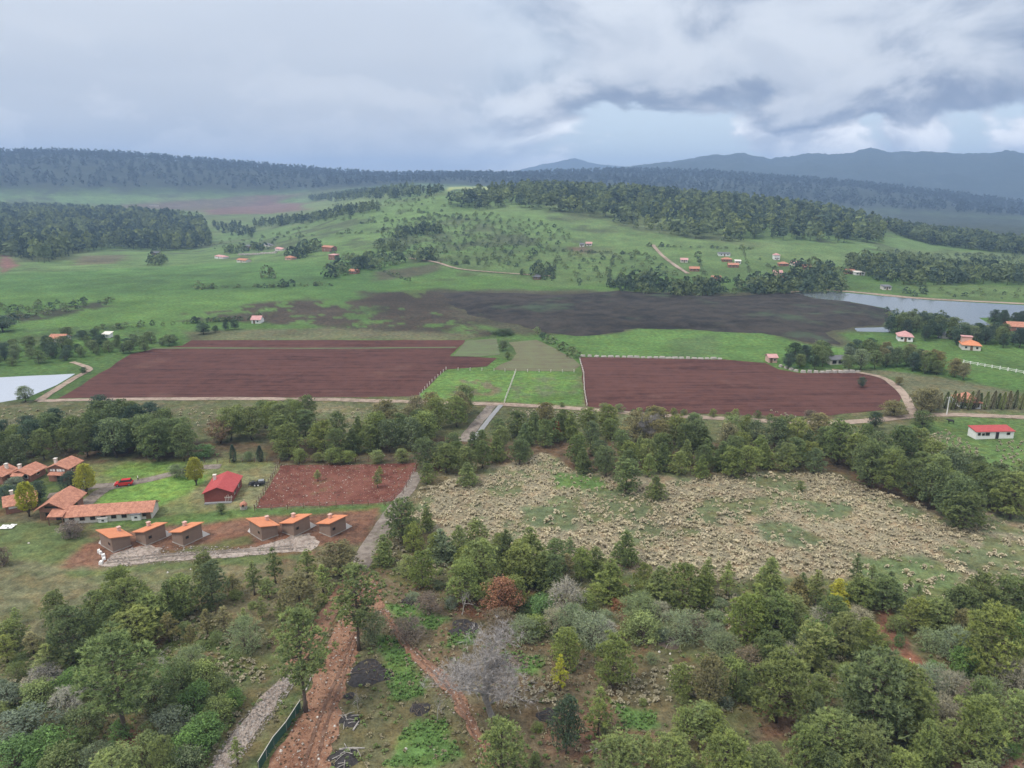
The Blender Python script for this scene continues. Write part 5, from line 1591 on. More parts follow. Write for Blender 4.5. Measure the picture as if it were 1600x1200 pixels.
# ------------------------------------------------------------------ buildings
def frame_of(FL, FR):
    a = ground(*FL); b = ground(*FR)
    d = b - a
    ang = math.atan2(d[1], d[0])
    return a, b, float(np.linalg.norm(d[:2])), ang


def roof_mesh(L, D, wh, rh, style, ov=0.45, th=0.14):
    """a roof as a closed shell over an L x D plan (front edge along x at y=0)"""
    x0, x1, y0, y1 = -L / 2 - ov, L / 2 + ov, -ov, D + ov
    k = rh / (D / 2) if style == 'width' else rh / (L / 2)
    e = wh - ov * k
    mb = MB()
    if style == 'width':
        ym = D / 2
        prof = [(y0, e), (ym, wh + rh), (y1, e)]
        top = [(x, y, z + th) for x in (x0, x1) for y, z in prof]
        bot = [(x, y, z + 0.004) for x in (x0, x1) for y, z in prof]
        mb.add(top + bot, [(0, 3, 4, 1), (1, 4, 5, 2), (6, 7, 10, 9), (7, 8, 11, 10), (0, 6, 9, 3), (2, 5, 11, 8),
                           (0, 1, 7, 6), (1, 2, 8, 7), (3, 9, 10, 4), (4, 10, 11, 5)])
    elif style == 'depth':
        prof = [(x0, e), (0, wh + rh), (x1, e)]
        top = [(x, y, z + th) for y in (y0, y1) for x, z in prof]
        bot = [(x, y, z + 0.004) for y in (y0, y1) for x, z in prof]
        mb.add(top + bot, [(0, 1, 4, 3), (1, 2, 5, 4), (6, 9, 10, 7), (7, 10, 11, 8), (0, 3, 9, 6), (2, 8, 11, 5),
                           (0, 6, 7, 1), (1, 7, 8, 2), (3, 4, 10, 9), (4, 5, 11, 10)])
    elif style == 'hip':
        m = min(L, D) / 2 * 0.95
        ym = D / 2
        rx = max(0.0, L / 2 - m)
        ry = 0.0 if L >= D else (D / 2 - L / 2 * 0.95)
        e2 = wh - ov * rh / m
        b = [(x0, y0, e2), (x1, y0, e2), (x1, y1, e2), (x0, y1, e2)]
        t = [(-rx, ym - ry, wh + rh), (rx, ym + ry, wh + rh)] if L < D else [(-rx, ym, wh + rh), (rx, ym, wh + rh)]
        if L < D:
            t = [(0, ym - ry, wh + rh), (0, ym + ry, wh + rh)]
            up = [(p[0], p[1], p[2] + th) for p in b + t]
            mb.add(up + b, [(0, 1, 4), (1, 2, 5, 4), (2, 3, 5), (3, 0, 4, 5), (9, 8, 7, 6), (0, 6, 7, 1), (1, 7, 8, 2), (2, 8, 9, 3), (3, 9, 6, 0)])
        else:
            up = [(p[0], p[1], p[2] + th) for p in b + t]
            mb.add(up + b, [(0, 1, 5, 4), (1, 2, 5), (2, 3, 4, 5), (3, 0, 4), (9, 8, 7, 6), (0, 6, 7, 1), (1, 7, 8, 2), (2, 8, 9, 3), (3, 9, 6, 0)])
    else:             # mono: rh is the rise of the back edge over the front
        kk = rh / D
        v = [(x0, y0, wh - ov * kk), (x1, y0, wh - ov * kk), (x1, y1, wh + rh + ov * kk), (x0, y1, wh + rh + ov * kk)]
        mb.add([(p[0], p[1], p[2] + th) for p in v] + [(p[0], p[1], p[2] + 0.004) for p in v],
               [(0, 1, 2, 3), (7, 6, 5, 4), (0, 4, 5, 1), (1, 5, 6, 2), (2, 6, 7, 3), (3, 7, 4, 0)])
    return mb


def wall_mesh(L, D, wh, rh, style):
    mb = MB()
    x0, x1, y0, y1 = -L / 2, L / 2, 0, D
    if style == 'depth':
        for y, fl in ((y0, 1), (y1, 0)):
            f = (0, 1, 2, 3, 4)
            mb.add([(x0, y, -0.3), (x1, y, -0.3), (x1, y, wh), (0, y, wh + rh), (x0, y, wh)], [f if fl else f[::-1]])
        mb.add([(x0, y0, -0.3), (x0, y1, -0.3), (x0, y1, wh), (x0, y0, wh)], [(3, 2, 1, 0)])
        mb.add([(x1, y0, -0.3), (x1, y1, -0.3), (x1, y1, wh), (x1, y0, wh)], [(0, 1, 2, 3)])
    elif style == 'width':
        for x, fl in ((x0, 0), (x1, 1)):
            f = (0, 1, 2, 3, 4)
            mb.add([(x, y0, -0.3), (x, y1, -0.3), (x, y1, wh), (x, D / 2, wh + rh), (x, y0, wh)], [f if fl else f[::-1]])
        mb.add([(x0, y0, -0.3), (x1, y0, -0.3), (x1, y0, wh), (x0, y0, wh)], [(0, 1, 2, 3)])
        mb.add([(x0, y1, -0.3), (x1, y1, -0.3), (x1, y1, wh), (x0, y1, wh)], [(3, 2, 1, 0)])
    else:
        b = rh if style == 'mono' else 0
        v = [(x0, y0, -0.3), (x1, y0, -0.3), (x1, y1, -0.3), (x0, y1, -0.3), (x0, y0, wh), (x1, y0, wh), (x1, y1, wh + b), (x0, y1, wh + b)]
        mb.add(v, [(0, 1, 5, 4), (1, 2, 6, 5), (2, 3, 7, 6), (3, 0, 4, 7), (4, 5, 6, 7)])
    return mb


def window(parent, face, L, D, u, z, w, h, frame='white', pane='glass'):
    """a window on a wall: face front/left/right, u along the wall from its middle"""
    mb, mp = MB(), MB()
    if face == 'front':
        mb.box((u, -0.03, z), (w + 0.16, 0.10, h + 0.16)); mp.box((u, -0.07, z), (w, 0.06, h))
    else:
        s = -1 if face == 'left' else 1
        mb.box((s * (L / 2 + 0.03), D / 2 + u, z), (0.10, w + 0.16, h + 0.16)); mp.box((s * (L / 2 + 0.07), D / 2 + u, z), (0.06, w, h))
    f = mb.build('window', M[frame], parent)
    mp.build('pane', M[pane], f)
    return f


def house(name, label, cat, FL, FR, D, wh, rh, style, wall, roof, group=None, wins=(), door=None, chimney=None, ov=0.45, small=False, zoff=0.0):
    a, b, L, ang = frame_of(FL, FR)
    c = (a + b) / 2
    o = empty(name, (c[0], c[1], float(Hf(c[0], c[1])) + zoff), ang)
    tag(o, label, cat, group)
    wall_mesh(L, D, wh, rh, style).build('wall', M[wall], o)
    rf = roof_mesh(L, D, wh, rh, style, ov).build('roof', M[roof], o)
    for w in wins:
        window(o, w[0], L, D, w[1] * (L if w[0] == 'front' else D), w[2], w[3], w[4], *(w[5:]))
    if door:
        md = MB(); md.box((door[0] * L, -0.04, 1.0), (door[1], 0.12, 2.0)); md.build('door', M[door[2] if len(door) > 2 else 'wood'], o)
    if chimney:
        mc = MB(); mc.box((chimney[0] * L, chimney[1] * D, chimney[2]), (0.6, 0.6, 1.6)); mc.box((chimney[0] * L, chimney[1] * D, chimney[2] + 0.85), (0.8, 0.8, 0.16))
        mc.build('chimney', M[chimney[3] if len(chimney) > 3 else 'offwhite'], o)
    return o, L


RG = 'tile-roofed houses of the ranch'
F = 'front'
h, L = house('ranch_house', 'brick house with tile roof cut by the left picture edge', 'house', (-24, 756), (5, 757), 5, 2.2, 1.1, 'depth', 'brick', 'tile_y', RG,
             [(F, 0.2, 1.5, 0.9, 0.9)], (-0.2, 1.0), (0.25, 0.7, 3.2))
h, L = house('ranch_house', 'low brick house with broad orange tile gable, second from left', 'house', (18, 752), (49, 753), 5.4, 1.9, 1.1, 'depth', 'brick', 'tile_y', RG,
             [(F, 0.28, 1.4, 0.9, 0.8), ('right', 0.0, 1.5, 1.0, 0.9)], (-0.22, 1.0), (-0.38, 0.5, 2.6))
m = MB(); m.add([(-1.6, -1.5, 2.0), (1.6, -1.5, 2.0), (1.6, -0.02, 2.5), (-1.6, -0.02, 2.5), (-1.6, -1.5, 1.88), (1.6, -1.5, 1.88), (1.6, -0.02, 2.38), (-1.6, -0.02, 2.38)],
                [(0, 1, 2, 3), (7, 6, 5, 4), (0, 4, 5, 1), (1, 5, 6, 2), (3, 7, 4, 0)]); m.build('porch_roof', M['tile'], h)
h, L = house('ranch_house', 'two-storey brick house with row of white upper windows under tile gable', 'house', (77, 752), (109, 753), 5.4, 3.5, 1.1, 'depth', 'brick', 'tile_y', RG,
             [(F, -0.30, 3.05, 0.55, 0.55, 'wood', 'white'), (F, -0.17, 3.05, 0.6, 0.65, 'wood', 'white'), (F, 0.02, 3.05, 0.6, 0.65, 'wood', 'white'), (F, 0.15, 3.05, 0.6, 0.65, 'wood', 'white'), (F, 0.3, 3.05, 0.55, 0.55, 'wood', 'white'),
              ('right', -0.2, 3.0, 0.8, 0.8)], (0.05, 1.4, 'dark'), (-0.40, 0.5, 4.2))
m = MB(); m.add([(-2.0, -1.3, 2.2), (2.0, -1.3, 2.2), (2.0, -0.02, 2.6), (-2.0, -0.02, 2.6), (-2.0, -1.3, 2.08), (2.0, -1.3, 2.08), (2.0, -0.02, 2.48), (-2.0, -0.02, 2.48)],
                [(0, 1, 2, 3), (7, 6, 5, 4), (0, 4, 5, 1), (1, 5, 6, 2), (3, 7, 4, 0)]); m.build('porch_roof', M['tile'], h)
h, L = house('ranch_house', 'long low house with a strip of white windows under tile roof', 'house', (10, 804), (58, 795), 5.5, 2.0, 1.3, 'width', 'brick', 'tile', RG,
             [(F, -0.36 + 0.07 * k, 1.45, 0.42, 0.55, 'wood', 'white') for k in range(6)] + [(F, 0.25, 1.4, 0.7, 0.6)], (0.1, 0.9), (-0.25, 0.6, 3.4))
h, L = house('ranch_house', 'large main ranch house with wide tile gable and open porch', 'house', (64, 813), (104, 812), 8, 2.9, 1.5, 'depth', 'brick', 'tile_y', RG,
             [(F, -0.18, 1.4, 1.0, 0.9, 'wood'), ('right', -0.28, 1.6, 1.0, 1.0, 'wood'), ('right', 0.1, 1.6, 1.0, 1.0, 'wood'), (F, -0.12, 3.1, 1.5, 0.4, 'wood'), (F, 0.12, 3.1, 1.5, 0.4, 'wood')],
             (-0.38, 1.0), None, 0.8)
m = MB(); m.add([(0.3, -3.0, 2.1), (3.6, -3.0, 2.1), (3.6, -0.02, 2.9), (0.3, -0.02, 2.9), (0.3, -3.0, 1.97), (3.6, -3.0, 1.97), (3.6, -0.02, 2.77), (0.3, -0.02, 2.77)],
                [(0, 1, 2, 3), (7, 6, 5, 4), (0, 4, 5, 1), (1, 5, 6, 2), (3, 7, 4, 0), (2, 6, 7, 3)]); m.build('porch_roof', M['tile'], h)
for x in (0.5, 3.4):
    m = MB(); m.box((x, -2.8, 0.95), (0.2, 0.2, 1.95)); m.build('porch_post', M['wood'], h)
m = MB(); m.box((1.95, -0.1, 1.0), (2.6, 0.12, 2.0)); m.build('porch_opening', M['dark'], h)
h, L = house('stable_block', 'very long low building with clay tile roof', 'stable', (102, 819), (238, 810), 5.0, 1.9, 1.3, 'width', 'offwhite', 'tile', None,
             [(F, -0.42 + 0.12 * k, 1.1, 0.9, 0.7, 'wood', 'dark') for k in range(8)], (0.46, 1.0))
h, L = house('shed', 'small white shed with dark sloping roof against the long stable', 'shed', (206, 814), (220, 813), 1.6, 1.5, 0.5, 'mono', 'white', 'greyroof', None, [(F, 0.0, 0.8, 0.6, 0.4)], None, None, 0.2)
h, L = house('shed', 'low white lean-to against the left half of long stable', 'shed', (154, 817), (168, 816), 1.4, 1.0, 0.4, 'mono', 'white', 'offwhite', None, [(F, 0.0, 0.5, 0.5, 0.35)], None, None, 0.15)
h, L = house('barn', 'red-brown barn with red sheet-metal gable roof', 'barn', (320, 786.5), (364, 783.5), 9.5, 2.5, 1.3, 'depth', 'barnwall', 'redsheet', None,
             [('right', -0.25, 1.5, 1.2, 0.9), ('right', 0.2, 1.5, 1.2, 0.9)], None, (-0.36, 0.72, 3.4, 'offwhite'), 0.35)
m = MB()
for k in range(5): m.tube([(1.6 + 0.35 * k, -0.25, 0), (1.6 + 0.35 * k, -0.25, 1.5 + 0.25 * (k % 3))], 0.05, 5)
m.tube([(1.4, -0.25, 1.2), (3.3, -0.25, 1.3)], 0.05, 5); m.build('pipe_rack', M['offwhite'], h)
m = MB(); m.box((0, -0.5, 0.12), (L * 0.95, 0.9, 0.24)); m.build('plinth', M['concrete'], h)

# six new cabins with single-pitch orange roofs
def cabin(label, A, B, C, tall, eave):
    """A left, B nearest, C right base corners in the photo; tall: which visible wall is the high one"""
    a, b, c = ground(*A), ground(*B), ground(*C)
    e1 = (a - b)[:2]; e2 = (c - b)[:2]
    l1, l2 = np.linalg.norm(e1), np.linalg.norm(e2)
    e1 = e1 / l1; e2 = e2 / l2
    # square the corner up about the longer wall
    if l2 >= l1:
        n = np.array([-e2[1], e2[0]]); e1 = n if n @ e1 > 0 else -n
    else:
        n = np.array([-e1[1], e1[0]]); e2 = n if n @ e2 > 0 else -n
    l1 = max(l1, 3.6); l2 = max(l2, 3.6)
    ang = math.atan2(e2[1], e2[0])
    o = empty('cabin', (b[0], b[1], b[2]), ang)
    tag(o, label, 'cabin', 'new cabins with orange single-pitch roofs')
    R2 = lambda v: (v[0] * math.cos(-ang) - v[1] * math.sin(-ang), v[0] * math.sin(-ang) + v[1] * math.cos(-ang))
    f1 = R2(e1)          # direction of the left wall in local axes (about +y)
    P = lambda s, t, z: (s * l2 + f1[0] * t * l1, f1[1] * t * l1, z)
    hi = height_for(b, eave) ; lo = hi - 0.95
    H = {(0, 0): hi, (1, 0): hi if tall == 'R' else lo, (0, 1): lo if tall == 'R' else hi, (1, 1): lo}
    cs = [(0, 0), (1, 0), (1, 1), (0, 1)]
    m = MB(); m.add([P(s, t, -0.3) for s, t in cs] + [P(s, t, H[(s, t)]) for s, t in cs], [(0, 1, 5, 4), (1, 2, 6, 5), (2, 3, 7, 6), (3, 0, 4, 7), (4, 5, 6, 7)])
    m.build('wall', M['adobe'], o)
    # roof slab with overhang
    gx = (H[(1, 0)] - H[(0, 0)]); gy = (H[(0, 1)] - H[(0, 0)])
    k = 0.45
    cs2 = [(-k / l2, -k / l1), (1 + k / l2, -k / l1), (1 + k / l2, 1 + k / l1), (-k / l2, 1 + k / l1)]
    zz = lambda s, t: hi + gx * s + gy * t
    m = MB(); m.add([P(s, t, zz(s, t) + 0.16) for s, t in cs2] + [P(s, t, zz(s, t) + 0.01) for s, t in cs2], [(0, 1, 2, 3), (7, 6, 5, 4), (0, 4, 5, 1), (1, 5, 6, 2), (2, 6, 7, 3), (3, 7, 4, 0)])
    m.build('roof', M['orange'], o)
    m = MB(); x, y, _ = P(0.62, 0.85, 0) if tall == 'R' else P(0.85, 0.62, 0)
    m.box((x, y, lo + 0.55), (0.6, 0.6, 1.2)); m.box((x, y, lo + 1.2), (0.78, 0.78, 0.12)); m.build('chimney', M['pinkwall'], o)
    # small window in the tall wall
    m, mp = MB(), MB()
    if tall == 'R':
        m.box((l2 * 0.22, -0.02, hi * 0.5), (0.8, 0.1, 0.65)); mp.box((l2 * 0.22, -0.06, hi * 0.5), (0.62, 0.06, 0.5))
    else:
        x, y, _ = P(0, 0.22, 0); an = math.atan2(f1[1], f1[0])
        m.box((x - 0.02, y, hi * 0.5), (0.8, 0.1, 0.65), an); mp.box((x - 0.06, y, hi * 0.5), (0.62, 0.08, 0.5), an)
    w = m.build('window', M['wood'], o); mp.build('pane', M['glass'], w)
    # pale footing and the white wedge wall of the porch
    m = MB(); m.add([P(s, t, -0.2) for s, t in ((-0.02, -0.02), (1.02, -0.02), (1.02, 1.02), (-0.02, 1.02))] + [P(s, t, 0.2) for s, t in ((-0.02, -0.02), (1.02, -0.02), (1.02, 1.02), (-0.02, 1.02))],
                    [(0, 1, 5, 4), (1, 2, 6, 5), (2, 3, 7, 6), (3, 0, 4, 7), (4, 5, 6, 7)]); m.build('footing', M['stone'], o)
    m = MB()
    if tall == 'R':
        q = [(l2, 0.05, 0), (l2 + 1.9, 0.05, 0), (l2, 0.05, 1.7)]; dv = (0, 0.25, 0)
    else:
        x, y, _ = P(0, 1, 0)
        q = [(x + 0.05, y, 0), (x + f1[0] * 1.3 + 0.05, y + f1[1] * 1.3, 0), (x + 0.05, y, 1.3)]; dv = (0.25, 0, 0)
    m.add(q + [(p[0] + dv[0], p[1] + dv[1], p[2]) for p in q], [(0, 1, 2), (5, 4, 3), (0, 3, 4, 1), (1, 4, 5, 2), (2, 5, 3, 0)])
    m.build('wing_wall', M['white'], o)


CB = 'orange-roofed brown cabin, '
cabin(CB + 'leftmost, beside the row of white stones', (158, 852), (177, 863.5), (201, 853), 'L', 840.5)
cabin(CB + 'second from left, above the gravel patch', (216, 848), (229, 853), (260, 839.5), 'R', 831)
cabin(CB + 'third from left, above the grass strip', (274, 848.5), (287, 854), (317, 840), 'R', 831)
cabin(CB + 'fourth from left, with its tall wall facing left', (391, 833.5), (410, 845.5), (431, 837), 'L', 823)
cabin(CB + 'fifth from left, above the sand heap', (445, 834), (460, 839), (485, 826.5), 'R', 817)
cabin(CB + 'rightmost, nearest the gravel lane', (502, 835), (517, 839.5), (541, 827.5), 'R', 818)

# houses on the plain
house('white_house', 'white bungalow with low red roof on the right meadow', 'house', (1524, 686.5), (1583, 685), 3.6, 2.2, 0.6, 'mono', 'white', 'redsheet', None,
      [(F, -0.42, 1.5, 0.7, 0.7, 'wood'), (F, -0.31, 1.4, 0.7, 0.6, 'wood'), (F, -0.20, 1.5, 1.1, 0.8, 'wood'), (F, 0.35, 1.5, 0.9, 0.6, 'wood')], (0.06, 0.9, 'dark'), None, 0.25)
house('white_house', 'white-walled house with orange hip roof behind the cypress row', 'house', (1500, 637), (1532, 639), 7.5, 2.3, 2.0, 'hip', 'white', 'tile', None,
      [(F, -0.25, 1.3, 0.9, 1.2, 'wood', 'dark'), (F, -0.02, 1.2, 0.7, 0.9, 'wood', 'dark'), (F, 0.33, 1.2, 1.0, 1.3, 'wood', 'dark'), ('left', 0.1, 1.4, 0.9, 0.9), ('left', -0.2, 1.4, 0.9, 0.9)], (0.14, 0.9, 'dark'))
house('lake_house', 'white house with faded pink hip roof in the lakeside grove', 'house', (1403, 533), (1426, 534.5), 8.0, 2.5, 1.7, 'hip', 'white', 'pinkroof', None, [(F, -0.25, 1.4, 1.0, 0.9), (F, 0.25, 1.4, 1.0, 0.9)], (0, 1.0))
h, L = house('lake_house', 'orange-roofed villa on the lakeside meadow', 'house', (1503, 546.5), (1532, 548.5), 8.0, 2.4, 1.6, 'hip', 'offwhite', 'orange', None, [(F, -0.3, 1.3, 0.9, 0.9), (F, 0.3, 1.3, 0.9, 0.9)], (0, 1.0))
m = MB(); m.box((-1.5, 5.5, 3.6), (4.0, 3.0, 3.2)); m.build('upper_room', M['pinkwall'], h); m = MB(); m.box((-1.5, 5.5, 5.3), (4.6, 3.6, 0.2)); m.build('upper_roof', M['pinkroof'], h)
house('lake_house', 'tall narrow white house among trees near the lake', 'house', (1498, 526), (1507, 526.5), 3.5, 4.2, 0.8, 'width', 'white', 'offwhite', None, [(F, 0, 3.0, 0.7, 0.8), (F, 0, 1.2, 0.7, 0.8)])
house('lake_house', 'long white outbuilding behind the lakeside trees', 'house', (1472, 529), (1494, 529), 4.0, 2.0, 0.8, 'width', 'offwhite', 'greyroof', None, [(F, -0.2, 1.2, 0.8, 0.7), (F, 0.2, 1.2, 0.8, 0.7)])
house('lake_house', 'low red-roofed building at the right edge by the lake', 'house', (1575, 517), (1622, 519), 7.0, 2.4, 1.8, 'width', 'brick', 'tile', None, [(F, -0.2, 1.3, 0.9, 0.8)])
house('field_hut', 'small pink hut at the corner of the right ploughed field', 'hut', (1201, 567), (1214, 567), 4.5, 2.3, 0.9, 'width', 'pinkwall', 'pinkroof', None, [(F, 0.2, 1.3, 0.7, 0.7)], (-0.2, 0.9))
house('long_shed', 'long open shed with grey roof between two groves', 'shed', (1298, 570), (1325, 569), 4.5, 2.1, 0.5, 'mono', 'offwhite', 'greyroof', None, [(F, -0.3, 1.1, 1.6, 1.2, 'wood', 'dark'), (F, 0.05, 1.1, 1.6, 1.2, 'wood', 'dark')])
house('farm_house', 'cream house with tiled roof in the hedge by the reservoir', 'house', (77, 536), (100, 536), 6, 2.3, 1.3, 'width', 'offwhite', 'tile', None, [(F, 0.1, 1.2, 0.8, 0.7)], (-0.2, 1.0))
house('field_hut', 'white hut beside the dark hedge', 'hut', (160, 528), (171, 528), 3.5, 1.7, 0.6, 'mono', 'white', 'offwhite', None, [(F, 0.2, 1.0, 0.6, 0.5)])
house('farm_house', 'white house with pale red roof alone in left pasture', 'house', (393, 505.5), (407, 505.5), 6, 2.1, 1.5, 'width', 'white', 'pinkroof', None, [(F, 0.2, 1.2, 0.8, 0.7)], (-0.2, 0.9))

VG = 'far village houses on the slope'
WINS = [(F, -0.28, 1.4, 1.0, 0.9), (F, 0.28, 1.4, 1.0, 0.9)]
for px, py, w, wall, roof, style, text in (
        (1085, 424, 15, 'brick', 'tile', 'width', 'brick house with wide red roof beside the far track'), (1069, 410, 11, 'offwhite', 'pinkroof', 'width', 'small pale house above the far track'),
        (1132, 400, 18, 'white', 'greyroof', 'mono', 'long white house with grey roof, highest of the far cluster'), (1136, 409, 15, 'brick', 'tile', 'hip', 'red-roofed house just below the long white one'),
        (1153, 412, 9, 'white', 'offwhite', 'mono', 'white cube house right of the red-roofed cluster'), (1146, 418, 16, 'brick', 'tile', 'width', 'lowest red-roofed house of the far cluster'),
        (1119, 439, 14, 'brick', 'tile', 'width', 'red-roofed house alone below the far cluster'), (1214, 406, 9, 'white', 'pinkroof', 'hip', 'tall white house at the top of the far walled plot'),
        (1225, 416, 14, 'brick', 'tile', 'hip', 'orange-roofed house in the far walled plot'), (1243, 415, 12, 'offwhite', 'pinkroof', 'width', 'pale house right of the far walled plot'),
        (1261, 421, 13, 'brick', 'tile', 'width', 'red-roofed house half hidden by far trees'), (1228, 440, 17, 'brick', 'tile', 'width', 'red-roofed house by the reed-bed shore'),
        (1216, 430, 13, 'pinkwall', 'pinkroof', 'width', 'pink house above the reed-bed shore'), (1329, 428, 14, 'brick', 'tile', 'width', 'red-roofed house left of a white lake house'),
        (1344, 430, 15, 'white', 'offwhite', 'mono', 'flat-roofed white house above the lake'), (1386, 453, 13, 'offwhite', 'greyroof', 'mono', 'grey boathouse on the lake shore'),
        (909, 385, 7, 'white', 'greyroof', 'mono', 'white hut at the left of the bare hillside patch'), (920, 384, 9, 'offwhite', 'pinkroof', 'width', 'pale hut on the bare hillside patch'),
        (838, 437, 11, 'wood', 'greyroof', 'width', 'dark hut beside two trees below the far track'), (342, 404, 13, 'white', 'pinkroof', 'hip', 'white house with pink roof on the left pasture'),
        (377, 410, 14, 'offwhite', 'tile', 'width', 'low tiled house right of a white pink-roofed one'), (394, 388, 20, 'wood', 'greyroof', 'width', 'long dark barn on the far left slope'),
        (417, 385, 10, 'offwhite', 'greyroof', 'width', 'small grey-roofed shed right of the long dark barn'), (435, 392, 10, 'offwhite', 'pinkroof', 'width', 'pale house at the end of the white wall'),
        (450, 406, 9, 'pinkwall', 'tile', 'hip', 'small pink house among far left trees'), (511, 393, 15, 'brick', 'tile', 'width', 'orange-roofed house above the red tower house'),
        (518, 406, 9, 'brick', 'pinkroof', 'mono', 'red tower house in the far left trees'), (551, 428, 11, 'brick', 'tile', 'width', 'red-roofed hut below the far tree clump'),
        (242, 398, 12, 'wood', 'greyroof', 'width', 'dark shed at the edge of the far left wood'), (240, 322, 12, 'offwhite', 'greyroof', 'width', 'pale house beyond the far left wood')):
    py = py
    th = 4.4 if ('tower' in text or 'tall' in text) else 2.3
    house('village_house', text, 'house', (px - w / 2, py), (px + w / 2, py + 0.3), 6.5, th, 1.3 if style != 'mono' else 0.5, style, wall, roof, VG, WINS, (0, 1.0))


# ------------------------------------------------------------------ fences and walls
def fence(name, label, pts, gap, h, r, mat, cat='fence', rails=(), lean=0.06, square=False, net=None, group=None):
    c = gxy(pts)
    P = [c[0]]
    for a, b in zip(c[:-1], c[1:]):
        n = max(1, int(round(np.linalg.norm(b - a) / gap)))
        P += [a + (b - a) * k / n for k in range(1, n + 1)]
    o = empty(name, (c[0][0], c[0][1], float(Hf(*c[0]))))
    tag(o, label, cat, group)
    org = Vector(o.location)
    rng = random.Random(len(label))
    post = None
    tops = []
    for p in P:
        z = float(Hf(*p))
        if post is None:
            m = MB()
            if square: m.box((0, 0, h / 2 - 0.15), (2 * r, 2 * r, h + 0.3))
            else: m.tube([(0, 0, -0.3), (0.01, 0, h * 0.5), (0, 0.01, h)], [r, r * 0.95, r * 0.85], 6)
            post = m.mesh('post', M[mat])
        q = link('post', post, None, o)
        q.location = Vector((p[0], p[1], z)) - org
        q.rotation_euler = (rng.uniform(-lean, lean), rng.uniform(-lean, lean), rng.uniform(0, 3))
        q.scale = (1, 1, rng.uniform(0.9, 1.1))
        tops.append(Vector((p[0], p[1], z)) - org)
    for rz, rr, rm in rails:
        m = MB(); m.tube([t + Vector((0, 0, rz)) for t in tops], rr, 4); m.build('rail' if rr > 0.03 else 'wire', M[rm], o)
    if net:
        m = MB()
        for a, b in zip(tops[:-1], tops[1:]):
            d = (b - a).normalized(); nn = Vector((-d.y, d.x, 0)) * 0.02
            v = [a + nn, b + nn, b + nn + Vector((0, 0, net[0])), a + nn + Vector((0, 0, net[0])), a - nn, b - nn, b - nn + Vector((0, 0, net[0])), a - nn + Vector((0, 0, net[0]))]
            m.add(v, [(0, 1, 2, 3), (7, 6, 5, 4), (3, 2, 6, 7)])
        m.build('net', M[net[1]], o)
    return o


W2 = ((0.5, 0.012, 'metal'), (0.9, 0.012, 'metal'), (1.25, 0.012, 'metal'))
fence('paddock_fence', 'wooden post fence along the back of the red paddock', [(300, 722), (437, 722.5), (655, 721)], 3.4, 1.4, 0.10, 'wood', rails=W2)
fence('paddock_fence', 'wooden post fence down the left side of the red paddock', [(436, 727), (415, 768), (398, 798)], 2.2, 1.5, 0.09, 'wood', rails=W2)
fence('paddock_fence', 'wooden post fence along the front of the red paddock', [(398, 798), (500, 793), (600, 788)], 4.0, 1.5, 0.09, 'wood', rails=W2)
fence('paddock_fence', 'wooden post fence between the red paddock and the lane', [(655, 724), (630, 770), (602, 790)], 3.5, 1.4, 0.09, 'wood', rails=W2)
fence('net_fence', 'green net fence with pale top rail beside the red track', [(404, 1206), (428, 1166), (448, 1142), (462, 1120), (470, 1108)], 2.2, 1.5, 0.05, 'bark_grey', rails=((1.5, 0.045, 'offwhite'),), net=(1.4, 'mesh_green'))
fence('white_fence', 'white post and rail fence across the lakeside meadow', [(1505, 567), (1550, 575), (1600, 584), (1680, 598)], 2.6, 1.3, 0.16, 'white', rails=((0.45, 0.09, 'white'), (1.0, 0.09, 'white')), square=True)
fence('field_fence', 'pale post fence between the two green plots', [(806, 581), (797, 606), (788, 630)], 2.2, 1.2, 0.10, 'offwhite', rails=((0.9, 0.04, 'offwhite'),), square=True)
fence('field_fence', 'pale post fence along the top of the green plots', [(697, 578), (772, 579.5), (806, 581), (897, 581.5)], 4.5, 1.2, 0.10, 'offwhite', square=True)
fence('field_fence', 'pale post fence beside the right ploughed field', [(906, 563), (912, 585), (913, 610), (917, 634)], 3.5, 1.2, 0.12, 'offwhite', rails=((0.9, 0.04, 'offwhite'),), square=True)
fence('field_fence', 'pale post fence on the left edge of the green plots', [(697, 578), (675, 597), (656, 618)], 3.5, 1.2, 0.09, 'offwhite', square=True)


def stone_wall(name, label, pts, w, h, mat):
    c = gxy(pts)
    o = empty(name, (c[0][0], c[0][1], float(Hf(*c[0]))))
    tag(o, label, 'wall')
    org = np.array(o.location)
    rng = random.Random(3)
    m0 = None
    for a, b in zip(c[:-1], c[1:]):
        n = max(1, int(np.linalg.norm(b - a) / (w * 1.15)))
        for k in range(n):
            p = a + (b - a) * (k + 0.5) / n
            if m0 is None:
                mb = MB()
                mb.add([(-0.5, -0.4, 0), (0.5, -0.42, 0), (0.48, 0.4, 0), (-0.5, 0.42, 0), (-0.4, -0.3, 0.85), (0.38, -0.34, 1.0), (0.42, 0.3, 0.9), (-0.36, 0.34, 1.0)],
                       [(0, 1, 5, 4), (1, 2, 6, 5), (2, 3, 7, 6), (3, 0, 4, 7), (4, 5, 6, 7)])
                m0 = mb.mesh('stone', M[mat])
            q = link('stone', m0, None, o)
            q.location = (p[0] - org[0], p[1] - org[1], float(Hf(*p)) - org[2] - 0.05)
            q.rotation_euler = (0, 0, math.atan2(*(b - a)[::-1]) + rng.uniform(-0.5, 0.5))
            s = rng.uniform(0.8, 1.25)
            q.scale = (w * s, w * rng.uniform(0.7, 1.0), h * rng.uniform(0.7, 1.2))


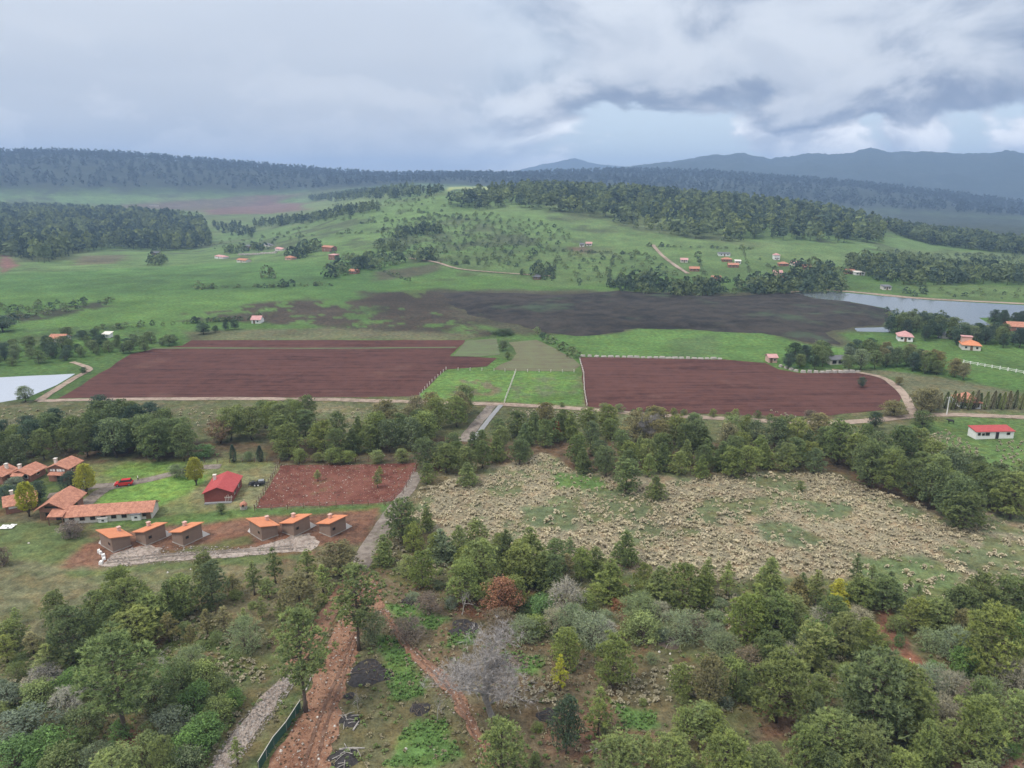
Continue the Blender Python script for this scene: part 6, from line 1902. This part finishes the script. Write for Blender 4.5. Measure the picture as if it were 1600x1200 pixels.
stone_wall('stone_row', 'crooked row of white stones beside the leftmost cabin', [(153, 861), (159, 867), (164, 871), (161, 877), (155, 884)], 0.9, 0.6, 'white')
stone_wall('stone_wall', 'low white stone wall along the top of right ploughed field', [(905, 556.5), (960, 558), (1040, 559.5), (1130, 561)], 2.2, 0.7, 'stone')
stone_wall('stone_wall', 'pale stone bank in front of the long shed', [(1250, 582), (1290, 582.5), (1345, 582)], 2.0, 1.0, 'stone')
stone_wall('stone_wall', 'pale stone bank left of the grove by the field hut', [(1216, 572), (1232, 577), (1248, 581)], 1.8, 1.0, 'stone')
stone_wall('stone_wall', 'white wall along the far left drive', [(372, 398.5), (400, 397.5), (432, 395.5)], 4.5, 1.6, 'stone')


# ------------------------------------------------------------------ vehicles, people, small things
def car(label, px, py, ang, paint):
    b = ground(px, py)
    o = empty('parked_car', b + np.array([0, 0, 0.06]), ang)
    tag(o, label, 'car')
    prof = [(-2.05, 0.45), (-2.08, 0.75), (-1.95, 0.98), (-1.0, 1.02), (1.0, 1.02), (1.75, 0.92), (2.05, 0.75), (2.08, 0.42), (1.6, 0.30), (-1.7, 0.30)]
    n = len(prof)
    m = MB()
    for w, y in ((0.80, -0.86), (0.80, 0.86)):
        pass
    vs = []
    for y, k in ((-0.86, 0.97), (-0.72, 1.0), (0.72, 1.0), (0.86, 0.97)):
        zz = 0.0
        vs += [(x * k, y, z * (1.0 if abs(y) < 0.8 else 0.97)) for x, z in prof]
    fs = [tuple(range(n))[::-1], tuple(range(3 * n, 4 * n))]
    for j in range(3):
        for i in range(n):
            i2 = (i + 1) % n
            fs.append((j * n + i, j * n + i2, (j + 1) * n + i2, (j + 1) * n + i))
    m.add(vs, fs); m.build('body', M[paint], o)
    cab = [(-1.85, 1.0), (-1.55, 1.50), (0.35, 1.54), (1.15, 1.0)]
    m = MB(); vs = [(x, -0.74 + (0.12 if z > 1.2 else 0), z) for x, z in cab] + [(x, 0.74 - (0.12 if z > 1.2 else 0), z) for x, z in cab]
    m.add(vs, [(3, 2, 1, 0), (4, 5, 6, 7), (0, 1, 5, 4), (1, 2, 6, 5), (2, 3, 7, 6), (3, 0, 4, 7)])
    m.build('cabin', M['glass'], o)
    m = MB(); m.box((-0.58, 0, 1.54), (2.0, 1.22, 0.07)); m.build('roof_panel', M[paint], o)
    for x in (-1.3, 1.3):
        for y in (-0.80, 0.80):
            t = MB(); t.tube([(x, y - 0.1, 0.32), (x, y + 0.1, 0.32)], 0.32, 16); w = t.build('wheel', M['rubber'], o)
            t = MB(); s = 1 if y > 0 else -1; t.tube([(x, y + s * 0.08, 0.32), (x, y + s * 0.115, 0.32)], 0.19, 12); t.build('rim', M['metal'], w)
    for y in (-0.58, 0.58):
        t = MB(); t.box((2.03, y, 0.72), (0.10, 0.34, 0.16)); t.build('headlight', M['white'], o)
        t = MB(); t.box((-2.04, y, 0.80), (0.10, 0.22, 0.30)); t.build('taillight', M['carred'], o)
    return o


car('red hatchback car parked on the ranch lane', 194, 758.5, math.radians(196), 'carred')


def skinned(name, verts, edges, radii, mats, pick, parent):
    me = bpy.data.meshes.new(name); me.from_pydata(verts, edges, [])
    tmp = bpy.data.objects.new(name, me); COL.objects.link(tmp)
    md = tmp.modifiers.new('skin', 'SKIN'); sub = tmp.modifiers.new('sub', 'SUBSURF'); sub.levels = 1; sub.render_levels = 1
    for v, r in zip(me.skin_vertices[0].data, radii):
        v.radius = r if hasattr(r, '__len__') else (r, r)
    me.skin_vertices[0].data[0].use_root = True
    dg = bpy.context.evaluated_depsgraph_get()
    out = bpy.data.meshes.new_from_object(tmp.evaluated_get(dg))
    out.name = name
    bpy.data.objects.remove(tmp)
    out.materials.clear()
    for mt in mats: out.materials.append(mt)
    for p in out.polygons:
        p.material_index = pick(p.center); p.use_smooth = True
    return link(name, out, None, parent)


M['skin'] = mat_plain('skin', (0.36, 0.20, 0.14), 0.6, 0.05)
M['trousers'] = mat_plain('dark_trousers', (0.03, 0.032, 0.04), 0.9)
M['hide'] = mat_plain('black_hide', (0.03, 0.027, 0.025), 0.7)


def person(px, py, ang):
    b = ground(px, py)
    o = empty('person', b + np.array([0, 0, 0.06]), ang)
    tag(o, 'person in white top and dark trousers walking on the lane behind the red car', 'person')
    v = [(0, 0, 0.92), (0, 0, 1.15), (0, 0, 1.40), (0.02, 0, 1.52), (0.03, 0, 1.64), (0.03, 0, 1.72),
         (0, 0.10, 0.86), (0.12, 0.10, 0.48), (0.10, 0.10, 0.08), (0.24, 0.11, 0.03), (0, -0.10, 0.86), (-0.06, -0.10, 0.48), (-0.20, -0.10, 0.09), (-0.07, -0.11, 0.03),
         (0, 0.20, 1.38), (-0.06, 0.26, 1.10), (0.05, 0.28, 0.86), (0.08, 0.28, 0.78), (0, -0.20, 1.38), (0.06, -0.26, 1.10), (0.18, -0.27, 0.88), (0.22, -0.27, 0.81)]
    e = [(0, 1), (1, 2), (2, 3), (3, 4), (4, 5), (0, 6), (6, 7), (7, 8), (8, 9), (0, 10), (10, 11), (11, 12), (12, 13), (2, 14), (14, 15), (15, 16), (16, 17), (2, 18), (18, 19), (19, 20), (20, 21)]
    r = [(0.13, 0.15), (0.12, 0.15), (0.12, 0.17), 0.055, 0.10, 0.08, 0.085, 0.06, 0.042, 0.04, 0.085, 0.06, 0.042, 0.04, 0.06, 0.045, 0.035, 0.03, 0.06, 0.045, 0.035, 0.03]

    def pick(c):
        if c.z > 1.66 or (c.z > 1.56 and c.x < 0.0): return 3
        if c.z > 1.47: return 2
        if abs(c.y) > 0.21 and c.z < 1.0: return 2
        return 0 if c.z > 0.92 else 1
    skinned('body', v, e, r, [M['white'], M['trousers'], M['skin'], M['black']], pick, o)


person(216, 752, math.radians(20))


def cow(px, py, ang, label):
    b = ground(px, py)
    o = empty('cow', b + np.array([0, 0, 0.02]), ang)
    tag(o, label, 'cow')
    v = [(-0.75, 0, 1.12), (-0.2, 0, 1.08), (0.45, 0, 1.12), (0.85, 0, 1.25), (1.15, 0, 1.38), (1.42, 0, 1.22), (-0.92, 0, 1.1), (-1.0, 0, 0.62)]
    e = [(0, 1), (1, 2), (2, 3), (3, 4), (4, 5), (0, 6), (6, 7)]
    r = [0.30, 0.36, 0.33, 0.2, 0.16, 0.10, 0.06, 0.03]
    for x, s in ((-0.72, -1), (0.5, 1)):
        for y in (-0.2, 0.2):
            k = len(v)
            v += [(x, y, 0.82), (x - 0.06 if s < 0 else x + 0.02, y, 0.45), (x - 0.0, y, 0.04)]
            e += [(0 if s < 0 else 2, k), (k, k + 1), (k + 1, k + 2)]
            r += [0.14, 0.075, 0.055]
    skinned('body', v, e, r, [M['hide']], lambda c: 0, o)


cow(1485, 662, math.radians(170), 'black cow standing left of the white red-roofed bungalow')

# flatbed trailer beside the red paddock
b = ground(402, 758)
o = empty('flatbed_trailer', b, math.radians(12)); tag(o, 'black flatbed trailer with loose metal load beside the red paddock', 'trailer')
m = MB(); m.box((0, 0, 0.62), (3.8, 1.7, 0.16)); m.box((2.4, 0, 0.58), (1.1, 0.12, 0.12)); m.build('frame', M['black'], o)
for y in (-0.8, 0.8):
    m = MB(); m.box((0, y, 0.98), (3.7, 0.06, 0.08)); m.box((-1.8, y, 0.84), (0.07, 0.06, 0.36)); m.box((0, y, 0.84), (0.07, 0.06, 0.36)); m.box((1.8, y, 0.84), (0.07, 0.06, 0.36)); m.build('side_rail', M['black'], o)
for x in (-0.45, 0.35):
    for y in (-0.95, 0.95):
        m = MB(); m.tube([(x, y - 0.11, 0.33), (x, y + 0.11, 0.33)], 0.33, 14); w = m.build('wheel', M['rubber'], o)
        m = MB(); s = 1 if y > 0 else -1; m.tube([(x, y + s * 0.09, 0.33), (x, y + s * 0.13, 0.33)], 0.2, 10); m.build('rim', M['white'], w)
m = MB(); m.box((1.0, 0.1, 0.95), (1.2, 1.1, 0.5)); m.box((1.0, 0.1, 1.22), (1.3, 1.2, 0.05)); m.build('crate', M['metal'], o)
m = MB(); m.tube([(-1.5, -0.3, 0.8), (0.2, 0.3, 0.95)], 0.09, 6); m.tube([(-1.4, 0.4, 0.8), (0.1, -0.2, 0.86)], 0.07, 6); m.box((-0.9, 0, 0.86), (0.8, 0.9, 0.3), 0.4); m.build('scrap', M['black'], o)

# clay oven
b = ground(381, 795)
o = empty('clay_oven', b, 0.2); tag(o, 'small orange-capped clay oven on pale base by the paddock corner', 'oven')
m = MB(); m.tube([(0, 0, 0), (0, 0, 0.9)], 0.8, 14); m.build('base', M['stone'], o)
m = MB(); m.tube([(0, 0, 0.9), (0, 0, 1.2), (0, 0, 1.5), (0, 0, 1.7), (0, 0, 1.78)], [0.85, 0.82, 0.62, 0.34, 0.1], 14); m.build('dome', M['tile'], o)
m = MB(); m.box((0, -0.82, 1.1), (0.42, 0.12, 0.4)); m.build('mouth', M['dark'], o)
m = MB(); m.tube([(0.2, 0.3, 1.5), (0.2, 0.3, 2.1)], 0.12, 8); m.build('flue', M['pinkwall'], o)

# power pole by the tiled house and the lattice pylon on the ridge
b = ground(1479, 648)
o = empty('utility_pole', b, 0.25); tag(o, 'white concrete power pole beside the dirt road', 'pole')
ph = height_for(b, 620)
m = MB(); m.tube([(0, 0, -0.3), (0, 0, ph)], [0.17, 0.10], 8); m.build('pole', M['white'], o)
m = MB(); m.box((0, 0, ph - 0.35), (1.9, 0.12, 0.14)); m.build('crossarm', M['concrete'], o)
for x in (-0.8, 0.0, 0.8):
    m = MB(); m.tube([(x, 0, ph - 0.28), (x, 0, ph - 0.02)], 0.06, 6); m.build('insulator', M['white'], o)
m = MB(); m.tube([(0.3, 0, ph - 1.9), (0.3, 0, ph - 1.1)], 0.26, 10); m.build('transformer', M['metal'], o)

b = ground(1341, 345)
o = empty('power_pylon', b, 0.5); tag(o, 'grey lattice power pylon on the far wooded ridge', 'pylon')
ph = max(24.0, min(40.0, height_for(b, 312)))
m = MB()
for sx in (-1, 1):
    for sy in (-1, 1):
        m.tube([(sx * 3.0, sy * 3.0, 0), (sx * 1.1, sy * 1.1, ph * 0.6), (sx * 0.7, sy * 0.7, ph)], 0.16, 4)
m.build('tower_legs', M['metal'], o)
m = MB()
for k in range(6):
    z0, z1 = ph * k / 6, ph * (k + 1) / 6
    w0 = np.interp(z0, [0, ph * .6, ph], [3.0, 1.1, 0.7]); w1 = np.interp(z1, [0, ph * .6, ph], [3.0, 1.1, 0.7])
    for s in (-1, 1):
        m.tube([(-w0, s * w0, z0), (w1, s * w1, z1)], 0.09, 4); m.tube([(w0, s * w0, z0), (-w1, s * w1, z1)], 0.09, 4)
        m.tube([(s * w0, -w0, z0), (s * w1, w1, z1)], 0.09, 4); m.tube([(s * w0, w0, z0), (s * w1, -w1, z1)], 0.09, 4)
m.build('bracing', M['metal'], o)
for z in (0.70, 0.83, 0.96):
    m = MB(); m.tube([(-5.5, 0, ph * z), (0, 0, ph * z + 0.7), (5.5, 0, ph * z)], 0.14, 4); m.tube([(-5.5, 0, ph * z), (5.5, 0, ph * z)], 0.10, 4); m.build('crossarm', M['metal'], o)
e1 = ground(1470, 375) + np.array([0, 0, 16.0])
pb = np.array(b)
o2 = empty('power_lines', b); tag(o2, 'thin power lines sagging from the far pylon down the ridge', 'power line')
for x, z in ((-5.5, 0.70), (5.5, 0.70), (-5.5, 0.83), (5.5, 0.83), (-5.5, 0.96), (5.5, 0.96)):
    s = np.array([x * math.cos(0.5), x * math.sin(0.5), ph * z]); t = e1 - pb + np.array([x, 0, (z - 0.83) * 20])
    m = MB(); m.tube([tuple(s * (1 - u) + t * u - np.array([0, 0, 14 * u * (1 - u)])) for u in np.linspace(0, 1, 12)], 0.05, 4, False); m.build('wire', M['metal'], o2)

# ------------------------------------------------------------------ things lying on the near ground
def heap(label, px, py, r, hgt, seed, name='burnt_heap', mat='ash', sticks=10, stick_mat='bark'):
    b = ground(px, py)
    rng = np.random.default_rng(seed)
    o = empty(name, b, rng.uniform(0, 6)); tag(o, label, 'heap' if name != 'rubble' else 'rubble', None)
    n, k = 9, 18
    V = [(0, 0, hgt)]
    for i in range(1, n + 1):
        for j in range(k):
            a = 2 * math.pi * j / k; q = i / n
            rr = r * q * (0.35 + 1.3 * fbm(math.cos(a) * 1.6 + seed, math.sin(a) * 1.6, seed, 3))
            z = hgt * (1 - q ** 1.4) * (0.35 + 1.1 * float(fbm(rr * math.cos(a) * 1.3 + seed, rr * math.sin(a) * 1.3, seed + 3, 3))) - 0.06 * q
            V.append((rr * math.cos(a), rr * math.sin(a), float(z)))
    Fc = [(0, 1 + j, 1 + (j + 1) % k) for j in range(k)]
    for i in range(n - 1):
        for j in range(k):
            a = 1 + i * k + j; b2 = 1 + i * k + (j + 1) % k
            Fc.append((a, a + k, b2 + k, b2))
    m = MB(); m.add(V, Fc); m.build('mound', M[mat], o)
    for s in range(sticks):
        a = rng.uniform(0, 6.28); q = rng.uniform(0.1, 0.95) * r; d = rng.uniform(0, 6.28); l = rng.uniform(0.4, 1.1) * min(r, 1.8)
        z = hgt * (1 - q / r) * 0.6 + 0.12
        m = MB(); m.tube([(q * math.cos(a) - l * math.cos(d) / 2, q * math.sin(a) - l * math.sin(d) / 2, z), (q * math.cos(a), q * math.sin(a), z + 0.12),
                          (q * math.cos(a) + l * math.cos(d) / 2, q * math.sin(a) + l * math.sin(d) / 2, z + 0.02)], [0.05, 0.045, 0.025], 5)
        m.build('stick', M[stick_mat], o)


heap('large black burnt heap on the grass beside the red track', 583, 1052, 3.6, 0.45, 1, sticks=14)
heap('small black burnt heap below the large one', 545, 1088, 1.0, 0.4, 2, sticks=6)
heap('black burnt heap beside the pale small tree', 654, 1108, 1.7, 0.5, 3, sticks=10)
heap('burnt heap with pale logs near the red track', 546, 1125, 1.4, 0.4, 4, sticks=9, stick_mat='bark_grey')
heap('burnt heap at the bottom edge between the red tracks', 538, 1182, 2.2, 0.4, 5, sticks=12, stick_mat='bark_grey')
heap('black burnt heap left of the dark solitary tree', 855, 1118, 1.6, 0.5, 6, sticks=10)
heap('dark brush heap behind the wide bare tree', 722, 982, 2.4, 0.5, 7, name='brush_heap', sticks=16)
heap('dark brush heap under the track fork', 640, 940, 1.6, 0.4, 8, name='brush_heap', sticks=12)
heap('brown brush heap right of the wide bare tree', 803, 1035, 2.0, 0.4, 10, name='brush_heap', mat='bark', sticks=14)
heap('pale brush heap at the foot of the grey bushes', 1050, 1004, 1.9, 0.4, 11, name='brush_heap', mat='bark', sticks=16, stick_mat='bark_grey')
heap('pale sand heap in front of the fifth cabin', 470, 846, 3.0, 0.8, 12, name='sand_heap', mat='gravel', sticks=0)
heap('grey rubble heap in front of the second cabin', 230, 861, 2.6, 0.5, 13, name='rubble', mat='gravel', sticks=0)

# fallen dead tree with pale boughs
cm, tm, h0, w0 = PROTO['snag'][0]
b = ground(222, 1042)
o = empty('fallen_tree', b + np.array([0, 0, 0.5]), math.radians(12)); tag(o, 'fallen dead tree with pale bare boughs behind the huge pine', 'dead tree')
q = link('branches', tm, None, o); q.rotation_euler = (0.25, math.radians(82), 0.3); q.scale = (1.1, 1.1, 1.15)
b = ground(180, 1108)
o = empty('fallen_tree', b + np.array([0, 0, 0.6]), math.radians(200)); tag(o, 'pale dead boughs lying at the foot of the huge pine', 'dead tree')
q = link('branches', PROTO['snag'][1][1], None, o); q.rotation_euler = (0.2, math.radians(76), 0.2); q.scale = (0.7, 0.7, 0.8)


def log(label, p0, p1, r, mat='bark_grey'):
    a, b = ground(*p0), ground(*p1)
    o = empty('log', a); tag(o, label, 'log')
    d = b - a; m = MB()
    s = np.array([0, 0, r])
    m.tube([tuple(s), tuple(d * 0.5 + s + np.array([0.05, 0.1, 0.06])), tuple(d + s)], [r, r * 0.85, r * 0.55], 7); m.build('stem', M[mat], o)
    m = MB(); m.tube([tuple(d * 0.55 + s), tuple(d * 0.7 + np.array([0.3, -0.4, 0.35]))], [r * 0.5, r * 0.2], 5); m.build('branch_stub', M[mat], o)


log('pale forked log on the burnt ground between the tracks', (552, 1142), (561, 1128), 0.13)
log('pale log across the heap at the bottom edge', (530, 1172), (570, 1170), 0.12)
log('leaning dead pole beside the tall leaning pine', (478, 1080), (487, 1056), 0.10)
log('pale log at the foot of the grey bushes', (995, 1010), (1010, 1001), 0.12)
log('pale fallen stem near the bottom edge right of centre', (915, 1176), (936, 1170), 0.09)

# stones on and beside the red track
STONES = ['at the top of the red track', 'on the grass edge by the tall trackside pine', 'on the upper part of the right-hand track', 'at the bend of the right-hand track', 'on the red track right of the net fence',
          'in the middle of the lower red track', 'beside the lower end of the net fence', 'on the red track near the bottom edge', 'on the left of the bright weeds at bottom', 'on the right of the bright weeds at bottom',
          'on the brown brush heap right of bare tree', 'on the narrow earth path at right', 'at the lower end of the right earth path', 'below the grey bushes, right one', 'below the grey bushes, left one', 'under the olive pines left of the lane',
          'on the meadow below the white plastic', 'below the gravel yard, leftmost', 'below the gravel yard, rightmost', 'below the gravel yard, between two others']
rng = random.Random(77)
st = None
for i, (px, py) in enumerate([(586, 914), (556, 998), (671, 1016), (679, 1049), (523, 1135), (496, 1122), (439, 1174), (498, 1187), (634, 1171), (679, 1171), (789, 1028), (1422, 1030), (1435, 1044), (1047, 1022), (1030, 1019), (352, 981), (45, 849), (170, 902), (298, 890), (262, 895)]):
    if st is None:
        mb = MB(); mb.add([(-0.5, -0.3, 0), (0.1, -0.45, 0), (0.5, -0.1, 0), (0.35, 0.4, 0), (-0.35, 0.35, 0), (-0.3, -0.15, 0.42), (0.15, -0.2, 0.5), (0.25, 0.15, 0.4), (-0.15, 0.2, 0.45)],
                          [(0, 1, 6, 5), (1, 2, 6), (2, 3, 7, 6), (3, 4, 8, 7), (4, 0, 5, 8), (5, 6, 7, 8)]); st = mb.mesh('loose_stone', M['offwhite'])
    b = ground(px, py)
    q = link('loose_stone', st, None); q.location = b + np.array([0, 0, 0.03]); q.rotation_euler = (0, 0, rng.uniform(0, 6)); s = rng.uniform(0.25, 0.5); q.scale = (s, s, s)
    tag(q, 'pale loose stone ' + STONES[i], 'stone', 'loose pale stones on the ground')
b = ground(12, 824)
o = empty('plastic_sheet', b, 0.1); tag(o, 'crumpled white plastic sheet on the grass at the left edge', 'plastic sheet')
m = MB(); n = 8
V = [(x * 0.42 - 1.5, y * 0.3 - 1.0, 0.08 + 0.3 * float(vnoise(x * 0.9, y * 0.9, 5))) for y in range(n) for x in range(n)]
m.add(V, [(y * n + x, y * n + x + 1, (y + 1) * n + x + 1, (y + 1) * n + x) for y in range(n - 1) for x in range(n - 1) if (x + y * 3) % 7])
q = m.build('sheet', M['white'], o); md = q.modifiers.new('thickness', 'SOLIDIFY'); md.thickness = 0.03

# ------------------------------------------------------------------ haze
def build_haze():
    mb = MB()
    top = TOP + 30                                    # just above the highest ridge
    mb.box((0, 4300, (top - 120) / 2), (19000, 9800, top + 120))
    m = bpy.data.materials.new('haze'); m.use_nodes = True
    t = NT(m.node_tree)
    v = t.n('ShaderNodeVolumePrincipled')
    v.inputs['Color'].default_value = (0.44, 0.65, 1.0, 1)
    v.inputs['Density'].default_value = HAZE
    v.inputs['Anisotropy'].default_value = 0.1
    o = t.n('ShaderNodeOutputMaterial'); t.t.links.new(v.outputs[0], o.inputs['Volume'])
    h = mb.build('haze', m)
    h['kind'] = 'stuff'
    h['label'] = 'pale blue haze filling the valley air'


HAZE = 1.75e-4
build_haze()
